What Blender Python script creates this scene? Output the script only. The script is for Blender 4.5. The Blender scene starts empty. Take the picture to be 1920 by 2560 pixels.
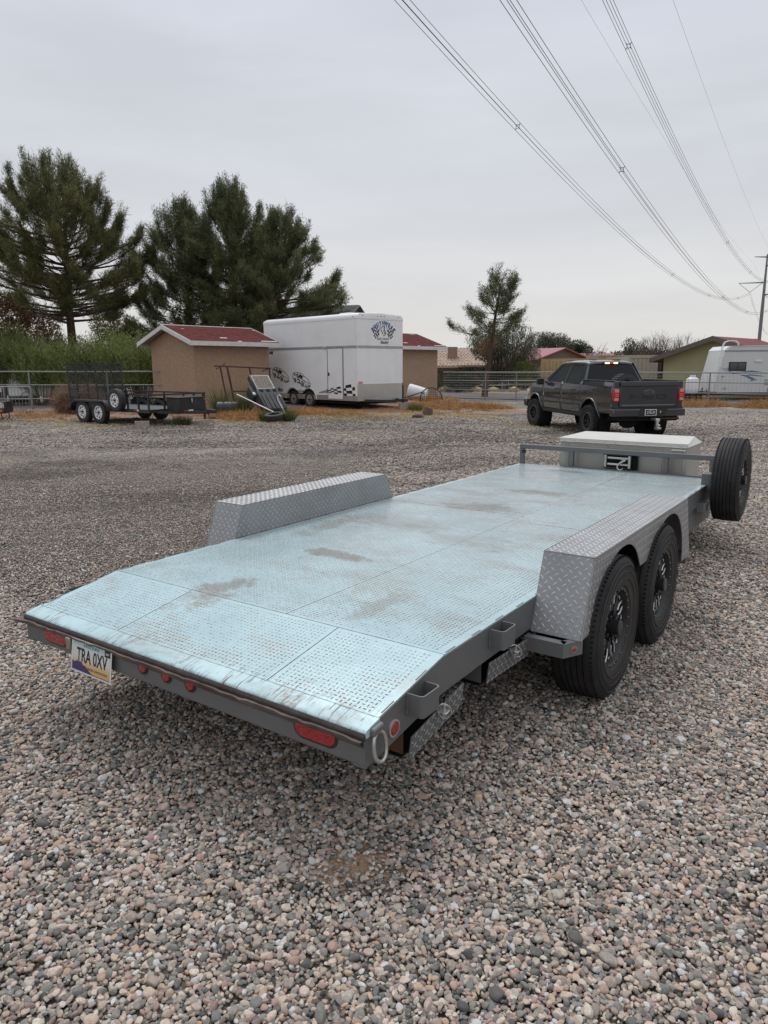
import bpy, bmesh, math, random
import numpy as np
from mathutils import Vector, Matrix
random.seed(7); rng = np.random.default_rng(7)
PI = math.pi
scene = bpy.context.scene
COL = scene.collection

# ------------------------------------------------------------------ camera
CAM_H, PITCH, ROLL, FPX = 1.723, 0.2018, -0.0042, 1790.0
cam_d = bpy.data.cameras.new('camera'); cam = bpy.data.objects.new('camera', cam_d); COL.objects.link(cam)
cam_d.sensor_fit = 'VERTICAL'; cam_d.sensor_height = 36.0; cam_d.lens = 36.0*FPX/2560.0
cam_d.clip_start = 0.05; cam_d.clip_end = 3000
_f = Vector((0, math.cos(PITCH), -math.sin(PITCH))); _r = Vector((1, 0, 0)); _u = _r.cross(_f)
_r2 = math.cos(ROLL)*_r + math.sin(ROLL)*_u; _u2 = -math.sin(ROLL)*_r + math.cos(ROLL)*_u
cam.matrix_world = Matrix(((_r2.x, _u2.x, -_f.x, 0), (_r2.y, _u2.y, -_f.y, 0), (_r2.z, _u2.z, -_f.z, CAM_H), (0, 0, 0, 1)))
scene.camera = cam
def bearing(px, py, Y):
    """survey helper: world x and z of a point seen at photo pixel (px,py) whose distance ahead is Y metres"""
    v = (px-960)/FPX*_r2 - (py-1280)/FPX*_u2 + _f
    return v.x/v.y*Y, CAM_H + v.z/v.y*Y

# ------------------------------------------------------------------ sky and light
SUN_EL, SUN_AZ = math.radians(60), math.radians(-14)
world = bpy.data.worlds.new('World'); scene.world = world; world.use_nodes = True
nt = world.node_tree; N = nt.nodes; LK = nt.links
for n in list(N): N.remove(n)
wo = N.new('ShaderNodeOutputWorld'); bg = N.new('ShaderNodeBackground'); bg.inputs['Strength'].default_value = 0.1
sky = N.new('ShaderNodeTexSky'); sky.sky_type = 'NISHITA'; sky.sun_disc = False
sky.sun_elevation = SUN_EL; sky.sun_rotation = SUN_AZ; sky.dust_density = 3
tc = N.new('ShaderNodeTexCoord'); sp = N.new('ShaderNodeSeparateXYZ'); LK.new(tc.outputs['Generated'], sp.inputs[0])
el = N.new('ShaderNodeValToRGB')      # overcast layer: warm pale at the horizon, cool grey above
cr = el.color_ramp; cr.elements[0].position = 0.0; cr.elements[0].color = (0.76, 0.745, 0.71, 1)
cr.elements[1].position = 1.0; cr.elements[1].color = (1.02, 1.06, 1.14, 1)
for p, c in ((0.06, (0.74, 0.735, 0.725, 1)), (0.2, (0.66, 0.68, 0.715, 1)), (0.42, (0.645, 0.685, 0.755, 1))):
    e = cr.elements.new(p); e.color = c
LK.new(sp.outputs['Z'], el.inputs[0])
mp = N.new('ShaderNodeMapping'); mp.inputs['Scale'].default_value = (1.0, 1.6, 5.5); mp.inputs['Rotation'].default_value = (0.12, 0.25, 0.3)
LK.new(tc.outputs['Generated'], mp.inputs[0])
nz = N.new('ShaderNodeTexNoise'); nz.inputs['Scale'].default_value = 2.2; nz.inputs['Detail'].default_value = 5; nz.inputs['Roughness'].default_value = 0.55; nz.inputs['Distortion'].default_value = 0.3
LK.new(mp.outputs[0], nz.inputs['Vector'])
mr = N.new('ShaderNodeMapRange'); mr.inputs['From Min'].default_value = .3; mr.inputs['From Max'].default_value = .7; mr.inputs['To Min'].default_value = 9.5; mr.inputs['To Max'].default_value = 10.8
LK.new(nz.outputs['Fac'], mr.inputs[0])
mu = N.new('ShaderNodeVectorMath'); mu.operation = 'SCALE'; LK.new(el.outputs[0], mu.inputs[0]); LK.new(mr.outputs[0], mu.inputs['Scale'])
mx = N.new('ShaderNodeMix'); mx.data_type = 'RGBA'; mx.inputs['Factor'].default_value = 0.95
LK.new(sky.outputs[0], mx.inputs['A']); LK.new(mu.outputs[0], mx.inputs['B'])
LK.new(mx.outputs['Result'], bg.inputs['Color']); LK.new(bg.outputs[0], wo.inputs[0])
sd = bpy.data.lights.new('sun', 'SUN'); sd.energy = 1.5; sd.angle = math.radians(30); sd.color = (1, 0.975, 0.94)
sun = bpy.data.objects.new('sun', sd); COL.objects.link(sun)
sun.rotation_euler = Vector((-math.sin(SUN_AZ)*math.cos(SUN_EL), -math.cos(SUN_AZ)*math.cos(SUN_EL), -math.sin(SUN_EL))).to_track_quat('-Z', 'Y').to_euler()
vs = scene.view_settings; vs.view_transform = 'Standard'; vs.look = 'None'; vs.exposure = 0.0; vs.gamma = 1.0; vs.use_curve_mapping = False

# ------------------------------------------------------------------ materials
MATS = {}
def mat(name, col=(.5, .5, .5), rough=.6, metal=0., var=.12, vs=6., bump=.0, bs=40., dirt=None, ds=3., damt=.0, spec=.5, coat=0., emit=None, coords='Object', alpha=1., trans=0., col2=None):
    if name in MATS: return MATS[name]
    m = bpy.data.materials.new(name); m.use_nodes = True; t = m.node_tree; n = t.nodes; l = t.links
    b = n['Principled BSDF']; b.inputs['Roughness'].default_value = rough; b.inputs['Metallic'].default_value = metal
    b.inputs['Specular IOR Level'].default_value = spec if rough < .88 else min(spec, .2); b.inputs['Coat Weight'].default_value = coat
    b.inputs['Transmission Weight'].default_value = trans; b.inputs['Alpha'].default_value = alpha
    c = n.new('ShaderNodeTexCoord')
    z = n.new('ShaderNodeTexNoise'); z.inputs['Scale'].default_value = vs; z.inputs['Detail'].default_value = 6; z.inputs['Roughness'].default_value = .62
    l.new(c.outputs[coords], z.inputs['Vector'])
    r = n.new('ShaderNodeValToRGB'); lo = col2 if col2 else tuple(x*(1-var) for x in col); hi = tuple(min(1, x*(1+var)) for x in col)
    r.color_ramp.elements[0].position = .3; r.color_ramp.elements[0].color = (*lo, 1); r.color_ramp.elements[1].position = .7; r.color_ramp.elements[1].color = (*hi, 1)
    l.new(z.outputs['Fac'], r.inputs[0]); out = r.outputs[0]
    if dirt:
        d = n.new('ShaderNodeTexNoise'); d.inputs['Scale'].default_value = ds; d.inputs['Detail'].default_value = 9; d.inputs['Roughness'].default_value = .7
        l.new(c.outputs[coords], d.inputs['Vector'])
        k = n.new('ShaderNodeMapRange'); k.inputs['From Min'].default_value = .48; k.inputs['From Max'].default_value = .72; k.inputs['To Max'].default_value = damt; l.new(d.outputs['Fac'], k.inputs[0])
        x = n.new('ShaderNodeMix'); x.data_type = 'RGBA'; l.new(k.outputs[0], x.inputs['Factor']); l.new(out, x.inputs['A']); x.inputs['B'].default_value = (*dirt, 1); out = x.outputs['Result']
    l.new(out, b.inputs['Base Color'])
    rr = n.new('ShaderNodeMapRange'); rr.inputs['To Min'].default_value = max(.03, rough*.82); rr.inputs['To Max'].default_value = min(1, rough*1.2); l.new(z.outputs['Fac'], rr.inputs[0]); l.new(rr.outputs[0], b.inputs['Roughness'])
    if bump:
        q = n.new('ShaderNodeTexNoise'); q.inputs['Scale'].default_value = bs; q.inputs['Detail'].default_value = 4; l.new(c.outputs[coords], q.inputs['Vector'])
        u = n.new('ShaderNodeBump'); u.inputs['Strength'].default_value = bump; u.inputs['Distance'].default_value = .02; l.new(q.outputs['Fac'], u.inputs['Height']); l.new(u.outputs[0], b.inputs['Normal'])
    if emit:
        b.inputs['Emission Color'].default_value = (*emit[0], 1); b.inputs['Emission Strength'].default_value = emit[1]
    MATS[name] = m; return m

def leafmat(name, stops, rough=.6, trans=.25):
    if name in MATS: return MATS[name]
    m = bpy.data.materials.new(name); m.use_nodes = True; t = m.node_tree; n = t.nodes; l = t.links
    b = n['Principled BSDF']; b.inputs['Roughness'].default_value = rough; b.inputs['Specular IOR Level'].default_value = .3
    a = n.new('ShaderNodeAttribute'); a.attribute_name = 'tint'
    r = n.new('ShaderNodeValToRGB'); r.color_ramp.elements[0].color = (*stops[0], 1); r.color_ramp.elements[1].color = (*stops[-1], 1)
    for i, s in enumerate(stops[1:-1]): e = r.color_ramp.elements.new((i+1)/(len(stops)-1)); e.color = (*s, 1)
    l.new(a.outputs['Fac'], r.inputs[0]); l.new(r.outputs[0], b.inputs['Base Color'])
    tr = n.new('ShaderNodeBsdfTranslucent'); l.new(r.outputs[0], tr.inputs[0]); ms = n.new('ShaderNodeMixShader'); ms.inputs[0].default_value = trans
    l.new(b.outputs[0], ms.inputs[1]); l.new(tr.outputs[0], ms.inputs[2]); l.new(ms.outputs[0], n['Material Output'].inputs[0])
    MATS[name] = m; return m

# ------------------------------------------------------------------ mesh helpers
def tag(o, label=None, cat=None, group=None, kind=None):
    if label: o['label'] = label
    if cat: o['category'] = cat
    if group: o['group'] = group
    if kind: o['kind'] = kind
    return o
def thing(name, label, cat, loc=(0, 0, 0), rz=0, group=None, rot=None):
    o = bpy.data.objects.new(name, None); COL.objects.link(o); o.location = loc; o.rotation_euler = rot if rot else (0, 0, rz); o.empty_display_size = .3
    return tag(o, label, cat, group)
def copy_tree(o, parent=None, depth=0):
    c = o.copy(); COL.objects.link(c)
    if parent: c.parent = parent
    for ch in list(o.children): copy_tree(ch, c, depth+1)
    return c

class MB:
    def __init__(s): s.v = []; s.f = []
    def add(s, V, F):
        k = len(s.v); s.v += [tuple(p) for p in V]; s.f += [tuple(i+k for i in f) for f in F]; return s
    def box(s, x0, x1, y0, y1, z0, z1, M=None):
        V = [(x, y, z) for z in (z0, z1) for y in (y0, y1) for x in (x0, x1)]
        if M is not None: V = [tuple(M @ Vector(p)) for p in V]
        return s.add(V, [(0, 2, 3, 1), (4, 5, 7, 6), (0, 1, 5, 4), (1, 3, 7, 5), (3, 2, 6, 7), (2, 0, 4, 6)])
    def hexa(s, b, t):   # bottom quad (ccw from above), top quad
        return s.add(list(b)+list(t), [(3, 2, 1, 0), (4, 5, 6, 7), (0, 1, 5, 4), (1, 2, 6, 5), (2, 3, 7, 6), (3, 0, 4, 7)])
    def prism(s, poly, a, b, axis=0):   # poly in the two other axes, extruded a..b
        n = len(poly)
        def P(p, h): return (h, p[0], p[1]) if axis == 0 else (p[0], h, p[1]) if axis == 1 else (p[0], p[1], h)
        V = [P(p, a) for p in poly]+[P(p, b) for p in poly]
        return s.add(V, [tuple(range(n))[::-1], tuple(range(n, 2*n))]+[(i, (i+1) % n, n+(i+1) % n, n+i) for i in range(n)])
    def tube(s, pts, r, n=8, closed=False, cap=True):
        pts = [Vector(p) for p in pts]; m = len(pts); rs = r if isinstance(r, (list, tuple)) else [r]*m
        up = None; V = []
        for i, p in enumerate(pts):
            if closed: d = pts[(i+1) % m]-pts[i-1]
            else: d = pts[min(i+1, m-1)]-pts[max(i-1, 0)]
            d.normalize()
            if up is None: up = Vector((0, 0, 1)) if abs(d.z) < .9 else Vector((1, 0, 0))
            a = d.cross(up).normalized(); bb = a.cross(d).normalized(); up = bb
            for k in range(n):
                t = 2*PI*k/n; V.append(p+(a*math.cos(t)+bb*math.sin(t))*rs[i])
        F = []
        for i in range(m if closed else m-1):
            j = (i+1) % m
            for k in range(n): F.append((i*n+k, i*n+(k+1) % n, j*n+(k+1) % n, j*n+k))
        if cap and not closed: F += [tuple(range(n))[::-1], tuple((m-1)*n+k for k in range(n))]
        return s.add(V, F)
    def lathe(s, prof, c=(0, 0, 0), axis='x', n=32, closed=False):   # prof: (r, h)
        V = []; m = len(prof)
        for i in range(n):
            t = 2*PI*i/n; cs, sn = math.cos(t), math.sin(t)
            for r, h in prof:
                p = (h, r*cs, r*sn) if axis == 'x' else (r*cs, h, r*sn) if axis == 'y' else (r*cs, r*sn, h)
                V.append((p[0]+c[0], p[1]+c[1], p[2]+c[2]))
        F = []
        for i in range(n):
            j = (i+1) % n
            for k in range(m if closed else m-1):
                k2 = (k+1) % m; F.append((i*m+k, j*m+k, j*m+k2, i*m+k2))
        return s.add(V, F)
    def ico(s, c, r, sc=(1, 1, 1), sub=1, jit=0.):
        b = bmesh.new(); bmesh.ops.create_icosphere(b, subdivisions=sub, radius=1); V = []
        for v in b.verts:
            k = 1+random.uniform(-jit, jit); V.append((c[0]+v.co.x*r*sc[0]*k, c[1]+v.co.y*r*sc[1]*k, c[2]+v.co.z*r*sc[2]*k))
        F = [tuple(v.index for v in f.verts) for f in b.faces]; b.free(); return s.add(V, F)
    def build(s, name, m, parent=None, bevel=0, smooth=35, xf=None, seg=2, label=None, kind=None):
        me = bpy.data.meshes.new(name); V = s.v if xf is None else [tuple(xf @ Vector(p)) for p in s.v]
        me.from_pydata(V, [], s.f); me.update()
        b = bmesh.new(); b.from_mesh(me); bmesh.ops.recalc_face_normals(b, faces=b.faces); b.to_mesh(me); b.free()
        if smooth:
            me.polygons.foreach_set('use_smooth', [True]*len(me.polygons)); me.set_sharp_from_angle(angle=math.radians(smooth))
        ms = m if isinstance(m, (list, tuple)) else [m]
        for q in ms: me.materials.append(q)
        o = bpy.data.objects.new(name, me); COL.objects.link(o)
        if parent: o.parent = parent
        if bevel:
            w = o.modifiers.new('b', 'BEVEL'); w.width = bevel; w.segments = seg; w.limit_method = 'ANGLE'; w.angle_limit = math.radians(40); w.harden_normals = False
        if label: o['label'] = label
        if kind: o['kind'] = kind
        return o

def npmesh(name, V, F, m, parent=None, smooth=False, tint=None, kind=None):
    """V (n,3) floats, F (k,3 or 4) ints"""
    me = bpy.data.meshes.new(name); n, k = len(V), F.shape[1]
    me.vertices.add(n); me.vertices.foreach_set('co', np.asarray(V, dtype=np.float32).ravel())
    me.loops.add(F.size); me.loops.foreach_set('vertex_index', F.ravel().astype(np.int32))
    me.polygons.add(len(F)); me.polygons.foreach_set('loop_start', np.arange(0, F.size, k, dtype=np.int32)); me.polygons.foreach_set('loop_total', np.full(len(F), k, dtype=np.int32))
    if smooth: me.polygons.foreach_set('use_smooth', np.ones(len(F), bool))
    me.update(calc_edges=True); me.materials.append(m)
    if tint is not None:
        a = me.attributes.new('tint', 'FLOAT', 'POINT'); a.data.foreach_set('value', np.asarray(tint, dtype=np.float32))
    o = bpy.data.objects.new(name, me); COL.objects.link(o)
    if parent: o.parent = parent
    if kind: o['kind'] = kind
    return o

def text(name, s, size, m, parent, M, extrude=.0015, sx=1., align='CENTER', bold=0., shear=0.):
    cu = bpy.data.curves.new('t', 'FONT'); cu.body = s; cu.size = size; cu.align_x = align; cu.align_y = 'CENTER'; cu.extrude = extrude; cu.offset = bold; cu.resolution_u = 3; cu.shear = shear
    o = bpy.data.objects.new('t', cu); COL.objects.link(o); bpy.context.view_layer.update()
    me = bpy.data.meshes.new_from_object(o.evaluated_get(bpy.context.evaluated_depsgraph_get()))
    bpy.data.objects.remove(o); bpy.data.curves.remove(cu)
    me.transform(M @ Matrix.Diagonal((sx, 1, 1, 1))); me.materials.clear(); me.materials.append(m)
    r = bpy.data.objects.new(name, me); COL.objects.link(r); r.parent = parent; return r
def frame(o, xa, ya, za): # matrix from axes
    return Matrix(((xa[0], ya[0], za[0], o[0]), (xa[1], ya[1], za[1], o[1]), (xa[2], ya[2], za[2], o[2]), (0, 0, 0, 1)))

# numpy value noise
_T = rng.random((256, 256))
def vn(x, y, s):
    x = np.asarray(x)/s+100; y = np.asarray(y)/s+100; xi = np.floor(x).astype(int); yi = np.floor(y).astype(int); fx = x-xi; fy = y-yi
    fx = fx*fx*(3-2*fx); fy = fy*fy*(3-2*fy); g = lambda a, b: _T[a % 256, b % 256]
    return (g(xi, yi)*(1-fx)+g(xi+1, yi)*fx)*(1-fy)+(g(xi, yi+1)*(1-fx)+g(xi+1, yi+1)*fx)*fy
def fbm(x, y, s): return vn(x, y, s)*.5+vn(x, y, s*.47)*.3+vn(x, y, s*.21)*.2
def sst(e0, e1, x): t = np.clip((np.asarray(x, float)-e0)/(e1-e0), 0, 1); return t*t*(3-2*t)

def gz(x, y):   # ground height
    x = np.asarray(x, float); y = np.asarray(y, float)
    z = -.15*sst(1.5, 5, x)*sst(9, 17, y)
    z = z+.10*sst(29.5, 33, y)*sst(6, 2, np.abs(x+1.5))*sst(44, 38, y)
    z = z+(fbm(x, y, 3.)-.5)*.05*sst(3, 9, y)
    return z
def gzf(x, y): return float(gz(x, y))

# ------------------------------------------------------------------ ground
def axis_coords(a, b, step, far, n):
    core = np.arange(a, b+1e-6, step); k = np.linspace(0, 1, n)[1:]**2.2*far
    return np.concatenate([(a-k)[::-1], core, b+k])
gx = axis_coords(-26, 26, .3, 700, 22); gy = axis_coords(-3, 48, .3, 1100, 24)
GX, GY = np.meshgrid(gx, gy); GZ = gz(GX, GY)
nx, ny = len(gx), len(gy)
Vg = np.stack([GX.ravel(), GY.ravel(), GZ.ravel()], 1)
I = (np.arange(ny-1)[:, None]*nx+np.arange(nx-1)[None]).ravel(); Fg = np.stack([I, I+1, I+nx+1, I+nx], 1)
def dirt_mask(x, y):
    n = fbm(x, y, 1.7); n2 = fbm(x+40, y, .6)
    def el(cx, cy, rx, ry): return 1-np.sqrt(((x-cx)/rx)**2+((y-cy)/ry)**2)
    m = np.maximum.reduce([el(-1.5, 29, 7.5, 4.2), el(-6.5, 26.2, 4.4, 2.6), el(2.6, 31, 4.2, 3.8), el(-14, 27.5, 7, 2.4), el(-5.0, 24.6, 2.2, 1.4), el(-10.5, 24.5, 2.2, 1.2)])
    return sst(-.02, .34, m-.06+(n-.5)*.8+(n2-.5)*.6)
def straw_mask(x, y):
    n = fbm(x+9, y+3, .9)
    def el(cx, cy, rx, ry): return 1-np.sqrt(((x-cx)/rx)**2+((y-cy)/ry)**2)
    m = np.maximum.reduce([el(-.5, 24.3, 4.0, 2.6), el(-4.6, 22.6, 2.6, 1.6), el(3., 26, 2.5, 2.), el(-8, 21.2, 3, .7), el(4.8, 22.5, 2.5, 1.0), el(-11, 22.6, 4, .8)])
    return sst(.05, .6, m+(n-.5)*.9)*.8
def track_mask(x, y):   # >.5 pale packed grit, <.5 dark
    n = fbm(x*.6-y*.25, y*1.2, 2.2); n2 = fbm(x*.5+y*.1+7, y*1.4, .9); n3 = fbm(x+3, y*1.6, .35)
    return np.clip(.5+(n-.47)*1.6+(n2-.5)*.9+(n3-.5)*.6, 0, 1)
ground_m = bpy.data.materials.new('gravel_ground'); ground_m.use_nodes = True
def build_ground_mat(m):
    t = m.node_tree; n = t.nodes; l = t.links; b = n['Principled BSDF']; b.inputs['Roughness'].default_value = .92; b.inputs['Specular IOR Level'].default_value = .25
    g = n.new('ShaderNodeNewGeometry')
    def vor(scale):
        v = n.new('ShaderNodeTexVoronoi'); v.inputs['Scale'].default_value = scale; v.inputs['Randomness'].default_value = 1
        l.new(g.outputs['Position'], v.inputs['Vector']); return v
    def noise(scale, det=5, r=.6):
        v = n.new('ShaderNodeTexNoise'); v.inputs['Scale'].default_value = scale; v.inputs['Detail'].default_value = det; v.inputs['Roughness'].default_value = r
        l.new(g.outputs['Position'], v.inputs['Vector']); return v
    def ramp(src, st):
        r = n.new('ShaderNodeValToRGB'); e = r.color_ramp.elements; e[0].position, e[0].color = st[0][0], (*st[0][1], 1); e[1].position, e[1].color = st[-1][0], (*st[-1][1], 1)
        for p, c in st[1:-1]: k = e.new(p); k.color = (*c, 1)
        l.new(src, r.inputs[0]); return r.outputs[0]
    def mix(f, a, b_, mode='MIX'):
        x = n.new('ShaderNodeMix'); x.data_type = 'RGBA'; x.blend_type = mode
        for k, s in (('Factor', f), ('A', a), ('B', b_)):
            if isinstance(s, (int, float)): x.inputs[k].default_value = s
            elif isinstance(s, tuple): x.inputs[k].default_value = (*s, 1)
            else: l.new(s, x.inputs[k])
        return x.outputs['Result']
    def attr(s): a = n.new('ShaderNodeAttribute'); a.attribute_name = s; return a.outputs['Fac']
    def mapr(s, a, b_, c=0., d=1.):
        x = n.new('ShaderNodeMapRange'); x.inputs[1].default_value = a; x.inputs[2].default_value = b_; x.inputs[3].default_value = c; x.inputs[4].default_value = d; l.new(s, x.inputs[0]); return x.outputs[0]
    v = vor(26); sc = n.new('ShaderNodeSeparateColor'); l.new(v.outputs['Color'], sc.inputs[0])
    stone = ramp(sc.outputs[0], [(0, (.05, .05, .052)), (.3, (.15, .14, .13)), (.55, (.27, .24, .215)), (.8, (.42, .365, .32)), (1, (.68, .62, .56))])
    v2 = vor(11); sc2 = n.new('ShaderNodeSeparateColor'); l.new(v2.outputs['Color'], sc2.inputs[0])
    stone = mix(.30, stone, ramp(sc2.outputs[0], [(0, (.04, .04, .04)), (1, (.58, .51, .45))]))
    stone = mix(mapr(v.outputs['Distance'], .28, .62, 0, .55), stone, (.045, .04, .036))   # gaps between stones, their shade put into the colour
    tr = n.new('ShaderNodeMath'); tr.operation = 'ADD'; l.new(attr('track'), tr.inputs[0]); nn = noise(1.3, 7, .7); l.new(mapr(nn.outputs['Fac'], .3, .7, -.25, .25), tr.inputs[1])
    stone = mix(mapr(tr.outputs[0], .5, .95, 0, .5), stone, (.40, .35, .30))
    stone = mix(mapr(tr.outputs[0], .45, .0, 0, .5), stone, (.085, .078, .07))
    dn = noise(9, 8, .75)
    dirtc = ramp(dn.outputs['Fac'], [(.3, (.16, .10, .075)), (.5, (.26, .165, .12)), (.68, (.36, .25, .18))])
    e1 = noise(3.2, 8, .8); ad = n.new('ShaderNodeMath'); ad.operation = 'ADD'; l.new(attr('dirt'), ad.inputs[0]); l.new(mapr(e1.outputs['Fac'], .3, .7, -.4, .4), ad.inputs[1])
    c = mix(mapr(ad.outputs[0], .35, .75), stone, dirtc)
    strawc = ramp(noise(40, 4, .7).outputs['Fac'], [(.35, (.17, .13, .06)), (.65, (.50, .38, .17))])
    a2 = n.new('ShaderNodeMath'); a2.operation = 'ADD'; l.new(attr('straw'), a2.inputs[0]); l.new(mapr(noise(7, 8, .8).outputs['Fac'], .3, .7, -.5, .5), a2.inputs[1])
    c = mix(mapr(a2.outputs[0], .5, .85, 0, .8), c, strawc)
    # beneath the loose pebbles close by: dark gritty soil
    c = mix(attr('near'), c, ramp(noise(60, 6, .7).outputs['Fac'], [(.3, (.035, .03, .026)), (.7, (.10, .08, .062))]))
    c = mix(attr('yard'), c, ramp(noise(.8, 8, .7).outputs['Fac'], [(.3, (.17, .13, .10)), (.7, (.30, .24, .19))]))
    l.new(c, b.inputs['Base Color'])
    bp = n.new('ShaderNodeBump'); bp.inputs['Strength'].default_value = .9; bp.inputs['Distance'].default_value = .02
    inv = n.new('ShaderNodeMath'); inv.operation = 'MULTIPLY'; inv.inputs[1].default_value = -1; l.new(v.outputs['Distance'], inv.inputs[0]); l.new(inv.outputs[0], bp.inputs['Height']); l.new(bp.outputs[0], b.inputs['Normal'])
build_ground_mat(ground_m)
ground = npmesh('ground', Vg, Fg, ground_m, smooth=True); tag(ground, kind='structure')
def add_attr(o, name, vals, dom='POINT', typ='FLOAT', key='value'):
    a = o.data.attributes.new(name, typ, dom); a.data.foreach_set(key, np.asarray(vals, dtype=np.float32).ravel())
x_, y_ = Vg[:, 0], Vg[:, 1]
add_attr(ground, 'dirt', dirt_mask(x_, y_)); add_attr(ground, 'straw', straw_mask(x_, y_)); add_attr(ground, 'track', track_mask(x_, y_))
add_attr(ground, 'near', sst(15, 9.5, y_)*.9)
add_attr(ground, 'yard', sst(40, 43, y_+.42*(x_-5)*(x_ > 5)))

# road strip behind the pipe fence
rd = MB(); 
def on_fence(t, off): # fence runs from A to B ; offset behind it
    A = Vector((2.5, 40.6)); B = Vector((24, 27.2)); d = (B-A).normalized(); nrm = Vector((-d.y, d.x)); p = A+d*t+nrm*off; return p
strip = []
V = []; F = []
for i, t in enumerate(np.linspace(-40, 60, 60)):
    for off in (1.5, 9.5): p = on_fence(t, off); V.append((p.x, p.y, gzf(p.x, p.y)+.03))
for i in range(59): F.append((2*i, 2*i+2, 2*i+3, 2*i+1))
rd.add(V, F); road = rd.build('road', mat('worn_asphalt', (.13, .115, .108), .9, var=.2, vs=1.5, bump=.3, bs=60), smooth=60); tag(road, kind='structure')

# ------------------------------------------------------------------ loose river pebbles (instances, one object)
def pebble_mesh(i):
    b = bmesh.new(); bmesh.ops.create_icosphere(b, subdivisions=3, radius=.5)
    r = random.Random(i*13+5); ax = [(Vector((r.gauss(0, 1), r.gauss(0, 1), r.gauss(0, 1))).normalized(), r.uniform(.26, .46)) for _ in range(9)]
    for v in b.verts:
        for a, h in ax:      # flatten against a few planes so the stones are faceted by wear
            d = v.co.dot(a)
            if d > h: v.co -= a*(d-h)*.82
    me = bpy.data.meshes.new('pebble'); bmesh.ops.smooth_vert(b, verts=b.verts, factor=.5, use_axis_x=True, use_axis_y=True, use_axis_z=True); b.to_mesh(me); b.free()
    me.polygons.foreach_set('use_smooth', [True]*len(me.polygons)); me.materials.append(peb_m); return me
peb_m = bpy.data.materials.new('river_pebble'); peb_m.use_nodes = True
t = peb_m.node_tree; n = t.nodes; l = t.links; b = n['Principled BSDF']; b.inputs['Roughness'].default_value = .7; b.inputs['Specular IOR Level'].default_value = .35
a = n.new('ShaderNodeAttribute'); a.attribute_type = 'INSTANCER'; a.attribute_name = 'tint'
r = n.new('ShaderNodeValToRGB'); e = r.color_ramp.elements; r.color_ramp.interpolation = 'CONSTANT'
PAL = [(0.130, 0.135, 0.130), (0.204, 0.197, 0.182), (0.303, 0.272, 0.247), (0.165, 0.174, 0.174), (0.348, 0.289, 0.253), (0.474, 0.377, 0.332), (0.092, 0.092, 0.092), (0.270, 0.245, 0.219), (0.561, 0.456, 0.403), (0.389, 0.325, 0.281), (0.224, 0.223, 0.203), (0.601, 0.545, 0.472),
       (0.409, 0.282, 0.240), (0.366, 0.316, 0.283), (0.533, 0.440, 0.359), (0.561, 0.561, 0.567), (0.261, 0.189, 0.172), (0.589, 0.487, 0.428), (0.426, 0.398, 0.352), (0.480, 0.354, 0.261), (0.260, 0.251, 0.243)]
e[0].color = (*PAL[0], 1); e[1].position = 1/len(PAL); e[1].color = (*PAL[1], 1)
for i in range(2, len(PAL)): k = e.new(i/len(PAL)); k.color = (*PAL[i], 1)
l.new(a.outputs['Fac'], r.inputs[0])
tcn = n.new('ShaderNodeTexCoord'); ns = n.new('ShaderNodeTexNoise'); ns.inputs['Scale'].default_value = 3; ns.inputs['Detail'].default_value = 6; ns.inputs['Roughness'].default_value = .7
l.new(tcn.outputs['Object'], ns.inputs['Vector'])
ms = n.new('ShaderNodeMix'); ms.data_type = 'RGBA'; ms.blend_type = 'MULTIPLY'; ms.inputs['Factor'].default_value = .8
rr = n.new('ShaderNodeValToRGB'); rr.color_ramp.elements[0].position = .3; rr.color_ramp.elements[0].color = (.68, .655, .62, 1); rr.color_ramp.elements[1].position = .68; rr.color_ramp.elements[1].color = (1.35, 1.32, 1.28, 1)
l.new(ns.outputs['Fac'], rr.inputs[0]); l.new(r.outputs[0], ms.inputs['A']); l.new(rr.outputs[0], ms.inputs['B'])
du = n.new('ShaderNodeAttribute'); du.attribute_type = 'INSTANCER'; du.attribute_name = 'dust'
md = n.new('ShaderNodeMix'); md.data_type = 'RGBA'; l.new(du.outputs['Fac'], md.inputs['Factor']); l.new(ms.outputs['Result'], md.inputs['A']); md.inputs['B'].default_value = (.335, .285, .24, 1)
so = n.new('ShaderNodeAttribute'); so.attribute_type = 'INSTANCER'; so.attribute_name = 'soot'
me2 = n.new('ShaderNodeMix'); me2.data_type = 'RGBA'; l.new(so.outputs['Fac'], me2.inputs['Factor']); l.new(md.outputs['Result'], me2.inputs['A']); me2.inputs['B'].default_value = (.10, .086, .072, 1)
l.new(me2.outputs['Result'], b.inputs['Base Color'])
bp = n.new('ShaderNodeBump'); bp.inputs['Strength'].default_value = .25; bp.inputs['Distance'].default_value = .05; ns2 = n.new('ShaderNodeTexNoise'); ns2.inputs['Scale'].default_value = 14; l.new(tcn.outputs['Object'], ns2.inputs['Vector']); l.new(ns2.outputs['Fac'], bp.inputs['Height']); l.new(bp.outputs[0], b.inputs['Normal'])

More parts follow.
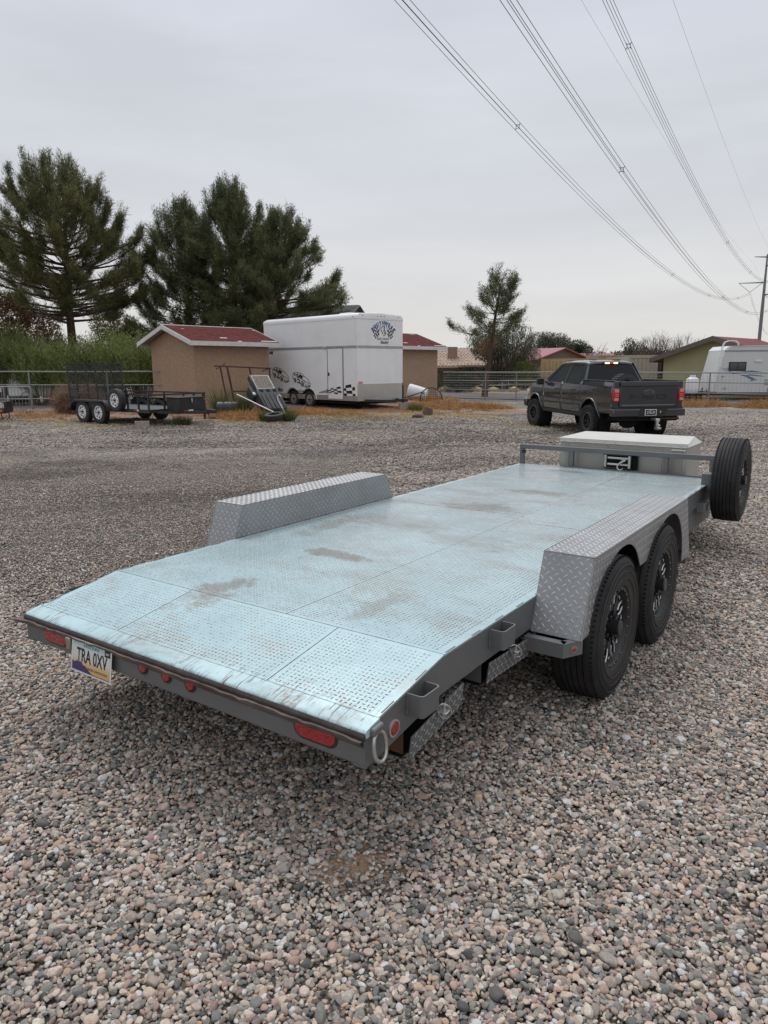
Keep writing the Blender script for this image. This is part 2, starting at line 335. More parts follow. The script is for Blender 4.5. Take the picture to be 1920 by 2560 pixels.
pcol = bpy.data.collections.new('pebble_shapes')
for i in range(10): pcol.objects.link(bpy.data.objects.new('pebble_shape', pebble_mesh(i)))
def zone(y0, y1, sp, k):
    xs = np.arange(-y1*.64-1.6, y1*.64+1.6, sp); ys = np.arange(y0, y1, sp*.87)
    X, Y = np.meshgrid(xs, ys); X = X+(np.arange(len(ys)) % 2)[:, None]*sp*.5
    X = (X+rng.uniform(-.36, .36, X.shape)*sp).ravel(); Y = (Y+rng.uniform(-.36, .36, Y.shape)*sp).ravel()
    ok = np.abs(X) < Y*.64+1.6; X, Y = X[ok], Y[ok]
    size = k*np.exp(rng.normal(0, .25, len(X))); return X, Y, size
Z = [zone(.3, 5.2, .0155, .0232), zone(.3, 4.6, .0200, .0140), zone(5.2, 9.0, .0205, .0275), zone(9.0, 15.5, .030, .036), zone(15.5, 31.0, .078, .050)]
X = np.concatenate([z[0] for z in Z]); Y = np.concatenate([z[1] for z in Z]); S = np.concatenate([z[2] for z in Z])
gritty = sst(.56, .70, fbm(X+3, Y+8, .9)+.0)     # patches where sand shows between smaller stones
sandp = np.exp(-(((X+.10)/.24)**2+((Y-2.22)/.15)**2)*.9)*sst(.35, .6, fbm(X*1.+2, Y+1, .12))
keep = rng.random(len(X)) > np.maximum(gritty*.15, sandp*.55); keep &= ~((Y > 11) & (Y < 15.5) & (rng.random(len(X)) < (Y-11)/5.2)); keep &= ~((Y > 15.5) & (rng.random(len(X)) < dirt_mask(X, Y)*.9+((Y-15.5)/15)**.8))
X, Y, S, sandp = X[keep], Y[keep], S[keep]*(1-.25*sandp[keep]), sandp[keep]
S = S*(1-.40*sst(3.8, 6.5, Y)*sst(.3, -1.2, X)*(Y < 15.5)); big = rng.random(len(X)) < .02; S = np.where(big, S*1.35, S); S = np.clip(S, .011, .075)
asp = rng.uniform(.50, .95, len(X)); fl = rng.uniform(.38, .75, len(X))
Zp = gz(X, Y)+S*fl*.28+rng.uniform(-.004, .012, len(X))+.012*(fbm(X, Y, .35)-.5)*2
pm = bpy.data.meshes.new('gravel'); pm.vertices.add(len(X)); pm.vertices.foreach_set('co', np.stack([X, Y, Zp], 1).astype(np.float32).ravel())
gravel = bpy.data.objects.new('gravel', pm); COL.objects.link(gravel); tag(gravel, kind='stuff')
add_attr(gravel, 'psize', np.stack([S, S*asp, S*fl], 1), typ='FLOAT_VECTOR', key='vector')
add_attr(gravel, 'prot', np.stack([rng.normal(0, .26, len(X)), rng.normal(0, .26, len(X)), rng.uniform(0, 6.28, len(X))], 1), typ='FLOAT_VECTOR', key='vector')
add_attr(gravel, 'tint', rng.random(len(X))*.999)
tk = track_mask(X, Y)
far = sst(6, 12, Y)
add_attr(gravel, 'dust', np.clip(rng.uniform(-.05, .16, len(X))+far*(tk-.5)*.7+far*.22+.12*far*sst(2, -1, X), 0, .7))
add_attr(gravel, 'soot', np.clip(far*(.42-tk)*1.3+far*.10+.14*far*sst(3, 0, X), 0, .6))
ng = bpy.data.node_groups.new('scatter_pebbles', 'GeometryNodeTree'); ng.interface.new_socket('Geometry', in_out='INPUT', socket_type='NodeSocketGeometry'); ng.interface.new_socket('Geometry', in_out='OUTPUT', socket_type='NodeSocketGeometry')
gn = ng.nodes; gl = ng.links; gi = gn.new('NodeGroupInput'); go = gn.new('NodeGroupOutput'); iop = gn.new('GeometryNodeInstanceOnPoints'); ci = gn.new('GeometryNodeCollectionInfo')
ci.inputs['Collection'].default_value = pcol; ci.inputs['Separate Children'].default_value = True; ci.inputs['Reset Children'].default_value = True
def na(s): q = gn.new('GeometryNodeInputNamedAttribute'); q.data_type = 'FLOAT_VECTOR'; q.inputs[0].default_value = s; return q.outputs[0]
gl.new(gi.outputs[0], iop.inputs['Points']); gl.new(ci.outputs[0], iop.inputs['Instance']); iop.inputs['Pick Instance'].default_value = True
e2r = gn.new('FunctionNodeEulerToRotation'); gl.new(na('prot'), e2r.inputs[0]); gl.new(e2r.outputs[0], iop.inputs['Rotation']); gl.new(na('psize'), iop.inputs['Scale']); gl.new(iop.outputs[0], go.inputs[0])
gm = gravel.modifiers.new('scatter', 'NODES'); gm.node_group = ng

# fine sand showing through close to the camera, where the stones thin out
sb = MB()
xs = np.linspace(-.65, .45, 34); ys = np.linspace(1.92, 2.52, 24); V = []; F = []
for j, yy in enumerate(ys):
    for i, xx in enumerate(xs):
        k = math.exp(-(((xx+.10)/.24)**2+((yy-2.22)/.13)**2)*1.2)*float(.55+.9*fbm(xx+2, yy+1, .12)); V.append((xx+random.uniform(-.01, .01), yy+random.uniform(-.01, .01), .0+k*.016+random.uniform(-.004, .005)-.006))
for j in range(len(ys)-1):
    for i in range(len(xs)-1): a0 = j*len(xs)+i; F.append((a0, a0+1, a0+1+len(xs), a0+len(xs)))
sb.add(V, F); sand = sb.build('sand', mat('orange_sand', (.42, .275, .18), .95, var=.45, vs=120, bump=.8, bs=300), smooth=0); tag(sand, kind='stuff')

# ------------------------------------------------------------------ shared materials
M_frame = mat('grey_painted_steel', (.15, .157, .16), .5, .25, var=.16, vs=3, dirt=(.11, .085, .07), ds=6, damt=.45, bump=.05, bs=30)
M_galv = mat('grey_silver_paint', (.30, .302, .306), .42, .35, var=.14, vs=2.5, dirt=(.22, .20, .18), ds=4, damt=.5)
M_lugg = mat('worn_silver_lug', (.42, .425, .43), .42, .45, var=.2, vs=6)
M_rubber = mat('black_rubber', (.022, .022, .022), .72, var=.25, vs=5, dirt=(.06, .055, .05), ds=5, damt=.5, bump=.12, bs=70)
M_sidewall = mat('tyre_sidewall', (.028, .028, .028), .6, var=.3, vs=4, dirt=(.07, .065, .06), ds=4, damt=.5)
M_black = mat('black_powdercoat', (.018, .019, .02), .42, var=.3, vs=8, dirt=(.06, .055, .05), ds=4, damt=.3)
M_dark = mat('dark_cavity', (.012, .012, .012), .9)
M_rust = mat('rusty_steel', (.12, .055, .035), .85, .1, var=.4, vs=12, bump=.3, bs=60)
M_redlens = mat('red_lens', (.33, .012, .016), .18, var=.15, vs=40, bump=.35, bs=160, coat=.6)
M_zinc = mat('bright_zinc', (.55, .54, .52), .32, .8, var=.15)
M_alum = mat('milled_aluminium', (.75, .75, .73), .35, .6, var=.08, vs=4)
M_concrete = mat('concrete_block', (.33, .28, .24), .95, var=.18, vs=14, bump=.5, bs=60)
M_white = mat('white_paint', (.74, .75, .75), .4, var=.04, vs=2, dirt=(.50, .48, .44), ds=1.2, damt=.3)
M_blackink = mat('black_ink', (.012, .012, .014), .5, var=.05)

def tyre_profile(R, w, rim, groove=0):
    h = w/2; p = [(rim, -h*.78), (rim+.012, -h*.92), (rim+(R-rim)*.45, -h*1.0), (R-.045, -h*.96), (R-.016, -h*.86), (R-.006, -h*.76)]
    if groove:
        for k in range(groove):
            c = -h*.62+(k+.5)*(h*1.24/groove) if groove > 1 else 0
            g = [(-.004, 0), (-.003, -.008), (.003, -.008), (.004, 0)]
            p += [(R+d-.004*(abs(c)/h), c+o) for o, d in g]
    p += [(R-.006, h*.76), (R-.016, h*.86), (R-.045, h*.96), (rim+(R-rim)*.45, h*1.0), (rim+.012, h*.92), (rim, h*.78)]
    return p

def tread_pattern_mesh(polyfn, x0, x1, y0, y1, pitch, l, w, h, rot=0.):
    """raised lugs, alternately crosswise, on the plane z=0 inside polyfn(x,y); rot turns the lattice; returns V,F"""
    r = math.hypot(x1-x0, y1-y0)/2+pitch; k = np.arange(-int(r/pitch)-1, int(r/pitch)+2); ii, jj = np.meshgrid(k, k); c, s = math.cos(rot), math.sin(rot)
    X = (ii*c-jj*s)*pitch+(x0+x1)/2; Y = (ii*s+jj*c)*pitch+(y0+y1)/2; A = rot+np.where((ii+jj) % 2 == 0, 0, PI/2)
    X, Y, A = X.ravel(), Y.ravel(), A.ravel(); ok = (X > x0) & (X < x1) & (Y > y0) & (Y < y1); X, Y, A = X[ok], Y[ok], A[ok]; ok = polyfn(X, Y); X, Y, A = X[ok], Y[ok], A[ok]
    base = np.array([(-l/2, 0, 0), (-l/4, -w/2, 0), (l/4, -w/2, 0), (l/2, 0, 0), (l/4, w/2, 0), (-l/4, w/2, 0), (-l*.30, 0, h), (l*.30, 0, h)])
    c, s = np.cos(A), np.sin(A); n = len(X)
    V = np.zeros((n, 8, 3)); V[:, :, 0] = X[:, None]+base[None, :, 0]*c[:, None]-base[None, :, 1]*s[:, None]; V[:, :, 1] = Y[:, None]+base[None, :, 0]*s[:, None]+base[None, :, 1]*c[:, None]; V[:, :, 2] = base[None, :, 2]
    T = np.array([(0, 1, 6), (1, 2, 7), (1, 7, 6), (2, 3, 7), (3, 4, 7), (4, 5, 6), (4, 6, 7), (5, 0, 6)])
    F = (np.arange(n)[:, None, None]*8+T[None]).reshape(-1, 3); return V.reshape(-1, 3), F
M_tyre = bpy.data.materials.new('dusty_tyre'); M_tyre.use_nodes = True
def tyre_mat(m):
    t = m.node_tree; n = t.nodes; l = t.links; b = n['Principled BSDF']; b.inputs['Roughness'].default_value = .68; b.inputs['Specular IOR Level'].default_value = .35
    c = n.new('ShaderNodeTexCoord'); v = n.new('ShaderNodeVectorMath'); v.operation = 'MULTIPLY'; v.inputs[1].default_value = (0, 1, 1); l.new(c.outputs['Object'], v.inputs[0])
    q = n.new('ShaderNodeVectorMath'); q.operation = 'LENGTH'; l.new(v.outputs[0], q.inputs[0]); r = n.new('ShaderNodeMapRange'); r.inputs[1].default_value = .315; r.inputs[2].default_value = .235; l.new(q.outputs['Value'], r.inputs[0])
    z = n.new('ShaderNodeTexNoise'); z.inputs['Scale'].default_value = 7; z.inputs['Detail'].default_value = 8; z.inputs['Roughness'].default_value = .7; l.new(c.outputs['Object'], z.inputs['Vector'])
    k = n.new('ShaderNodeMapRange'); k.inputs[1].default_value = .35; k.inputs[2].default_value = .7; k.inputs[3].default_value = .35; l.new(z.outputs['Fac'], k.inputs[0])
    mm_ = n.new('ShaderNodeMath'); mm_.operation = 'MULTIPLY'; l.new(r.outputs[0], mm_.inputs[0]); l.new(k.outputs[0], mm_.inputs[1])
    k2 = n.new('ShaderNodeMapRange'); k2.inputs[1].default_value = .45; k2.inputs[2].default_value = .75; k2.inputs[4].default_value = .45; l.new(z.outputs['Fac'], k2.inputs[0])
    ad = n.new('ShaderNodeMath'); ad.operation = 'MAXIMUM'; l.new(mm_.outputs[0], ad.inputs[0]); l.new(k2.outputs[0], ad.inputs[1])
    x = n.new('ShaderNodeMix'); x.data_type = 'RGBA'; l.new(ad.outputs[0], x.inputs['Factor']); x.inputs['A'].default_value = (.014, .014, .0145, 1); x.inputs['B'].default_value = (.062, .057, .05, 1); l.new(x.outputs['Result'], b.inputs['Base Color'])
    y = n.new('ShaderNodeTexNoise'); y.inputs['Scale'].default_value = 80; l.new(c.outputs['Object'], y.inputs['Vector']); u = n.new('ShaderNodeBump'); u.inputs['Strength'].default_value = .15; u.inputs['Distance'].default_value = .01; l.new(y.outputs['Fac'], u.inputs['Height']); l.new(u.outputs[0], b.inputs['Normal'])
tyre_mat(M_tyre)
def on_plane(V, o, xa, ya, za):
    return np.asarray(o)+V[:, :1]*np.asarray(xa)+V[:, 1:2]*np.asarray(ya)+V[:, 2:3]*np.asarray(za)

# ------------------------------------------------------------------ the car hauler trailer (local: x right, y forward, z up)
TR = thing('car_hauler_trailer', 'flat car hauler trailer with pale blue tread plate deck and silver fenders', 'trailer', (-.6249, 3.2337, 0), -.61)
DZ, HW, DL, DR, DD = .614, 1.05, 5.32, .52, .088
TH = .006
deck_m = bpy.data.materials.new('worn_blue_deck_paint'); deck_m.use_nodes = True
def deck_mat(m, lug):
    t = m.node_tree; n = t.nodes; l = t.links; b = n['Principled BSDF']
    c = n.new('ShaderNodeTexCoord'); 
    def noise(s, d=6, r=.6, v=None, dist=0):
        z = n.new('ShaderNodeTexNoise'); z.inputs['Scale'].default_value = s; z.inputs['Detail'].default_value = d; z.inputs['Roughness'].default_value = r; z.inputs['Distortion'].default_value = dist
        l.new(v if v else c.outputs['Object'], z.inputs['Vector']); return z.outputs['Fac']
    def mapr(s, a, b_, c_=0., d=1.):
        x = n.new('ShaderNodeMapRange'); x.inputs[1].default_value = a; x.inputs[2].default_value = b_; x.inputs[3].default_value = c_; x.inputs[4].default_value = d; l.new(s, x.inputs[0]); return x.outputs[0]
    def math_(op, a, b_):
        x = n.new('ShaderNodeMath'); x.operation = op
        for i, s in enumerate((a, b_)):
            if isinstance(s, (int, float)): x.inputs[i].default_value = s
            else: l.new(s, x.inputs[i])
        return x.outputs[0]
    def mix(f, a, b_):
        x = n.new('ShaderNodeMix'); x.data_type = 'RGBA'
        for k, s in (('Factor', f), ('A', a), ('B', b_)):
            if isinstance(s, (int, float)): x.inputs[k].default_value = s
            elif isinstance(s, tuple): x.inputs[k].default_value = (*s, 1)
            else: l.new(s, x.inputs[k])
        return x.outputs['Result']
    sx = n.new('ShaderNodeSeparateXYZ'); l.new(c.outputs['Object'], sx.inputs[0])
    base = mix(mapr(noise(1.1, 7, .65), .35, .65), (.375, .52, .55), (.50, .66, .69))
    # forward part of the deck is worn to a greyer silver
    base = mix(math_('MULTIPLY', mapr(sx.outputs['Y'], .1, 2.4), mapr(noise(1.4, 6, .7), .3, .62, .15, .9)), base, (.44, .49, .505))
    # brown dust stains, dragged across
    mp = n.new('ShaderNodeMapping'); mp.inputs['Scale'].default_value = (1.0, 1.9, 1); mp.inputs['Rotation'].default_value = (0, 0, .5); l.new(c.outputs['Object'], mp.inputs[0])
    st = noise(1.5, 9, .72, mp.outputs[0], .4)
    stain = mapr(st, .50, .66)
    grain = mapr(noise(26, 5, .8), .32, .62)
    base = mix(math_('MULTIPLY', math_('MULTIPLY', stain, grain), .8), base, (.29, .245, .205))
    ru = math_('MULTIPLY', mapr(noise(2.6, 9, .75), .555, .68), mapr(noise(90, 3, .6), .45, .6))
    base = mix(math_('MULTIPLY', ru, .75), base, (.27, .165, .085))
    # placed stains (big tyre and oil marks)
    for (cx, cy, rx, ry, amt) in ((-.33, .05, .16, .34, .8), (-.25, .95, .35, .10, .95), (-.2, 2.75, .42, .26, .9), (-.1, 3.6, .40, .17, .9), (-.8, 1.5, .12, .5, .6), (.25, 1.7, .5, .2, .35), (-.35, 5.0, .35, .1, .9), (.5, .35, .09, .3, .5), (-.45, 1.9, .6, .35, .4)):
        v = n.new('ShaderNodeVectorMath'); v.operation = 'SUBTRACT'; l.new(c.outputs['Object'], v.inputs[0]); v.inputs[1].default_value = (cx, cy, 0)
        w = n.new('ShaderNodeVectorMath'); w.operation = 'MULTIPLY'; l.new(v.outputs[0], w.inputs[0]); w.inputs[1].default_value = (1/rx, 1/ry, 0)
        q = n.new('ShaderNodeVectorMath'); q.operation = 'LENGTH'; l.new(w.outputs[0], q.inputs[0])
        f = math_('ADD', mapr(q.outputs['Value'], 1.3, .2), mapr(noise(7, 9, .8), .3, .7, -.75, .45))
        f = math_('MULTIPLY', mapr(f, .25, .7, 0, amt), mapr(noise(60, 4, .8), .3, .6, .5, 1))
        base = mix(f, base, (.21, .17, .135))
    # scraped rear lip: short scratches running lengthwise
    mp2 = n.new('ShaderNodeMapping'); mp2.inputs['Scale'].default_value = (130, 9, 1); l.new(c.outputs['Object'], mp2.inputs[0])
    lip = math_('MULTIPLY', mapr(sx.outputs['Y'], -.36, -.47, 0, .85), mapr(noise(1, 2, .5, mp2.outputs[0]), .585, .60))
    lip = math_('MULTIPLY', lip, mapr(noise(4, 4, .6), .42, .55))
    base = mix(math_('MULTIPLY', lip, .9), base, (.085, .065, .06))
    edge = math_('MULTIPLY', mapr(sx.outputs['Y'], -.52, -.54), mapr(noise(30, 6, .7), .44, .54))
    base = mix(math_('MULTIPLY', edge, .6), base, (.075, .058, .052))
    b.inputs['Metallic'].default_value = .12; b.inputs['Coat Weight'].default_value = 0. if lug else .22; b.inputs['Coat Roughness'].default_value = .18; b.inputs['Specular IOR Level'].default_value = .2 if lug else .5
    rgh = mapr(noise(3, 6, .6), .3, .7, .15, .30)
    if lug:
        wear_shade = mapr(math_('ADD', math_('MULTIPLY', noise(1.7, 5, .7), 1.0), math_('MULTIPLY', mapr(noise(55, 2, .5), .3, .7, -.25, .25), 1.)), .36, .64, .15, .95)  # worn steel plus the lugs' shaded sides, both put into their colour
        wear_shade = math_('MINIMUM', math_('ADD', wear_shade, math_('ADD', math_('MULTIPLY', stain, .5), mapr(sx.outputs['Y'], -.1, .6, 0, .28))), .92)
        base = mix(wear_shade, base, (.13, .14, .14)); b.inputs['Metallic'].default_value = 0.
    l.new(base, b.inputs['Base Color']); rg_ = math_('ADD', rgh, math_('MULTIPLY', stain, .25)); l.new(math_('ADD', rg_, .25) if lug else math_('ADD', rg_, mapr(sx.outputs['Y'], -.42, -.50, 0, .38)), b.inputs['Roughness'])
    bp = n.new('ShaderNodeBump'); bp.inputs['Strength'].default_value = .12; bp.inputs['Distance'].default_value = .02; l.new(noise(5, 6, .6), bp.inputs['Height']); l.new(bp.outputs[0], b.inputs['Normal'])
deck_mat(deck_m, False)
lug_m = bpy.data.materials.new('worn_shaded_deck_lug'); lug_m.use_nodes = True; deck_mat(lug_m, True)

slope = DD/DR; nlen = math.hypot(DR, DD); dva = np.array([0, -DR/nlen, -DD/nlen]); dvn = np.array([0, -DD/nlen, DR/nlen])
def deck_z(y): return DZ+min(0, y)*slope
# plates: (x0,x1,y0,y1)
G = .0022
plates = [(-HW, .061, .0, 2.60), (-HW, .216, 2.60, DL), (.216, HW, 2.60, DL), (.061, HW, 0., 2.60)]
tail = [(-HW, -.42, -DR+.075, 0), (-.42, .52, -DR+.075, 0), (.52, HW, -DR+.075, 0)]
# real seam on main deck runs at x=.215; the left rear plate reaches to it
plates = [(-HW, .213, .0, 2.61), (-HW, .213, 2.61, DL), (.213, HW, .0, 2.4), (.213, HW, 2.4, DL)]
lugV = []; lugF = []; off = 0
for (x0, x1, y0, y1) in plates:
    p = MB().box(x0+G, x1-G, y0+G, y1-G, DZ-TH, DZ); p.build('deck_plate', deck_m, TR, smooth=0)
for (x0, x1, y0, y1) in tail:
    za, zb = deck_z(y0), deck_z(y1)
    MB().hexa([(x0+G, y0, za-TH), (x1-G, y0, za-TH), (x1-G, y1-G, zb-TH), (x0+G, y1-G, zb-TH)], [(x0+G, y0, za), (x1-G, y0, za), (x1-G, y1-G, zb), (x0+G, y1-G, zb)]).build('tail_deck_plate', deck_m, TR, smooth=0)
def inmain(x, y): 
    k = (np.abs(x-.213) > .012) & (np.abs(np.where(x < .213, y-2.61, y-2.4)) > .012) & (y > .014) & (np.abs(x) < HW-.035) & (y < DL-.02)
    return k
V1, F1 = tread_pattern_mesh(inmain, -HW, HW, 0, DL, .0212, .0185, .0068, .0017)
V1 = on_plane(V1, (0, 0, DZ), (1, 0, 0), (0, 1, 0), (0, 0, 1))
def intail(x, y): return (np.abs(x+.42) > .012) & (np.abs(x-.52) > .012) & (y > .014) & (y < nlen-.085) & (np.abs(x) < HW-.035)
V2, F2 = tread_pattern_mesh(intail, -HW, HW, 0, nlen, .0212, .0185, .0062, .0016)
V2 = on_plane(V2, (0, 0, DZ), (1, 0, 0), dva, dvn)
npmesh('tread_lugs', np.vstack([V1, V2]), np.vstack([F1, F2+len(V1)]), lug_m, TR, kind='stuff')
# rolled rear lip plate
pf = []; zt = deck_z(-DR+.075); y0 = -DR+.072
pts = [(y0, zt+.001), (-DR+.02, deck_z(-DR+.02)+.001), (-DR-.002, deck_z(-DR)-.002), (-DR-.008, deck_z(-DR)-.0055), (-DR-.0122, deck_z(-DR)-.010), (-DR-.0122, deck_z(-DR)-.03), (-DR+.02, deck_z(-DR)-.03), (y0, zt-.012)]
MB().prism(pts, -HW-.004, HW+.004, 0).build('rear_lip', deck_m, TR, smooth=50)
ep = [(-DR-.0125, deck_z(-DR)-.010), (-DR-.018, deck_z(-DR)-.016), (-DR-.0215, deck_z(-DR)-.024), (-DR-.020, deck_z(-DR)-.031), (-DR-.0035, deck_z(-DR)-.034)]
MB().prism(ep, -HW-.004, HW+.004, 0).build('rolled_edge', mat('scraped_rolled_edge', (.06, .05, .045), .45, .35, var=.5, vs=14, dirt=(.09, .04, .03), ds=9, damt=.7), TR, smooth=60)
# weld bead line along lip
def bead(p0, p1, r, name='weld_bead', m=M_frame, n=None):
    p0, p1 = Vector(p0), Vector(p1); L_ = (p1-p0).length; k = n or max(4, int(L_/.012)); P = []; R_ = []
    for i in range(k+1): P.append(p0.lerp(p1, i/k)+Vector((0, random.uniform(-.001, .001), random.uniform(-.0005, .0005)))); R_.append(r*random.uniform(.6, 1.25))
    return MB().tube(P, R_, 5).build(name, m, TR, smooth=60)
bead((-HW, y0-.001, zt+.001), (HW, y0-.001, zt+.001), .0022, m=deck_m)
bead((-HW, 0, DZ), (.9, 0, DZ), .0012, m=mat('seam_grime', (.13, .10, .075), .9))
M_seam = mat('seam_grime', (.13, .10, .075), .9)
bead((.213, 0, DZ), (.213, DL, DZ), .0016, m=M_seam); bead((-HW, 2.61, DZ), (.213, 2.61, DZ), .0014, m=M_seam); bead((.213, 2.4, DZ), (HW, 2.4, DZ), .0014, m=M_seam)
for _x in (-.42, .52): bead((_x, -DR+.08, deck_z(-DR+.08)), (_x, 0, DZ), .0016, m=M_seam)
# rear beam
rb = MB(); yb = -DR-.012; b0 = deck_z(-DR)-.035; hb = .385
rb.prism([(yb, b0-.004), (yb, .395), (yb+.012, hb), (yb+.07, hb), (yb+.07, b0-.004)], -HW, HW, 0).build('rear_beam', M_frame, TR, bevel=.004)
# bent bumper strip between lip and beam
st = MB(); n_ = 60; V = []; F = []
for i in range(n_+1):
    x = -HW-.045+i*(2*HW+.045)/n_; wv = .006*math.sin(i*.7)+.004*math.sin(i*2.1)+random.uniform(-.002, .002); o = .012 if i > 3 else .012+.03*(3-i)/3
    V += [(x, yb+.01, b0+.003), (x, yb-o-.006-abs(wv)*.6, b0+.004+wv*.4), (x, yb-o-.006-abs(wv)*.6, b0-.002+wv*.4), (x, yb-.002, b0-.028)]
for i in range(n_):
    for k in range(3): F.append((i*4+k, i*4+k+1, i*4+5+k, i*4+4+k))
st.add(V, F).build('bent_drip_strip', mat('scraped_brown_steel', (.13, .105, .095), .6, .3, var=.5, vs=9, dirt=(.10, .045, .025), ds=4, damt=.8), TR, smooth=50)
# lights on the rear beam
def capsule(cx, cz, w, h, n=10):
    r = h/2; P = []
    for i in range(n+1): t = -PI/2+PI*i/n; P.append((cx+(w/2-r)+r*math.cos(t), cz+r*math.sin(t)))
    for i in range(n+1): t = PI/2+PI*i/n; P.append((cx-(w/2-r)+r*math.cos(t), cz+r*math.sin(t)))
    return P
for cx, cz in ((.835, .458), (-.79, .456)):
    t_ = MB().prism(capsule(cx, cz, .185, .068), yb-.008, yb+.01, 1).build('tail_light', M_redlens, TR, bevel=.004)
    MB().prism(capsule(cx, cz, .205, .086), yb-.003, yb+.01, 1).build('grommet', M_black, t_, bevel=.003)
for cx in (-.125, .028, .178):
    t_ = MB().lathe([(0, -.010), (.021, -.009), (.0245, -.003), (.0245, .01)], (cx, yb, .463), 'y', 24).build('marker_light', M_redlens, TR)
    MB().lathe([(.024, -.001), (.026, -.006), (.031, -.006), (.032, 0), (.032, .01)], (cx, yb, .463), 'y', 24).build('grommet', M_black, t_)
# side rail (channel) right and left, following the dovetail
def rail_poly(xo, xi):
    m = MB(); prof = [(-DR-.01, deck_z(-DR)-.008, .385), (-.35, deck_z(-.35)-.004, .41), (-.02, DZ-.006, .458), (.3, DZ-.006, .462), (DL, DZ-.006, .462)]
    for a_, b_ in zip(prof[:-1], prof[1:]):
        m.hexa([(min(xo, xi), a_[0], a_[2]), (max(xo, xi), a_[0], a_[2]), (max(xo, xi), b_[0], b_[2]), (min(xo, xi), b_[0], b_[2])],
               [(min(xo, xi), a_[0], a_[1]), (max(xo, xi), a_[0], a_[1]), (max(xo, xi), b_[0], b_[1]), (min(xo, xi), b_[0], b_[1])])
    return m
for s in (1, -1):
    rail_poly(s*(HW+.001), s*(HW-.05)).build('side_rail', M_frame, TR, smooth=0)
    MB().box(min(s*.62, s*.72), max(s*.62, s*.72), -.3, 5.9, .30, .44).build('frame_rail', M_frame, TR, bevel=.004)
    MB().box(min(s*(HW-.03), s*(HW-.13)), max(s*(HW-.03), s*(HW-.13)), 3.05, DL, .235, .44).build('lower_rail', M_frame, TR, bevel=.006)
    # stitch welds along the deck edge
    e_ = MB()
    for k in range(26):
        yy = -.42+k*.22
        if yy > DL: break
        e_.hexa([(s*(HW-.012), yy, deck_z(yy)-.001), (s*(HW-.004), yy, deck_z(yy)-.001), (s*(HW-.004), yy+.075, deck_z(yy+.075)-.001), (s*(HW-.012), yy+.075, deck_z(yy+.075)-.001)],
                [(s*(HW-.010), yy, deck_z(yy)+.002), (s*(HW-.007), yy, deck_z(yy)+.002), (s*(HW-.007), yy+.075, deck_z(yy+.075)+.002), (s*(HW-.010), yy+.075, deck_z(yy+.075)+.002)])
    e_.build('stitch_welds', M_frame, TR, smooth=0, kind='stuff')
cm = MB()
for k in range(13): cm.box(-.99, .99, -.15+k*.42, -.11+k*.42, .47, .565)
cm.build('cross_members', M_frame, TR, smooth=0, kind='stuff')
for yy in (1.31, 2.22):
    MB().tube([(-1.05, yy, .385), (1.05, yy, .385)], .038, 12).build('axle', M_black, TR)
# stake pockets
def pocket(s, y0, y1, zt):
    m = MB(); x0 = s*(HW+.002); x1 = s*(HW+.072); t = .005; zb = zt-.085; r = .018
    def loop(o, z): 
        xo = x1-s*o; P = [(x0, y0+o, z), (xo-s*(r-o if r > o else 0), y0+o, z)]
        for a in range(1, 5): t_ = a/5*PI/2; P.append((xo-s*r+s*r*math.sin(t_), y0+o+r-r*math.cos(t_), z))
        for a in range(1, 5): t_ = a/5*PI/2; P.append((xo-s*r+s*r*math.cos(t_), y1-o-r+r*math.sin(t_), z))
        P.append((xo-s*r, y1-o, z)); P.append((x0, y1-o, z)); return P
    A, B, C, D = loop(0, zt), loop(t, zt), loop(0, zb), loop(t, zb); k = len(A); V = A+B+C+D; F = []
    for i in range(k-1): F += [(i, i+1, k+i+1, k+i), (i, 2*k+i, 2*k+i+1, i+1), (k+i, k+i+1, 3*k+i+1, 3*k+i), (2*k+i, 3*k+i, 3*k+i+1, 2*k+i+1)]
    m.add(V, F); o = m.build('stake_pocket', M_frame, TR, smooth=40)
    bead((x0+s*.002, y0-.002, zt-.005), (x0+s*.002, y0-.002, zb), .0045, n=9, name='weld').parent = o
for s in (1, -1):
    pocket(s, -.275, -.15, deck_z(-.2)-.018); pocket(s, .385, .51, .598); pocket(s, 4.52, 4.64, .50)
    pocket(s, 3.45, 3.57, .50)
# side round light + D ring right
for s in (1, -1):
    t_ = MB().lathe([(0, s*.010), (.021, s*.009), (.025, s*.004), (.025, -s*.01)], (s*(HW+.001), -.36, .462), 'x', 24).build('side_marker_light', M_redlens, TR)
    MB().lathe([(.024, s*.002), (.026, s*.007), (.033, s*.006), (.034, 0), (.034, -s*.01)], (s*(HW+.001), -.36, .462), 'x', 24).build('light_ring', M_zinc, t_)
    rg = []
    for i in range(28):
        t_ = 2*PI*i/28; rg.append((s*(HW+.016+.008*(1-math.sin(t_))), -.475+.036*math.cos(t_)*(1 if abs(math.cos(t_)) < .8 else .97), .452+.052*math.copysign(abs(math.sin(t_))**.8, math.sin(t_))))
    MB().tube(rg, .0072, 10, closed=True).build('tie_down_ring', M_zinc, TR, smooth=60)
    MB().prism([(-.507, .492), (-.445, .505), (-.445, .53), (-.505, .524)], s*(HW+.0005), s*(HW+.024), 0).build('ring_clip', M_frame, TR, bevel=.008, seg=3)
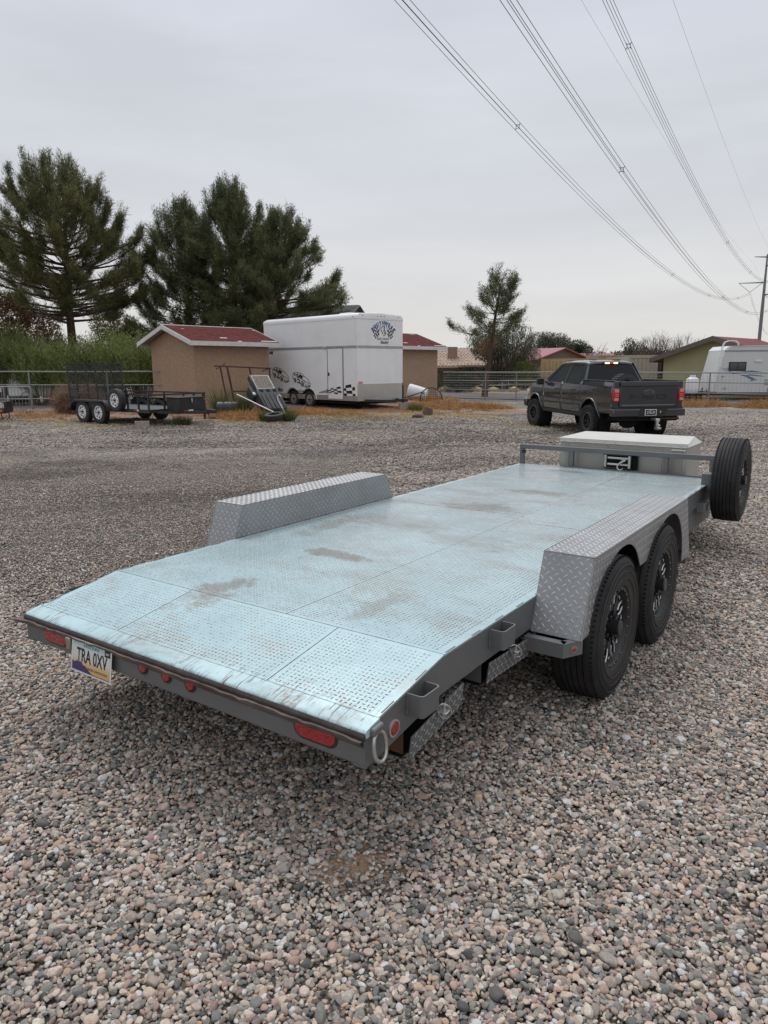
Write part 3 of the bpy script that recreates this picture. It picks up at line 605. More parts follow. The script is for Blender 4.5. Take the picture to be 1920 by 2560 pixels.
# ramp storage doors under the right rail (and left)
def door(s, y0, y1, zt0, zt1, h):
    x = s*(HW+.018); L_ = math.hypot(y1-y0, zt1-zt0); ya = np.array([0, (y1-y0)/L_, (zt1-zt0)/L_]); tilt = .1
    za = np.array([s*math.sin(-tilt)*0+s*.12, 0, .99]); na_ = np.cross(ya, za)*s; 
    P = lambda u, v, w: tuple(np.array([x, y0, zt0])+ya*u+za*v+na_*w)
    d = MB().hexa([P(0, -h, 0), P(L_, -h, 0), P(L_, -h, -.005), P(0, -h, -.005)], [P(0, 0, 0), P(L_, 0, 0), P(L_, 0, -.005), P(0, 0, -.005)]).build('ramp_door', mat('dull_door_plate', (.15, .155, .16), .5, .3), TR, smooth=0)
    V_, F_ = tread_pattern_mesh(lambda a, b_: (a > .006) & (a < L_-.006) & (b_ > -h+.006) & (b_ < -.006), 0, L_, -h, 0, .030, .025, .006, .0022, PI/4)
    npmesh('tread_lugs', on_plane(V_, P(0, 0, .0), ya, za, na_), F_, M_lugg, d, kind='stuff')
    MB().box(min(s*(HW-.03), s*(HW-.32)), max(s*(HW-.03), s*(HW-.32)), y0+.01, y0+.016, min(zt0, zt1)-h+.01, zt0+.03).build('ramp_pocket', M_rust if y0 < 0 else M_frame, TR, smooth=0)
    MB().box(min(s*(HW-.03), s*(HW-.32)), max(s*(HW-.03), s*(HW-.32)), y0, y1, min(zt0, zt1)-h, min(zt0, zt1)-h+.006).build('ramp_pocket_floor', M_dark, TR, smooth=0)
    # hasp tab and wire ring
    cy = .48*L_; c = np.array(P(cy, .0, .004))
    MB().hexa([tuple(c-ya*.016-za*.002), tuple(c+ya*.016-za*.002), tuple(c+ya*.016+na_*.04+za*.004), tuple(c-ya*.016+na_*.04+za*.004)],
              [tuple(c-ya*.016+za*.003), tuple(c+ya*.016+za*.003), tuple(c+ya*.016+na_*.04+za*.009), tuple(c-ya*.016+na_*.04+za*.009)]).build('hasp', M_zinc, d, bevel=.002)
    rr_ = [tuple(c+ya*(.002+.02*math.cos(t))+na_*(.022+.022*math.cos(t*1.0+.6))+za*(.004+.026*math.sin(t))) for t in np.linspace(0, 2*PI, 20, endpoint=False)]
    MB().tube(rr_, .0026, 6, closed=True).build('lynch_pin_ring', M_zinc, d, smooth=60)
    MB().tube([tuple(c+na_*.02+za*.03), tuple(c+na_*.02-za*.03)], .005, 8).build('lynch_pin', M_zinc, d)
for s in (1, -1):
    door(s, -.265, .13, .386, .450, .098); door(s, .36, .80, .452, .432, .098)

# fenders: (yr0 rear bottom, yr1 rear top, yf top, yfb)
def fender(s, yf, front_chamfer):
    xi, xo = s*(HW+.002), s*1.305; zt = .825; zb = .45; yr = .97; yrb = .83
    F_ = thing('fender', None, None); F_.name = 'fender'; F_.parent = TR
    # top
    m = MB().box(min(xi, xo), max(xi, xo), yr, yf, zt-.004, zt)
    m.build('fender_top', M_galv, F_, smooth=0)
    m = MB()  # rear slope
    yrm = yr-.09; zm = .70
    for (ya_, za_, yb_, zb_) in ((yr, zt, yrb+.0, zb),):
        m.hexa([(min(xi, xo), yb_, zb_), (max(xi, xo), yb_, zb_), (max(xi, xo), yb_+.004, zb_), (min(xi, xo), yb_+.004, zb_)], [(min(xi, xo), ya_, za_), (max(xi, xo), ya_, za_), (max(xi, xo), ya_+.004, za_-.003), (min(xi, xo), ya_+.004, za_-.003)])
    m.build('fender_rear_slope', M_galv, F_, smooth=0)
    m = MB(); yfb = yf+.2
    m.hexa([(min(xi, xo), yfb, zb-.07), (max(xi, xo), yfb, zb-.07), (max(xi, xo), yfb+.004, zb-.07), (min(xi, xo), yfb+.004, zb-.07)], [(min(xi, xo), yf, zt-.003), (max(xi, xo), yf, zt-.003), (max(xi, xo), yf+.004, zt), (min(xi, xo), yf+.004, zt)])
    m.build('fender_front_slope', M_galv, F_, smooth=0)
    def ztop(y):
        if y < yr: return zb+(zt-zb)*(y-yrb)/(yr-yrb)
        if y > yf: return zt+(zb-.07-zt)*(y-yf)/(yfb-yf)
        return zt
    def zlow(y):
        base = zb if y < 1.43 else .598 if y < 2.38 else zb-.07
        for c_, r_ in ((1.43, .39), (2.40, .43)):
            d = abs(y-c_)/r_
            if d < 1: base = max(base, .385+.40*(1-d**2.3)**.5)
        return min(base, ztop(y)-.004)
    ysk = sorted(set([yrb, yfb]+[round(v, 4) for v in np.linspace(yrb, yfb, 60)]+[c_+q*r_*k_ for c_, r_ in ((1.43, .39), (2.40, .43)) for q in (-1, 1) for k_ in (.9, .95, .98, .995, .9995, 1.0005)]+[yr, yf, 1.86, 1.90]))
    ysk = [y for y in ysk if yrb <= y <= yfb]; V = []; Fq = []
    for y in ysk: V += [(xo, y, zlow(y)), (xo, y, ztop(y)), (xo-s*.005, y, zlow(y)), (xo-s*.005, y, ztop(y))]
    for i in range(len(ysk)-1):
        a_ = i*4; Fq += [(a_, a_+4, a_+5, a_+1), (a_+2, a_+3, a_+7, a_+6), (a_, a_+2, a_+6, a_+4), (a_+1, a_+5, a_+7, a_+3)]
    MB().add(V, Fq).build('fender_skirt', M_galv, F_, smooth=0)
    B_ = [(y, zlow(y)) for y in ysk]
    lowpts = np.array(B_); 
    def inskirt(y, z):
        zl = np.interp(y, lowpts[:, 0], lowpts[:, 1]); zu = np.array([ztop(v) for v in y]); return (z > zl+.012) & (z < zu-.01) & (y > yrb+.01) & (y < yfb-.01)
    Va, Fa = tread_pattern_mesh(inskirt, yrb, yfb, .3, zt, .0325, .029, .0078, .0026, PI/4)
    Va = on_plane(Va, (xo, 0, 0), (0, 1, 0), (0, 0, 1), (s, 0, 0))
    Vb, Fb = tread_pattern_mesh(lambda a, b_: (a > .008) & (a < .245), 0, .253, yr+.01, yf-.01, .0325, .029, .0078, .0026, PI/4)
    Vb = on_plane(Vb, (xi, 0, zt), (s, 0, 0), (0, 1, 0), (0, 0, 1))
    Ls = math.hypot(yr-yrb, zt-zb); ua = np.array([0, (yr-yrb)/Ls, (zt-zb)/Ls]); un = np.array([0, -(zt-zb)/Ls, (yr-yrb)/Ls])
    Vc, Fc = tread_pattern_mesh(lambda a, b_: (a > .008) & (a < .245) & (b_ > .01) & (b_ < Ls-.01), 0, .253, 0, Ls, .0325, .029, .0078, .0026, PI/4)
    Vc = on_plane(Vc, (xi, yrb, zb), (s, 0, 0), ua, un)
    # inner wall above the deck
    iw = MB().prism([(yr-.075, DZ+.002), (yr, zt-.002), (yf, zt-.002), (yf+.105, DZ+.002)], xi-s*.004, xi, 0).build('fender_inner_wall', M_galv, F_, smooth=0)
    Vd, Fd = tread_pattern_mesh(lambda a, b_: (b_ > DZ+.008) & (b_ < zt-.01) & (a > yr-.07+.35*(b_-DZ)) & (a < yf+.09-.45*(b_-DZ)), yr-.1, yf+.1, DZ, zt, .0325, .029, .0078, .0026, PI/4)
    Vd = on_plane(Vd, (xi-s*.004, 0, 0), (0, 1, 0), (0, 0, 1), (-s, 0, 0))
    k = 0; VV = []; FF = []
    for v_, f_ in ((Va, Fa), (Vb, Fb), (Vc, Fc), (Vd, Fd)): VV.append(v_); FF.append(f_+k); k += len(v_)
    npmesh('tread_lugs', np.vstack(VV), np.vstack(FF), M_lugg, F_, kind='stuff')
    # corner weld beads
    for q0, q1 in (((xo, yr, zt), (xo, yf, zt)), ((xi, yr, zt), (xo, yr, zt)), ((xo, yr, zt), (xo, yrb, zb)), ((xi, yr, zt), (xi, yf, zt))):
        b_ = bead(q0, q1, .0035, m=M_galv); b_.parent = F_
    # support bracket
    br = MB().hexa([(min(xi, s*1.25), .755, .378), (max(xi, s*1.25), .755, .378), (max(xi, s*1.25), .80, .378), (min(xi, s*1.25), .80, .378)], [(min(xi, s*1.25), .755, .448), (max(xi, s*1.25), .755, .448), (max(xi, s*1.25), .80, .448), (min(xi, s*1.25), .80, .448)])
    br.hexa([(s*1.25, .755, .378), (s*1.305, .86, .378), (s*1.275, .875, .378), (s*1.22, .79, .378)], [(s*1.25, .755, .448), (s*1.305, .86, .448), (s*1.275, .875, .448), (s*1.22, .79, .448)])
    br.build('fender_bracket', M_frame, F_, smooth=0)
    d_ = Vector((s*1.305-s*1.25, .105, 0)).normalized(); nn = Vector((s*.105, -abs(s*.055), 0)).normalized()
    Mx = Matrix.Translation((s*1.28, .812, .413)) @ Vector((0, 0, 1)).rotation_difference(nn).to_matrix().to_4x4()
    MB().lathe([(0, .010), (.008, .009), (.0125, .003), (.0125, 0)], (0, 0, 0), 'z', 16).build('fender_light', M_redlens, F_, xf=Mx)
    MB().lathe([(.012, .003), (.017, .003), (.017, 0)], (0, 0, 0), 'z', 16).build('light_bezel', M_galv, F_, xf=Mx)
    MB().box(min(s*1.07, s*1.29), max(s*1.07, s*1.29), yfb-.02, yfb+.02, .31, .40).build('front_bracket', M_frame, F_, bevel=.004)
    # dark inner liner
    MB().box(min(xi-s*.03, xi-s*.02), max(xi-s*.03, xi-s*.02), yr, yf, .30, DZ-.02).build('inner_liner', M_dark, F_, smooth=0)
fender(1, 2.86, .2); fender(-1, 2.62, .2)

# wheels
def trailer_wheel(parent, x, y, z, s, R=.385, w=.235, name='wheel'):
    W_ = thing(name, None, None, (x, y, z)); W_.parent = parent; rim = .212
    MB().lathe(tyre_profile(R, w, rim, 5), (0, 0, 0), 'x', 72).build('tyre', M_tyre, W_, smooth=40)
    t_ = MB()
    for q in (.262, .30, .335):
        for k in (1, -1): t_.lathe([(q-.002, k*w*.495), (q, k*(w*.5+.002)), (q+.002, k*w*.495)], (0, 0, 0), 'x', 60)
    t_.build('sidewall_rings', M_sidewall, W_, smooth=50)
    sp_ = MB()   # shoulder sipes
    for i in range(90):
        a = 2*PI*i/90
        Mx = Matrix.Rotation(a, 4, 'X')
        for k in (1, -1): sp_.box(min(k*w*.385, k*w*.44), max(k*w*.385, k*w*.44), -.0035, .0035, R-.012, R-.0045, Mx)
    sp_.build('shoulder_sipes', M_dark, W_, smooth=0, kind='stuff')
    MB().lathe([(rim+.004, -w*.40), (rim-.014, -w*.38), (rim-.02, 0), (rim-.016, w*.36), (rim-.006, w*.42), (rim+.006, w*.43), (rim+.008, w*.40), (rim-.004, w*.30)], (0, 0, 0), 'x', 48).build('rim_barrel', M_black, W_, xf=Matrix.Scale(s, 4, (1, 0, 0)), smooth=40)
    d = w*.22; xf = Matrix.Scale(s, 4, (1, 0, 0))
    MB().lathe([(.045, d+.012), (.085, d+.004), (.12, d-.004), (.165, d-.03), (.205, d-.045), (.205, d-.055), (.045, d-.02)], (0, 0, 0), 'x', 48).build('rim_face', mat('rim_face_grey', (.04, .042, .046), .38, .25), W_, xf=xf, smooth=40)
    sp2 = MB(); ed = MB()
    for i in range(8):
        Mx = Matrix.Rotation(2*PI*i/8, 4, 'X')
        for q in (-1, 1):
            a0, a1 = q*.004, q*.016; 
            P_ = [(.085, q*.012), (.150, q*.020), (.198, q*.052)]
            for (r0, t0), (r1, t1) in zip(P_[:-1], P_[1:]):
                V = [(d-.004, t0-.010, r0), (d-.004, t0+.010, r0), (d-.002, t1+.011, r1), (d-.002, t1-.011, r1)]; Vt = [(v[0]+.022, v[1]*1, v[2]) for v in V]
                sp2.add([tuple(Mx @ Vector(p)) for p in V+Vt], [(0, 1, 2, 3), (7, 6, 5, 4), (0, 4, 5, 1), (1, 5, 6, 2), (2, 6, 7, 3), (3, 7, 4, 0)])
            if i % 2 == 0 or q > 0:
                E_ = [(d+.0195, P_[1][1]+q*.010, P_[1][0]-.035), (d+.0195, P_[1][1]+q*.011, P_[1][0]), (d+.0200, P_[2][1]+q*.010, P_[2][0]-.004)]
                ed.tube([Mx @ Vector(p) for p in E_], .0045, 5)
        ed.tube([Mx @ Vector((d+.019, .012*math.cos(t), .172+.010*math.sin(t))) for t in np.linspace(0, PI, 7)], .0028, 5)
    sp2.build('spokes', mat('satin_black_wheel', (.055, .057, .062), .32, .3, var=.15), W_, xf=xf, smooth=30)
    ed.build('milled_edges', M_alum, W_, xf=xf, smooth=50, kind='stuff')
    hb_ = MB().lathe([(0, d+.075), (.036, d+.074), (.041, d+.068), (.042, d), (.05, d-.002)], (0, 0, 0), 'x', 28).build('hub_cap', mat('gloss_black', (.02, .02, .021), .25, var=.1), W_, xf=xf)
    nt_ = MB()
    for i in range(8):
        Mx = Matrix.Rotation(2*PI*(i+.5)/8, 4, 'X'); nt_.tube([Mx @ Vector((d+.0, 0, .065)), Mx @ Vector((d+.028, 0, .065))], .0085, 6)
    nt_.build('lug_nuts', mat('gloss_black', (.02, .02, .021), .25), W_, xf=xf, kind='stuff')
    rv = MB()
    for i in range(24):
        Mx = Matrix.Rotation(2*PI*i/24, 4, 'X'); rv.tube([Mx @ Vector((w*.42, 0, rim-.010)), Mx @ Vector((w*.445, 0, rim-.010))], .0038, 5)
    rv.build('rim_rivets', M_zinc, W_, xf=xf, kind='stuff')
    return W_
for s in (1, -1):
    for yy in (1.31, 2.22): trailer_wheel(TR, s*1.222, yy, .376, s, w=.245)
# spare on the right front
spw = trailer_wheel(TR, 1.245, 4.93, .675, 1, R=.385, w=.235, name='spare_wheel')
MB().box(1.0, 1.16, 4.86, 5.0, .56, .72).build('spare_mount', M_frame, TR, bevel=.006)
# front rail with posts
MB().box(-1.055, 1.13, 5.33, 5.38, .785, .835).build('front_rail', M_frame, TR, bevel=.004)
for x in (-1.055+.025, -.445, .555, 1.0): MB().box(x-.025, x+.025, 5.332, 5.378, .58, .785).build('rail_post', M_frame, TR, bevel=.004)
MB().box(-1.05, 1.05, 5.322, 5.40, .45, .605).build('front_beam', M_frame, TR, bevel=.004)
MB().box(-.52, 1.06, 5.30, 5.32, DZ-.004, DZ+.012).build('deck_stop', M_frame, TR, smooth=0)
MB().box(-1.02, -.97, 5.31, 5.325, .74, .77).build('plug_bracket', M_black, TR, smooth=0)
# aluminium tool box
bx = MB().box(-.62, .73, 5.46, 6.10, .50, .885).build('tool_box', mat('box_aluminium', (.46, .44, .40), .42, .55, var=.06, vs=3), TR, bevel=.004)
MB().hexa([(-.63, 5.445, .885), (.74, 5.445, .885), (.74, 6.12, .885), (-.63, 6.12, .885)], [(-.63, 5.445, .925), (.74, 5.445, .925), (.66, 6.10, .948), (-.56, 6.10, .948)]).build('tool_box_lid', mat('box_lid', (.60, .585, .54), .4, .3, var=.05, vs=4), bx, bevel=.003)
hg = MB()
hg.tube([(-.62, 5.444, .884), (.73, 5.444, .884)], .006, 6)
hg.build('hinge', M_zinc, bx)
for k in range(12):
    x = -.57+k*.113; MB().box(x-.006, x+.006, 5.437, 5.447, .872, .898).build('rivet_tab', M_zinc, bx, smooth=0)
MB().box(.58, .72, 5.438, 5.446, .850, .866).build('lock_strip', M_alum, bx, smooth=0)
for x0, x1 in ((-.56, -.52), (-.40, -.08), (.27, .49), (.60, .69)):
    MB().box(x0, x1, 5.452, 5.459, .56, .86).build('box_panel', mat('box_panel', (.40, .39, .355), .5, .4, var=.06), bx, smooth=0)
# winch with roller fairlead and hook
wn = thing('winch', None, None); wn.parent = TR
MB().box(-.09, .25, 5.39, 5.45, .625, .79).build('winch_body', M_dark, wn, bevel=.005)
for z in (.675, .745): MB().tube([(-.045, 5.365, z), (.17, 5.365, z)], .016, 14).build('fairlead_roller', M_zinc, wn)
for x in (-.07, .185): MB().tube([(x, 5.36, .645), (x, 5.36, .775)], .017, 14).build('fairlead_roller', M_zinc, wn)
MB().box(-.09, .21, 5.345, 5.378, .636, .648).build('fairlead_plate', M_black, wn, smooth=0)
MB().box(-.09, .21, 5.345, 5.378, .774, .784).build('fairlead_plate', M_black, wn, smooth=0)
hk = [(.10+.03*math.cos(t), 5.325, .655+.032*math.sin(t)) for t in np.linspace(2.0, 6.1, 14)]
hk = [(.15, 5.335, .735), (.125, 5.33, .715), (.095, 5.325, .70)]+hk
MB().tube(hk, [.008, .008, .009]+[.009]*10+[.008, .006, .005, .003], 8).build('hook', M_zinc, wn, smooth=60)
for k, (cx, cz) in enumerate(((.135, .728), (.118, .742))):
    MB().tube([(cx+.018*math.cos(t), 5.327+.004*k, cz+.011*math.sin(t)) for t in np.linspace(0, 2*PI, 14, endpoint=False)], .0045, 6, closed=True).build('hook_link', M_zinc, wn, smooth=60)
# A frame tongue, jack
for s in (1, -1): MB().hexa([(s*.62, 5.4, .32), (s*.70, 5.4, .32), (s*.08, 7.15, .32), (s*.0, 7.15, .32)] if s > 0 else [(-.70, 5.4, .32), (-.62, 5.4, .32), (.0, 7.15, .32), (-.08, 7.15, .32)],
    [(s*.62, 5.4, .44), (s*.70, 5.4, .44), (s*.08, 7.15, .44), (s*.0, 7.15, .44)] if s > 0 else [(-.70, 5.4, .44), (-.62, 5.4, .44), (.0, 7.15, .44), (-.08, 7.15, .44)]).build('tongue_rail', M_frame, TR, smooth=0)
MB().box(-.05, .05, 7.1, 7.35, .36, .46).build('coupler', M_black, TR, bevel=.01)
MB().tube([(0, 6.6, .02), (0, 6.6, .5)], .03, 12).build('jack', M_black, TR)
# licence plate, curled outward at the top, hanging from the rear beam
pl = thing('licence_plate', None, None, (-.47, yb-.012, .497)); pl.parent = TR
pw, ph = .305, .152; cols = 14; rows = 8
def plate_pt(u, v, off=0.):   # u 0..1 left-right, v 0..1 top-bottom
    lean = .022*v; return Vector((-pw/2+pw*u, -.004-lean-off, -ph*v))
def plate_patch(name, m, fn, off, nu=30, nv=16):   # fn(u,v)->bool cell
    mb = MB(); V = []; F = []
    for j in range(nv+1):
        for i in range(nu+1): V.append(plate_pt(i/nu, j/nv, off))
    for j in range(nv):
        for i in range(nu):
            if fn((i+.5)/nu, (j+.5)/nv): F.append((j*(nu+1)+i, j*(nu+1)+i+1, (j+1)*(nu+1)+i+1, (j+1)*(nu+1)+i))
    mb.add(V, F); return mb.build(name, m, pl, smooth=60)
plate_patch('plate_sheet', mat('plate_white', (.68, .68, .66), .35, var=.03), lambda u, v: True, 0)
pm_ = bpy.data.materials.new('plate_sunset'); pm_.use_nodes = True; t = pm_.node_tree; n = t.nodes
tcx = n.new('ShaderNodeTexCoord'); sx = n.new('ShaderNodeSeparateXYZ'); t.links.new(tcx.outputs['Generated'], sx.inputs[0]); rp = n.new('ShaderNodeValToRGB')
for i, (p, c) in enumerate(((0, (.60, .33, .10)), (.30, (.62, .45, .22)), (.5, (.66, .65, .60)), (.75, (.60, .64, .64)), (1, (.14, .36, .37)))):
    e = rp.color_ramp.elements[i] if i < 2 else rp.color_ramp.elements.new(p)
    e.position = p; e.color = (*c, 1)
t.links.new(sx.outputs['Z'], rp.inputs[0]); t.links.new(rp.outputs[0], n['Principled BSDF'].inputs['Base Color']); n['Principled BSDF'].inputs['Roughness'].default_value = .35
plate_patch('plate_print', pm_, lambda u, v: .03 < u < .97 and .05 < v < .95, .0006)
def mountain(u): return .93-(.30*math.exp(-((u-.16)/.13)**2)+.16*math.exp(-((u-.42)/.16)**2)+.05)
MBm = MB(); V = []; F = []; nu = 60
for i in range(nu+1):
    u = .03+.94*i/nu; vt = min(.93, .70+.26*sst(.25, .62, u)-.06*math.sin(u*55)*.3*(u < .4)-.05*math.exp(-((u-.2)/.06)**2)); V += [plate_pt(u, vt, .0011), plate_pt(u, .95, .0011)]
for i in range(nu): F.append((2*i, 2*i+1, 2*i+3, 2*i+2))
MBm.add(V, F).build('mountain_print', mat('plate_purple', (.055, .035, .13), .4, var=.1), pl, smooth=0)
def plate_text(name, s, size, u, v, m, sx_=1., bold=0.):
    o = text(name, s, size, m, pl, Matrix.Identity(4), extrude=.0, sx=sx_, bold=bold)
    for vt in o.data.vertices:
        q = plate_pt(u+vt.co.x/pw, v-vt.co.y/ph, .0018); vt.co = q
    o.data.update(); return o
plate_text('plate_number', 'TRA 0XV', .088, .52, .47, M_blackink, .66, .0012)
plate_text('plate_state', 'A R I Z O N A', .020, .5, .14, mat('plate_teal_ink', (.03, .17, .19), .5), .95, .0004)
plate_text('plate_motto', 'GRAND CANYON STATE', .0135, .66, .80, mat('plate_brown_ink', (.16, .08, .03), .5), 1., .0003)
plate_patch('plate_sticker', M_blackink, lambda u, v: .84 < u < .965 and .07 < v < .25, .0016)
plate_text('sticker_number', '2024', .013, .9, .16, mat('plate_white', (.7, .7, .7), .4), 1., .0003).parent = pl
MB().box(-.665, -.63, yb-.03, yb+.0, .43, .49).build('plate_light', mat('dusty_chrome', (.32, .28, .22), .5, .5), TR, bevel=.006)

# ------------------------------------------------------------------ pickup truck (local: x right, y forward, origin under the rear axle)
M_car = mat('dark_grey_car_paint', (.048, .052, .059), .17, .3, var=.06, vs=1.5, coat=1., dirt=(.10, .09, .08), ds=1.6, damt=.25)
M_glass = mat('tinted_glass', (.012, .013, .015), .05, var=.05, spec=.8)
M_glassl = mat('side_glass', (.05, .055, .06), .05, var=.05, spec=.9)
M_trim = mat('black_plastic_trim', (.016, .016, .017), .55, var=.15)
PT = thing('pickup_truck', 'dark grey lifted crew cab pickup with glowing tail lights parked beyond the flat trailer', 'pickup truck', (6.349, 19.121, -.156), .182)
ZC, AR = .45, .53
def hwf(y): return .985-.13*sst(3.9, 4.65, y)-.03*sst(-.6, -1.25, y)-.012*sst(2.0, 3.2, y)*sst(4.4, 3.2, y)
def zuf(y): return float(np.interp(y, [-1.2, .52, .60, 3.1, 3.3, 4.2, 4.6], [1.475, 1.475, 1.43, 1.385, 1.385, 1.30, 1.13]))
def zlf(y):
    z = .60 if y > .3 else .66
    for c in (0, 3.69):
        d = abs(y-c)
        if d < AR: z = max(z, ZC+math.sqrt(max(0, AR*AR-d*d))*1.04)
    return z
def xs_at(y, z):
    h = hwf(y); t = [(.55, -.07), (.70, -.02), (.80, .0), (.95, -.012), (1.05, .0), (1.22, .004), (1.34, -.012), (1.42, -.045), (1.49, -.075)]
    return h+float(np.interp(z, [a for a, b in t], [b for a, b in t]))
def side_panel(name, y0, y1, s, g=.006):
    ys = sorted(set([round(v, 3) for v in np.linspace(y0+g, y1-g, max(4, int((y1-y0)/.07)))]+[round(c+d, 3) for c in (0, 3.69) for d in (-AR+.001, -AR+.02, -AR+.05, AR-.05, AR-.02, AR-.001) if y0+g < c+d < y1-g]))
    nz = 15; V = []; F = []
    for y in ys:
        zl, zu = zlf(y), zuf(y)
        for k in range(nz): z = zl+(zu-zl)*k/(nz-1); V.append((s*xs_at(y, z), y, z))
        V.append((s*(xs_at(y, zu)-.05), y, zu+.004))
    m = nz+1
    for i in range(len(ys)-1):
        for k in range(m-1): F.append((i*m+k, i*m+k+1, (i+1)*m+k+1, (i+1)*m+k))
    o = MB().add(V, F).build(name, M_car, PT, smooth=45); md = o.modifiers.new('t', 'SOLIDIFY'); md.thickness = .02; md.offset = -1; return o
for s in (-1, 1):
    side_panel('bed_side', -1.17, .56, s); rd_ = side_panel('rear_door', .56, 1.79, s); fd_ = side_panel('front_door', 1.79, 3.10, s); side_panel('front_fender', 3.10, 4.6, s)
    for o_, hy in ((rd_, .98), (fd_, 2.05)):
        MB().tube([(s*.985, hy-.09, 1.215), (s*1.02, hy-.07, 1.22), (s*1.02, hy+.07, 1.22), (s*.985, hy+.09, 1.215)], .016, 8).build('door_handle', M_trim, o_)
    for c in (0, 3.69):   # flared arch lip
        P_ = []
        for a in np.linspace(math.radians(8), math.radians(172), 26):
            y = c-(AR+.018)*math.cos(a)*.97; z = ZC+(AR+.018)*math.sin(a)*1.04; P_.append((s*(xs_at(y, min(z, 1.3))+.006), y, z))
        MB().tube(P_, .027, 8).build('wheel_arch_lip', M_car, PT, smooth=60)
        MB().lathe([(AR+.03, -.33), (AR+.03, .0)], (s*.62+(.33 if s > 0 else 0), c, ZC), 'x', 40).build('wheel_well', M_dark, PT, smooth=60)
    MB().box(min(s*.90, s*.955), max(s*.90, s*.955), .56, 3.1, .52, .61).build('rocker_panel', M_trim, PT, bevel=.01)
    # mirror
    MB().box(min(s*1.03, s*1.24), max(s*1.03, s*1.24), 2.88, 3.0, 1.30, 1.49).build('side_mirror', M_trim, PT, bevel=.03, seg=3)
    MB().box(min(s*.92, s*1.05), max(s*.92, s*1.05), 2.92, 2.98, 1.36, 1.40).build('mirror_arm', M_trim, PT, bevel=.01)
    # headlamp
    MB().box(min(s*.72, s*.90), max(s*.72, s*.90), 4.40, 4.60, .98, 1.13).build('headlight', mat('headlamp_glass', (.6, .6, .58), .1, coat=.8), PT, bevel=.03)
# cabin: lower body core, greenhouse glass, pillars, roof
MB().box(-.90, .90, .60, 3.2, .62, 1.36).build('cabin_core', M_dark, PT, smooth=0)
def ring(z, y0, y1, hw_, hr=None): hr = hr or hw_; return [(-hr, y0, z), (hr, y0, z), (hw_, y1, z), (-hw_, y1, z)]
gb = ring(1.37, .60, 3.22, .88, .87); gt = ring(1.925, .86, 2.38, .66, .645)
MB().hexa(gb, gt).build('side_windows', M_glassl, PT, smooth=0)
def lerp(a, b, t): return tuple(a[i]+(b[i]-a[i])*t for i in range(3))
def strip_on_side(s, b0, b1, t0, t1, off, m, name, h0=0., h1=1.):   # quad on greenhouse side between y b0..b1 at bottom, t0..t1 on top
    xb, xt = s*(.875+off), s*(.655+off)
    B0, B1, T0, T1 = (xb, b0, 1.37), (xb, b1, 1.37), (xt, t0, 1.93), (xt, t1, 1.93)
    A, B, C_, D = lerp(B0, T0, h0), lerp(B1, T1, h0), lerp(B1, T1, h1), lerp(B0, T0, h1); d = s*.03
    q = MB().hexa([(A[0]-d, A[1], A[2]), A, B, (B[0]-d, B[1], B[2])], [(D[0]-d, D[1], D[2]), D, C_, (C_[0]-d, C_[1], C_[2])]); return q.build(name, m, PT, bevel=.006)
for s in (-1, 1):
    strip_on_side(s, .56, .80, .80, .98, .02, M_car, 'rear_pillar')
    strip_on_side(s, 1.70, 1.86, 1.68, 1.80, .012, M_trim, 'centre_pillar')
    strip_on_side(s, 3.02, 3.28, 2.26, 2.40, .02, M_car, 'windscreen_pillar')
    strip_on_side(s, .80, 3.1, .97, 2.3, .014, M_car, 'window_top_rail', .90, 1.0)
    strip_on_side(s, .7, 3.2, .7, 3.1, .018, M_trim, 'window_sill', 0., .05)
# rear window wall
MB().hexa([(-.865, .575, 1.37), (.865, .575, 1.37), (.865, .60, 1.37), (-.865, .60, 1.37)], [(-.64, .845, 1.92), (.64, .845, 1.92), (.64, .87, 1.92), (-.64, .87, 1.92)]).build('cab_back', M_car, PT, bevel=.01)
def onrear(x, t, off): return (x, .575+.27*t-off, 1.37+.55*t)
rwin = MB().hexa([onrear(-.78, .13, .004), onrear(.78, .13, .004), onrear(.78, .13, -.002), onrear(-.78, .13, -.002)], [onrear(-.61, .93, .004), onrear(.61, .93, .004), onrear(.61, .93, -.002), onrear(-.61, .93, -.002)])
rwin.build('rear_window', mat('black_privacy_glass', (.008, .009, .010), .12, var=.05, spec=.25), PT, bevel=.002)
# windscreen, hood
MB().hexa([(-.80, 3.235, 1.37), (.80, 3.235, 1.37), (.80, 3.26, 1.37), (-.80, 3.26, 1.37)], [(-.62, 2.40, 1.925), (.62, 2.40, 1.925), (.62, 2.42, 1.925), (-.62, 2.42, 1.925)]).build('windscreen', M_glass, PT, bevel=.002)
V = []; F = []; ys = [.80, .86, 1.0, 1.5, 2.0, 2.3, 2.42, 2.47]; zz_ = [1.915, 1.965, 1.99, 2.0, 2.0, 1.985, 1.955, 1.92]; nx_ = 15
for y, z in zip(ys, zz_):
    for i in range(nx_): u = -1+2*i/(nx_-1); V.append((u*.69, y, z-(.055*abs(u)**4)))
for j in range(len(ys)-1):
    for i in range(nx_-1): a0 = j*nx_+i; F.append((a0, a0+1, a0+1+nx_, a0+nx_))
o = MB().add(V, F).build('roof', M_car, PT, smooth=60); md = o.modifiers.new('t', 'SOLIDIFY'); md.thickness = .05; md.offset = -1
V = []; F = []; ys = np.linspace(3.22, 4.60, 12)
for y in ys:
    for i in range(nx_):
        u = -1+2*i/(nx_-1); V.append((u*(xs_at(y, 1.3)-.06), y, zuf(y)+.045*(1-u*u)*sst(4.65, 4.3, y)+.03*math.exp(-((abs(u)-.45)/.12)**2)*sst(4.5, 4.2, y)))
for j in range(11):
    for i in range(nx_-1): a0 = j*nx_+i; F.append((a0, a0+1, a0+1+nx_, a0+nx_))
MB().add(V, F).build('bonnet', M_car, PT, smooth=60)
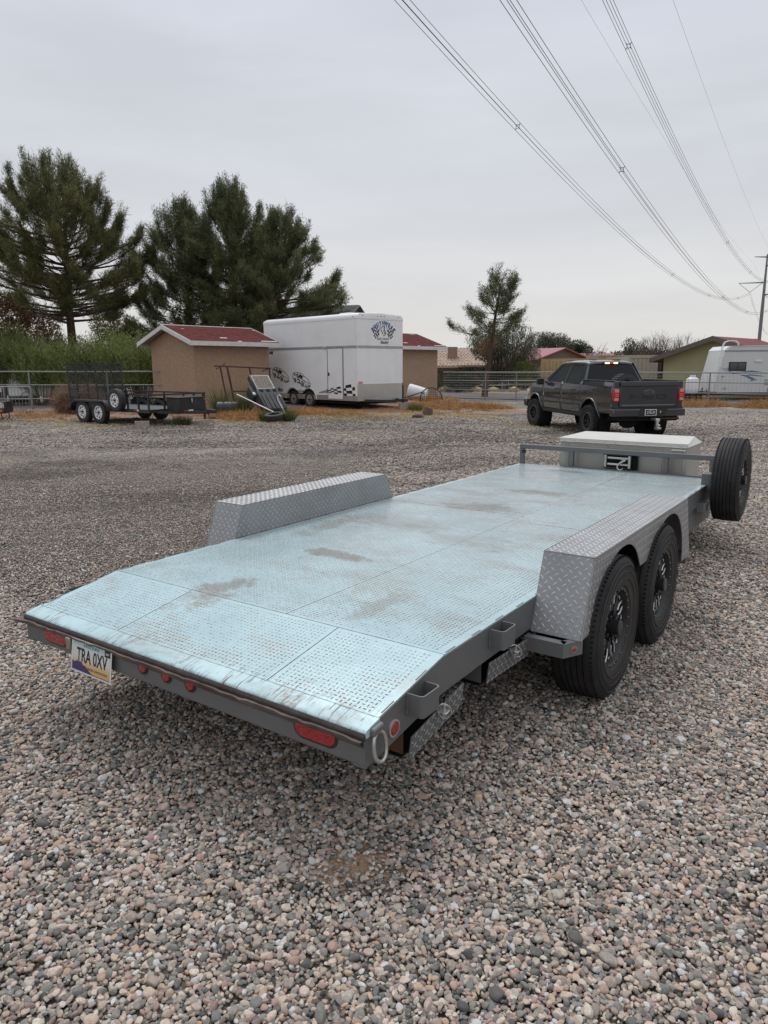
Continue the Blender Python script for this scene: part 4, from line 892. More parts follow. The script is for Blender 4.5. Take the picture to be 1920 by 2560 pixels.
MB().box(-.84, .84, 4.50, 4.62, .62, 1.16).build('grille', M_trim, PT, bevel=.03)
MB().box(-.95, .95, 4.50, 4.72, .58, .84).build('front_bumper', M_car, PT, bevel=.05, seg=3)
for x in (-.40, .30): MB().box(x-.09, x+.09, 1.02, 1.16, 2.0, 2.02).build('roof_pad', M_trim, PT, bevel=.006)
# high brake light with the two cargo lamps lit
tl = MB().box(-.05, .06, .775, .80, 1.905, 1.935).build('high_brake_light', mat('lit_red', (.5, .02, .02), .3, emit=((1, .04, .02), .7)), PT, bevel=.005)
for x0, x1 in ((-.19, -.055), (.065, .19)): MB().box(x0, x1, .775, .80, 1.90, 1.94).build('cargo_lamp', mat('lit_warm_lamp', (.9, .8, .5), .3, emit=((1, .80, .32), 2.2)), PT, bevel=.012)
MB().box(-.25, .25, .79, .83, 1.89, 1.95).build('lamp_housing', M_trim, PT, bevel=.01)
# bed
MB().box(-.90, .90, -1.12, .56, .70, .80).build('bed_floor', M_trim, PT, smooth=0)
for s in (-1, 1):
    MB().box(min(s*.84, s*.935), max(s*.84, s*.935), -1.14, .56, 1.47, 1.495).build('bed_rail_cap', M_trim, PT, bevel=.008)
    MB().box(min(s*.80, s*.82), max(s*.80, s*.82), -1.12, .56, .8, 1.47).build('bed_inner_wall', M_trim, PT, smooth=0)
    # rear corner post
    MB().box(min(s*.785, s*.93), max(s*.785, s*.93), -1.19, -1.14, .80, 1.47).build('rear_corner', M_car, PT, bevel=.012)
    t_ = MB().prism([(s*.800, .975), (s*.925, .975), (s*.955, 1.05), (s*.958, 1.30), (s*.800, 1.305)], -1.235, -1.15, 1).build('tail_light', mat('tail_red', (.32, .01, .015), .15, coat=.8, emit=((1, .02, .03), .05)), PT, bevel=.012)
    MB().box(min(s*.825, s*.93), max(s*.825, s*.93), -1.245, -1.233, 1.205, 1.28).build('lens_clear', mat('clear_lens', (.50, .34, .36), .12, coat=.8), t_, bevel=.005)
    MB().box(min(s*.825, s*.93), max(s*.825, s*.93), -1.245, -1.233, 1.005, 1.065).build('lens_clear', mat('clear_lens', (.50, .34, .36), .12, coat=.8), t_, bevel=.005)
    for k in range(2):
        for j in range(3): MB().box(s*.842+(j-.0)*s*.03-.011, s*.842+(j-.0)*s*.03+.011, -1.243, -1.233, 1.095+k*.048, 1.13+k*.048).build('lit_element', mat('lit_brake', (.6, .05, .04), .3, emit=((1, .05, .03), .3)), t_, bevel=.003)
# side facing edge of lamps
tg = MB().box(-.775, .775, -1.205, -1.16, .83, 1.36).build('tailgate', M_car, PT, bevel=.012)
MB().prism([(-1.225, 1.355), (-1.215, 1.44), (-1.19, 1.475), (-1.12, 1.475), (-1.12, 1.355)], -.775, .775, 0).build('tailgate_top_trim', mat('gloss_black', (.02, .02, .021), .25), tg, bevel=.006)
MB().prism([(-1.219, 1.345), (-1.206, 1.30), (-1.2, 1.355)], -.74, .74, 0).build('tailgate_crease', M_car, tg, smooth=0)
MB().prism([(-1.216, .885), (-1.212, .845), (-1.2, .845), (-1.204, .905)], -.72, .72, 0).build('tailgate_lower_step', M_car, tg, smooth=0)
# oval emblem with script
ov = [(.145*math.cos(t), 1.205+.062*math.sin(t)) for t in np.linspace(0, 2*PI, 40, endpoint=False)]
ov2 = [(.128*math.cos(t), 1.205+.048*math.sin(t)) for t in np.linspace(0, 2*PI, 40, endpoint=False)]
MB().prism(ov, -1.214, -1.203, 1).build('oval_emblem', mat('emblem_rim', (.20, .205, .21), .3, .6), tg, bevel=.003)
MB().prism(ov2, -1.2155, -1.213, 1).build('oval_emblem_field', M_blackink, tg, smooth=0)
xr, zr_, nr_ = (1, 0, 0), (0, 0, 1), (0, -1, 0)
text('emblem_script', 'Ford', .085, mat('emblem_rim', (.2, .2, .2), .3, .6), tg, frame((0, -1.216, 1.207), xr, zr_, nr_), sx=1.2, shear=.3)
# raised F-150 lettering made of bars
lt = MB(); m0 = -.50; hh = .112; ty = .027; W_ = .17; z0 = 1.035
def bar(x0, x1, za, zb): lt.box(x0, x1, -1.211, -1.203, za, zb)
x = m0; bar(x, x+ty*1.2, z0, z0+hh); bar(x+ty*1.2, x+W_, z0+hh-ty, z0+hh); bar(x+ty*1.2, x+W_*.8, z0+hh*.42-ty*.4, z0+hh*.42+ty*.5)
x = m0+.205; bar(x, x+.06, z0+hh*.42-ty*.4, z0+hh*.42+ty*.6)
x = m0+.30; bar(x+.04, x+.075, z0, z0+hh); bar(x, x+.04, z0+hh-ty, z0+hh)
x = m0+.42
W2 = .22
bar(x, x+W2, z0+hh-ty, z0+hh); bar(x, x+ty*1.2, z0+hh*.45, z0+hh-ty); bar(x, x+W2, z0+hh*.62-ty*.9, z0+hh*.62-.001); bar(x+W2-ty*1.2, x+W2, z0+ty, z0+hh*.62-ty*.9); bar(x, x+W2, z0, z0+ty)
x = m0+.70; W3 = .27
bar(x, x+W3, z0+hh-ty, z0+hh); bar(x, x+W3, z0, z0+ty); bar(x, x+ty*1.2, z0+ty, z0+hh-ty); bar(x+W3-ty*1.2, x+W3, z0+ty, z0+hh-ty)
lt.build('tailgate_lettering', M_blackink, tg, smooth=0, kind='stuff')
# bumper
MB().prism([(-.99, -1.12), (-.97, -1.30), (-.55, -1.345), (.55, -1.345), (.97, -1.30), (.99, -1.12)], .62, .80, 2).build('rear_bumper', M_car, PT, bevel=.02, seg=3)
MB().prism([(-.93, -1.12), (-.91, -1.285), (.91, -1.285), (.93, -1.12)], .80, .83, 2).build('bumper_step', M_trim, PT, bevel=.006)
MB().prism([(-.34, .615), (.34, .615), (.46, .805), (-.28, .805)], -1.352, -1.30, 1).build('bumper_recess', M_trim, PT, smooth=0)
pp = MB().box(-.165, .15, -1.362, -1.353, .64, .795).build('licence_plate', mat('plate_white', (.68, .68, .66), .35), PT, bevel=.004)
MB().box(-.145, .13, -1.365, -1.3615, .655, .78).build('plate_field', M_blackink, pp, smooth=0)
text('plate_number', '5YAL47', .088, mat('plate_white', (.68, .68, .66), .35), pp, frame((-.005, -1.3655, .712), xr, zr_, nr_), sx=.78, bold=.001)
text('plate_state', 'ARIZONA', .026, mat('plate_white', (.68, .68, .66), .35), pp, frame((-.005, -1.3655, .766), xr, zr_, nr_), sx=1)
MB().box(.24, .275, -1.36, -1.352, .70, .76).build('lit_step_lamp', mat('dull_amber_lens', (.55, .42, .16), .3), PT, bevel=.006)
MB().box(-.80, .80, -1.25, -.9, .50, .62).build('rear_frame', M_dark, PT, bevel=.02)
MB().tube([(.3, -1.22, .56), (.82, -1.25, .56)], .035, 12).build('exhaust_pipe', mat('brown_metal', (.06, .045, .04), .5, .4), PT)
h_ = MB().box(.06, .14, -1.50, -1.2, .52, .58).build('hitch_mount', M_zinc, PT, bevel=.006)
MB().box(.07, .13, -1.53, -1.44, .30, .56).build('drop_shank', M_zinc, h_, bevel=.008)
MB().box(.05, .15, -1.62, -1.45, .32, .37).build('ball_mount', M_zinc, h_, bevel=.008)
MB().box(.045, .155, -1.535, -1.46, .50, .575).build('pin_bracket', M_zinc, h_, bevel=.01)
MB().ico((.10, -1.58, .41), .034, sub=2).build('hitch_ball', M_zinc, h_)
MB().ico((-.35, -.9, .42), .24, (1, .5, .5), 2).build('differential', M_dark, PT)
MB().tube([(-.8, 0, .42), (.8, 0, .42)], .06, 10).build('axle', M_dark, PT)
MB().box(-.75, .75, -.8, 4.2, .48, .60).build('chassis', M_dark, PT, smooth=0)
def truck_wheel(x, y, s, steer=0):
    W_ = thing('wheel', None, None, (x, y, .425), steer); W_.parent = PT; R, w, rim = .425, .30, .235
    MB().lathe(tyre_profile(R-.012, w, rim, 0), (0, 0, 0), 'x', 64).build('tyre', M_tyre, W_, smooth=40)
    kb = MB()
    for i in range(34):
        for q, (xa, xb, dh) in enumerate(((-.5, -.31, -.022), (-.27, -.06, 0), (.06, .27, 0), (.31, .5, -.022))):
            M_ = Matrix.Rotation(2*PI*(i+(q % 2)*.5)/34, 4, 'X')
            kb.hexa([tuple(M_ @ Vector(p)) for p in ((xa*w, -.028, R-.03+dh), (xb*w, -.028, R-.03+dh), (xb*w, .028, R-.03+dh), (xa*w, .028, R-.03+dh))],
                    [tuple(M_ @ Vector(p)) for p in ((xa*w*.98, -.022, R+.003+dh*.6), (xb*w*.98, -.022, R+.003+dh*.6), (xb*w*.98, .022, R+.003+dh*.6), (xa*w*.98, .022, R+.003+dh*.6))])
        M_ = Matrix.Rotation(2*PI*i/34, 4, 'X')
        for k in (-1, 1): kb.box(min(k*w*.48, k*w*.53), max(k*w*.48, k*w*.53), -.02, .02, R-.085, R-.03, M_)
    kb.build('tread_blocks', M_rubber, W_, smooth=0, kind='stuff')
    xf = Matrix.Scale(s, 4, (1, 0, 0))
    MB().lathe([(rim+.01, w*.42), (rim-.005, w*.47), (rim-.03, w*.44), (rim-.035, w*.15), (.09, w*.12), (.0, w*.14)], (0, 0, 0), 'x', 40).build('rim', M_black, W_, xf=xf)
    sp_ = MB(); 
    for i in range(8):
        M_ = Matrix.Rotation(2*PI*i/8, 4, 'X'); sp_.hexa([tuple(M_ @ Vector(p)) for p in ((w*.14, -.022, .05), (w*.14, .022, .05), (w*.26, .03, .2), (w*.26, -.03, .2))], [tuple(M_ @ Vector(p)) for p in ((w*.22, -.018, .05), (w*.22, .018, .05), (w*.36, .026, .2), (w*.36, -.026, .2))])
    sp_.build('spokes', M_trim, W_, xf=xf); rv = MB()
    for i in range(24):
        M_ = Matrix.Rotation(2*PI*i/24, 4, 'X'); rv.box(w*.455, w*.485, -.008, .008, .208, .222, M_)
    rv.build('beadlock_bolts', M_zinc, W_, xf=xf, smooth=0, kind='stuff'); MB().lathe([(.0, w*.32), (.045, w*.31), (.05, w*.1)], (0, 0, 0), 'x', 16).build('centre_cap', M_black, W_, xf=xf)
for s in (-1, 1): truck_wheel(s*.885, 0, s); truck_wheel(s*.885, 3.69, s, .12)
# tyre standing in the truck bed, seen over the tailgate
sp_t = thing('spare_tyre', 'knobbly tyre standing in the bed of the dark grey pickup', 'tyre', (6.349+.182*.1, 19.25, 1.10), .182+.1)
MB().lathe(tyre_profile(.37, .26, .22, 0), (0, 0, 0), 'y', 48).build('tyre_carcass', mat('grey_dusty_rubber', (.05, .05, .05), .8, var=.3, vs=12, bump=.6, bs=30), sp_t)
kb = MB()
for i in range(32):
    M_ = Matrix.Rotation(2*PI*i/32, 4, 'Y')
    for ya in (-.12, .01): kb.box(-.022, .022, ya, ya+.11, .35, .385, M_)
kb.build('tread_blocks', mat('grey_dusty_rubber'), sp_t, smooth=0, kind='stuff')

# ------------------------------------------------------------------ black utility trailer (local: x toward viewer side, y forward)
UT = thing('utility_trailer', 'black open utility trailer with raised mesh ramp gate and white wheels', 'trailer', (-6.224, 21.839, 0), -2.173)
UW, UL, UD = 1.03, 3.92, .47
MB().box(-UW, UW, -UL, 0, UD-.03, UD).build('bed_boards', mat('grey_steel_bed', (.075, .08, .085), .5, .3, var=.3, vs=4), UT, smooth=0)
fr = MB()
for s in (-1, 1): fr.box(min(s*UW, s*(UW+.05)), max(s*UW, s*(UW+.05)), -UL, 0.05, UD-.08, UD+.02)
fr.box(-UW, UW, 0, .05, UD-.08, UD+.02); fr.box(-UW-.12, UW+.12, -UL-.05, -UL, UD-.10, UD-.02)
fr.build('bed_frame', M_black, UT, smooth=0)
RZ = .93
for s in (-1, 1):
    MB().box(min(s*UW, s*(UW+.045)), max(s*UW, s*(UW+.045)), -UL, .05, RZ-.045, RZ).build('top_rail', M_black, UT, smooth=0)
    for y in (-3.9, -.95, -.45, .01) if s > 0 else (-3.9, -2.9, -1.9, -.95, -.45, .01):
        MB().box(min(s*UW, s*(UW+.045)), max(s*UW, s*(UW+.045)), y-.022, y+.022, UD, RZ-.045).build('rail_post', M_black, UT, smooth=0)
MB().box(-UW, UW, .005, .05, RZ-.045, RZ).build('top_rail', M_black, UT, smooth=0)
for x in (-.98, -.62, .5): MB().box(x-.022, x+.022, .006, .048, UD, RZ-.045).build('rail_post', M_black, UT, smooth=0)
gt_ = thing('ramp_gate', None, None, (0, -UL-.02, UD+.05)); gt_.parent = UT; gt_.rotation_euler = (math.radians(4), 0, 0)
for x in (-1.0, -.60, -.30, .0, .33, .70, 1.0): MB().box(x-.02, x+.02, -.02, .02, 0, 1.33).build('gate_upright', M_black, gt_, smooth=0)
for z in (0, 1.31): MB().box(-1.0, 1.0, -.02, .02, z-.02, z+.02).build('gate_rail', M_black, gt_, smooth=0)
for z in (.25, .5, .75, 1.0, 1.15):
    for x0, x1 in ((-1., -.6), (.70, 1.0)): MB().box(x0, x1, -.02, .02, z-.015, z+.015).build('gate_rung', M_black, gt_, smooth=0)
ms_ = MB(); st_ = .035
for k in range(int(2.0/st_)+37):     # expanded mesh: two crossing diagonal wire sets
    for d in (1, -1):
        x0 = -1.0-1.3*.5+k*st_
        P0 = Vector((x0 if d > 0 else x0+1.3*.5, 0, .02)); P1 = Vector((x0+1.3*.5 if d > 0 else x0, 0, 1.3))
        # clip to the frame
        pts = []
        for t in (0, 1):
            p = (P0, P1)[t]; pts.append(p.copy())
        dx = pts[1].x-pts[0].x
        ts = [0, 1]
        for lim in (-1., 1.):
            t = (lim-pts[0].x)/dx; 
            if 0 < t < 1:
                if (pts[0].x < lim and lim < 0) or (pts[0].x > lim and lim > 0): ts[0] = max(ts[0], t)
                else: ts[1] = min(ts[1], t)
        if ts[0] >= ts[1] or (min(pts[0].x, pts[1].x) > 1) or (max(pts[0].x, pts[1].x) < -1): continue
        ms_.tube([pts[0].lerp(pts[1], ts[0]), pts[0].lerp(pts[1], ts[1])], .0042, 3, cap=False)
ms_.build('expanded_mesh', M_black, gt_, smooth=0, kind='stuff')
def white_wheel(parent, x, y, z, s, R=.345, w=.21, rimm=None, name='wheel', holes=True):
    W_ = thing(name, None, None, (x, y, z)); W_.parent = parent; rim = R*.57
    MB().lathe(tyre_profile(R, w, rim, 3), (0, 0, 0), 'x', 44).build('tyre', M_rubber, W_)
    xf = Matrix.Scale(s, 4, (1, 0, 0)); m = rimm or M_white
    MB().lathe([(rim+.008, w*.44), (rim-.012, w*.46), (rim-.02, w*.30), (rim*.80, w*.22), (rim*.62, w*.34), (rim*.42, w*.36), (rim*.30, w*.30), (0, w*.30)], (0, 0, 0), 'x', 36).build('rim', m, W_, xf=xf)
    h = MB()
    for i in range(8):
        M_ = Matrix.Rotation(2*PI*i/8, 4, 'X'); a, b_ = rim*.62, rim*.86
        h.hexa([tuple(M_ @ Vector(p)) for p in ((w*.20, -.018, a), (w*.20, .018, a), (w*.20, .028, b_), (w*.20, -.028, b_))], [tuple(M_ @ Vector(p)) for p in ((w*.335, -.018, a), (w*.335, .018, a), (w*.30, .028, b_), (w*.30, -.028, b_))])
    h.build('rim_slots', M_dark, W_, xf=xf, smooth=0)
    n_ = MB()
    for i in range(5): M_ = Matrix.Rotation(2*PI*i/5, 4, 'X'); n_.tube([M_ @ Vector((w*.3, 0, rim*.36)), M_ @ Vector((w*.46, 0, rim*.36))], .011, 6)
    n_.tube([(w*.25, 0, 0), (w*.5, 0, 0)], .032, 12); n_.build('hub', M_black, W_, xf=xf); return W_
for s in (-1, 1):
    for y in (-3.05, -2.22): white_wheel(UT, s*1.12, y, .345, s)
    fd = MB(); pr = [(-3.62, .38), (-3.56, .62), (-3.40, .72), (-1.88, .72), (-1.72, .62), (-1.66, .42)]; V = []; F = []
    for y, z in pr: V += [(s*1.0, y, z), (s*1.26, y, z), (s*1.262, y+(.02 if y < -2.5 else -.02), z-.06)]
    for i in range(len(pr)-1):
        for k in range(2): F.append((i*3+k, i*3+k+1, i*3+k+4, i*3+k+3))
    o = fd.add(V, F).build('mudguard', mat('black_mudguard', (.045, .047, .05), .45, .2, var=.2), UT, smooth=60); md = o.modifiers.new('t', 'SOLIDIFY'); md.thickness = .008
white_wheel(UT, 1.2, -1.26, .74, 1, name='spare_wheel')
MB().box(1.05, 1.12, -1.32, -1.2, .62, .9).build('spare_bracket', M_black, UT, smooth=0)
bx2 = MB().box(-.40, .56, .20, .72, .42, .80).build('tongue_box', M_black, UT, bevel=.01)
MB().box(-.42, .58, .18, .74, .80, .845).build('box_lid', M_black, bx2, bevel=.01)
MB().box(.05, .09, .735, .75, .68, .80).build('latch', M_zinc, bx2, bevel=.004)
for s in (-1, 1): MB().hexa([(s*.75-.04, .05, .36), (s*.75+.04, .05, .36), (.04, 1.35, .36), (-.04, 1.35, .36)], [(s*.75-.04, .05, .44), (s*.75+.04, .05, .44), (.04, 1.35, .44), (-.04, 1.35, .44)]).build('tongue_rail', M_black, UT, smooth=0)
cp = MB().box(-.06, .06, 1.3, 1.62, .38, .50).build('coupler', M_black, UT, bevel=.02)
jk = MB().tube([(0, 1.18, .18), (0, 1.18, .78)], .035, 12).build('jack', M_black, UT)
MB().tube([(0, 1.18, .78), (-.12, 1.18, .80)], .014, 8).build('jack_crank', M_black, jk)
MB().tube([(0, 1.3, .45), (.12, 1.5, .28), (.0, 1.62, .24), (-.12, 1.55, .36), (-.05, 1.4, .44)], .012, 6).build('safety_chain', M_black, UT, smooth=60)
for x0, x1, m in ((.42, .60, 'red'), (.24, .42, 'white')):
    MB().box(x0-.2, x1-.2, .74, .746, .435, .475).build('reflector_tape', M_redlens if m == 'red' else M_white, UT, smooth=0)
MB().box(1.081, 1.087, -.60, -.50, .44, .48).build('reflector_tape', M_redlens, UT, smooth=0); MB().box(1.081, 1.087, -.50, -.42, .44, .48).build('reflector_tape', M_white, UT, smooth=0)
for (x, y, nm, w_, l_, h_, rz, lab) in ():
    pass

# ------------------------------------------------------------------ white enclosed race trailer
ET = thing('enclosed_trailer', 'tall white enclosed race car trailer with checkered graphics between the two stucco sheds', 'trailer', (-.105, 29.661, -.027), -2.367)
EW, EL, EB, EH = 1.27, 6.25, .37, 3.58
M_ewh = mat('trailer_white', (.83, .84, .85), .35, var=.03, vs=1.2, dirt=(.50, .48, .45), ds=.9, damt=.25)
M_ealu = mat('polished_diamond_panel', (.47, .46, .44), .35, .6, var=.08, vs=3)
body = MB().box(-EW, EW, -EL, 0, EB, EH).build('body', M_ewh, ET, smooth=0)
# roof cap: rounded
cp_ = MB(); prof = [(EW+.012, EH-.03), (EW+.02, EH+.06), (EW-.02, EH+.14), (EW-.12, EH+.19), (0, EH+.235), (-EW+.12, EH+.19), (-EW+.02, EH+.14), (-EW-.02, EH+.06), (-EW-.012, EH-.03)]
V = []; F = []; nP = len(prof)
for j, (y, k, dz) in enumerate(((-EL-.02, .99, -.03), (-EL+.15, 1, 0), (-.12, 1, 0), (.0, .995, -.02), (.02, .99, -.10), (.015, .985, -.20))):
    for x, z in prof: V.append((x*k, y, max(EH-.03, z+dz*(1 if z > EH else 0))))
for j in range(5):
    for i in range(nP-1): F.append((j*nP+i, j*nP+i+1, (j+1)*nP+i+1, (j+1)*nP+i))
cp_.add(V, F+[tuple(range(nP)), tuple(5*nP+i for i in range(nP))[::-1]]).build('roof_cap', M_ewh, ET, smooth=50)
for x in (1.0, .18, 0, -.18, -1.0): MB().ico((x, .03, EH+.10), .022, sub=1).build('clearance_lamp', M_redlens, ET)
MB().ico((EW+.03, -.22, EH+.05), .022, sub=1).build('clearance_lamp', M_redlens, ET)
MB().box(-.3, .3, -2.2, -1.5, EH+.2, EH+.32).build('roof_vent', M_ewh, ET, bevel=.05)
bd = mat('grey_band', (.36, .37, .38), .4, .3)
MB().box(-EW-.012, EW+.012, -EL, .012, 2.43, 2.53).build('grey_band', bd, ET, smooth=0)
MB().box(EW+.001, EW+.018, -EL, -.0, EB-.01, .56).build('skirt_trim', M_ealu, ET, smooth=0)
MB().box(-EW-.014, EW+.02, -.30*0, .018, EB-.012, 1.03).build('front_stone_guard', M_ealu, ET, smooth=0)
MB().box(-1.24, .36, .018, .026, EB-.02, .50).build('lower_panel', mat('grey_panel', (.42, .42, .42), .45, .3), ET, bevel=.004)
MB().box(EW+.001, EW+.014, -.03, .0, EB, EH).build('corner_trim', M_ewh, ET, smooth=0)
# panel seams with rivet rows
sm = MB()
for y in (-.62, -2.45, -3.1, -3.8, -4.5, -5.2, -5.9):
    for k in range(26): z = .72+k*.11; (z < 2.4) and sm.box(EW, EW+.004, y-.006, y+.006, z-.006, z+.006)
for x in (1.17, .66, .15, -.36, -.85, -1.17):
    for k in range(26):
        z = 1.10+k*.10
        if z < 3.5: sm.box(x-.006, x+.006, 0, .004, z-.006, z+.006)
sm.build('rivets', mat('rivet_grey', (.42, .43, .44), .5), ET, smooth=0, kind='stuff')
# side door
dm = MB().box(EW+.004, EW+.022, -1.80, -.90, .42, 2.42).build('side_door', M_ewh, ET, bevel=.006)
tr_ = mat('door_seal_grey', (.22, .225, .23), .5)
for a_, b_, c_, d_ in ((-1.85, -1.805, .38, 2.47), (-.895, -.84, .38, 2.47), (-1.805, -.895, 2.42, 2.47)): MB().box(EW+.001, EW+.016, a_, b_, c_, d_).build('door_frame', tr_, ET, smooth=0)
MB().box(EW+.022, EW+.045, -1.77, -1.70, 1.34, 1.48).build('handle', M_blackink, dm, bevel=.006)
MB().box(EW+.001, EW+.06, -2.06, -1.90, 2.44, 2.53).build('porch_light', mat('cream_lamp', (.5, .46, .36), .4), ET, bevel=.01)
# wheels and double arch
for y in (-4.17, -3.06): white_wheel(ET, EW-.075, y, .345, 1, rimm=mat('steel_rim_grey', (.36, .35, .34), .45, .4))
for y in (-4.17, -3.06): white_wheel(ET, -EW+.13, y, .345, -1, rimm=mat('steel_rim_grey'))
P_ = []
for a in np.linspace(PI, math.radians(48), 12): P_.append((-4.17+.50*math.cos(a), .36+.46*math.sin(a)))
for a in np.linspace(math.radians(132), 0, 12): P_.append((-3.06+.50*math.cos(a), .36+.46*math.sin(a)))
MB().tube([(EW+.03, p[0], p[1]) for p in P_], .035, 8).build('wheel_arch_trim', mat('arch_aluminium', (.58, .58, .56), .35, .5), ET, smooth=60)
MB().prism([(-4.60, EB-.02), *[(p[0], p[1]) for p in P_], (-2.62, EB-.02)], EW+.002, EW+.005, 0).build('wheel_well', M_dark, ET, smooth=0)
MB().prism([(-3.80, .62), (-3.615, .80), (-3.43, .62), (-3.615, .58)], EW+.04, EW+.05, 0).build('arch_web', mat('arch_aluminium'), ET, smooth=0)
MB().box(-EW+.1, EW-.1, -EL+.2, -.2, .22, EB).build('underframe', M_dark, ET, smooth=0)
# tongue
for s in (-1, 1): MB().hexa([(s*.9-.04, 0, .32), (s*.9+.04, 0, .32), (.04, 1.3, .33), (-.04, 1.3, .33)], [(s*.9-.04, 0, .42), (s*.9+.04, 0, .42), (.04, 1.3, .40), (-.04, 1.3, .40)]).build('tongue_rail', M_black, ET, smooth=0)
MB().box(-.09, .09, 1.2, 1.45, .34, .46).build('coupler', M_black, ET, bevel=.02)
MB().tube([(0, 1.25, .1), (0, 1.25, 1.0)], .035, 10).build('jack', M_black, ET); MB().tube([(0, 1.25, .9), (.08, 1.3, 1.08)], .016, 6).build('jack_crank', M_black, ET)
MB().tube([(0, 1.35, .5), (-1.1, 1.25, .68), (-1.3, 1.2, .62)], .025, 6).build('sway_bar', M_black, ET)
# graphics -----------------------------------------------------------
ink = M_blackink; SX = EW+.006
def sidequad(mb, pts, off=0.): mb.prism(pts, SX-.004+off, SX+off, 0)
def checker_band():
    mb = MB(); md_ = MB()
    # cells grow toward the front of the trailer and the rows sweep upward
    xs = [-2.42]; w = .045
    while xs[-1] < -.14: xs.append(min(-.14, xs[-1]+w)); w *= 1.17
    n = len(xs)-1
    for i in range(n):
        for r in range(4):
            if (i+r) % 2: continue
            def lim(y): t = (y+2.42)/2.28; c = .64+.16*t; h = .02+.27*t**1.15; return c-h*.9, c+h*1.0
            def z(y, q): a, b_ = lim(y); return a+(b_-a)*q/4+.03*math.sin((y+2.4)*2.2)
            y0, y1 = xs[i], xs[i+1]; sk = -.10*(y1-y0)*0
            on = -1.85 < (y0+y1)/2 < -.84
            q_ = [(y0-.25*(y1-y0)*r*.3, z(y0, r)), (y1-.25*(y1-y0)*r*.3, z(y1, r)), (y1-.25*(y1-y0)*(r+1)*.3, z(y1, r+1)), (y0-.25*(y1-y0)*(r+1)*.3, z(y0, r+1))]
            sidequad(mb, [(min(a, -.06), b_) for a, b_ in q_], .020 if on else 0)
    mb.build('checkered_graphic', ink, ET, smooth=0)
checker_band()
def line_strip(mb, pts, w=.02, off=0):   # pts in (y,z)
    P = [Vector((0, p[0], p[1])) for p in pts]
    for a, b_ in zip(P[:-1], P[1:]):
        d = (b_-a); L_ = d.length
        if L_ < 1e-5: continue
        d /= L_; nn = Vector((0, -d.z, d.y))*w/2; a2, b2 = a-d*w*.35, b_+d*w*.35
        mb.add([(SX+off, *(a2+nn)[1:]), (SX+off, *(b2+nn)[1:]), (SX+off, *(b2-nn)[1:]), (SX+off, *(a2-nn)[1:])], [(0, 1, 2, 3)])
def car_drawing(cy, cz, S, num):
    mb = MB(); T = lambda pts: [(cy+p[0]*S, cz+p[1]*S*.62-p[0]*S*.10) for p in pts]
    body_ = [(-.5, .12), (-.49, .24), (-.42, .33), (-.30, .37), (-.12, .38), (.02, .34), (.14, .25), (.30, .16), (.44, .02), (.50, -.12), (.49, -.26), (.42, -.36), (.28, -.38), (.10, -.30), (.00, -.24)]
    line_strip(mb, T(body_),   .018*S)
    line_strip(mb, T([(-.5, .12), (-.48, .0), (-.40, -.05)]), .028*S); line_strip(mb, T([(-.23, -.16), (-.06, -.22)]), .03*S)
    line_strip(mb, T([(-.36, .32), (-.31, .17), (.0, .05), (.10, .0), (.30, -.08), (.45, -.12)]), .02*S)
    line_strip(mb, T([(.0, .05), (.14, .25)]), .02*S); line_strip(mb, T([(-.20, .36), (-.17, .14)]), .022*S)
    line_strip(mb, T([(.14, -.02), (.24, -.30)]), .02*S); line_strip(mb, T([(.30, -.22), (.40, -.24), (.46, -.20)]), .02*S); line_strip(mb, T([(.22, -.31), (.36, -.33), (.47, -.26)]), .028*S)
    for pc in ([(-.13, .30), (.02, .27), (.10, .17), (.0, .08), (-.12, .15)], [(-.30, .29), (-.22, .31), (-.20, .18), (-.27, .19)], [(-.44, .25), (-.38, .30), (-.34, .19), (-.41, .17)]):
        mb.add([(SX, *p) for p in T(pc)], [tuple(range(len(pc)))])
    for wx, wz, r in ((-.36, -.08, .09), (.04, -.22, .11)):
        ring_ = [(wx+r*.72*math.cos(t), wz+r*1.25*math.sin(t)) for t in np.linspace(0, 2*PI, 22)]; line_strip(mb, T(ring_), .026*S)
        ring_ = [(wx+.02+r*.32*math.cos(t), wz+r*.45*math.sin(t)) for t in np.linspace(0, 2*PI, 12)]; line_strip(mb, T(ring_), .03*S)
    o = mb.build('race_car_drawing', ink, ET, smooth=0)
    text('race_number', num, .34*S, ink, o, frame((SX, cy-.16*S, cz-.01*S), (0, 1, 0), (0, .0, 1), (1, 0, 0)), sx=1.1, bold=.006, extrude=.0008)
car_drawing(-5.08, 1.36, 1.22, '2'); car_drawing(-3.60, 1.16, 1.22, '5')
blue = mat('blue_ink', (.035, .11, .33), .5)
text('side_lettering', 'nko', .26, blue, ET, frame((SX, -5.15, .72), (0, 1, 0), (0, 0, 1), (1, 0, 0)), bold=.012)
text('side_lettering', 'NEll', .16, ink, ET, frame((SX, -5.74, 2.32), (0, 1, 0), (0, 0, 1), (1, 0, 0)), bold=.008)
FX = (-1, 0, 0); FZ = (0, 0, 1); FN = (0, 1, 0)
lc, lz, Rr = -.15, 2.62, .78
for i, ch in enumerate('SOUTHWEST'):
    a = math.radians(118-i*7.0*1.0); a = math.radians(90+(4-i)*11.2)
    px_, pz_ = lc-.86*math.cos(a), 2.50+.92*math.sin(a); ta = a-PI/2
    xa = (-math.cos(ta), 0, math.sin(ta)); ya = (math.sin(ta)*1, 0, math.cos(ta))
    text('arc_lettering', ch, .185, blue, ET, frame((px_, .008, pz_), xa, ya, FN), sx=1., bold=.010)
text('logo_lettering', 'BABY GRAND', .13, mat('grey_ink', (.30, .29, .27), .6), ET, frame((lc, .008, 2.80), FX, FZ, FN), sx=.85, bold=.002)
text('logo_lettering', 'Racing', .17, ink, ET, frame((lc-.05, .008, 2.67), FX, FZ, FN), sx=1., shear=.35, bold=.003)
fl_ = MB()
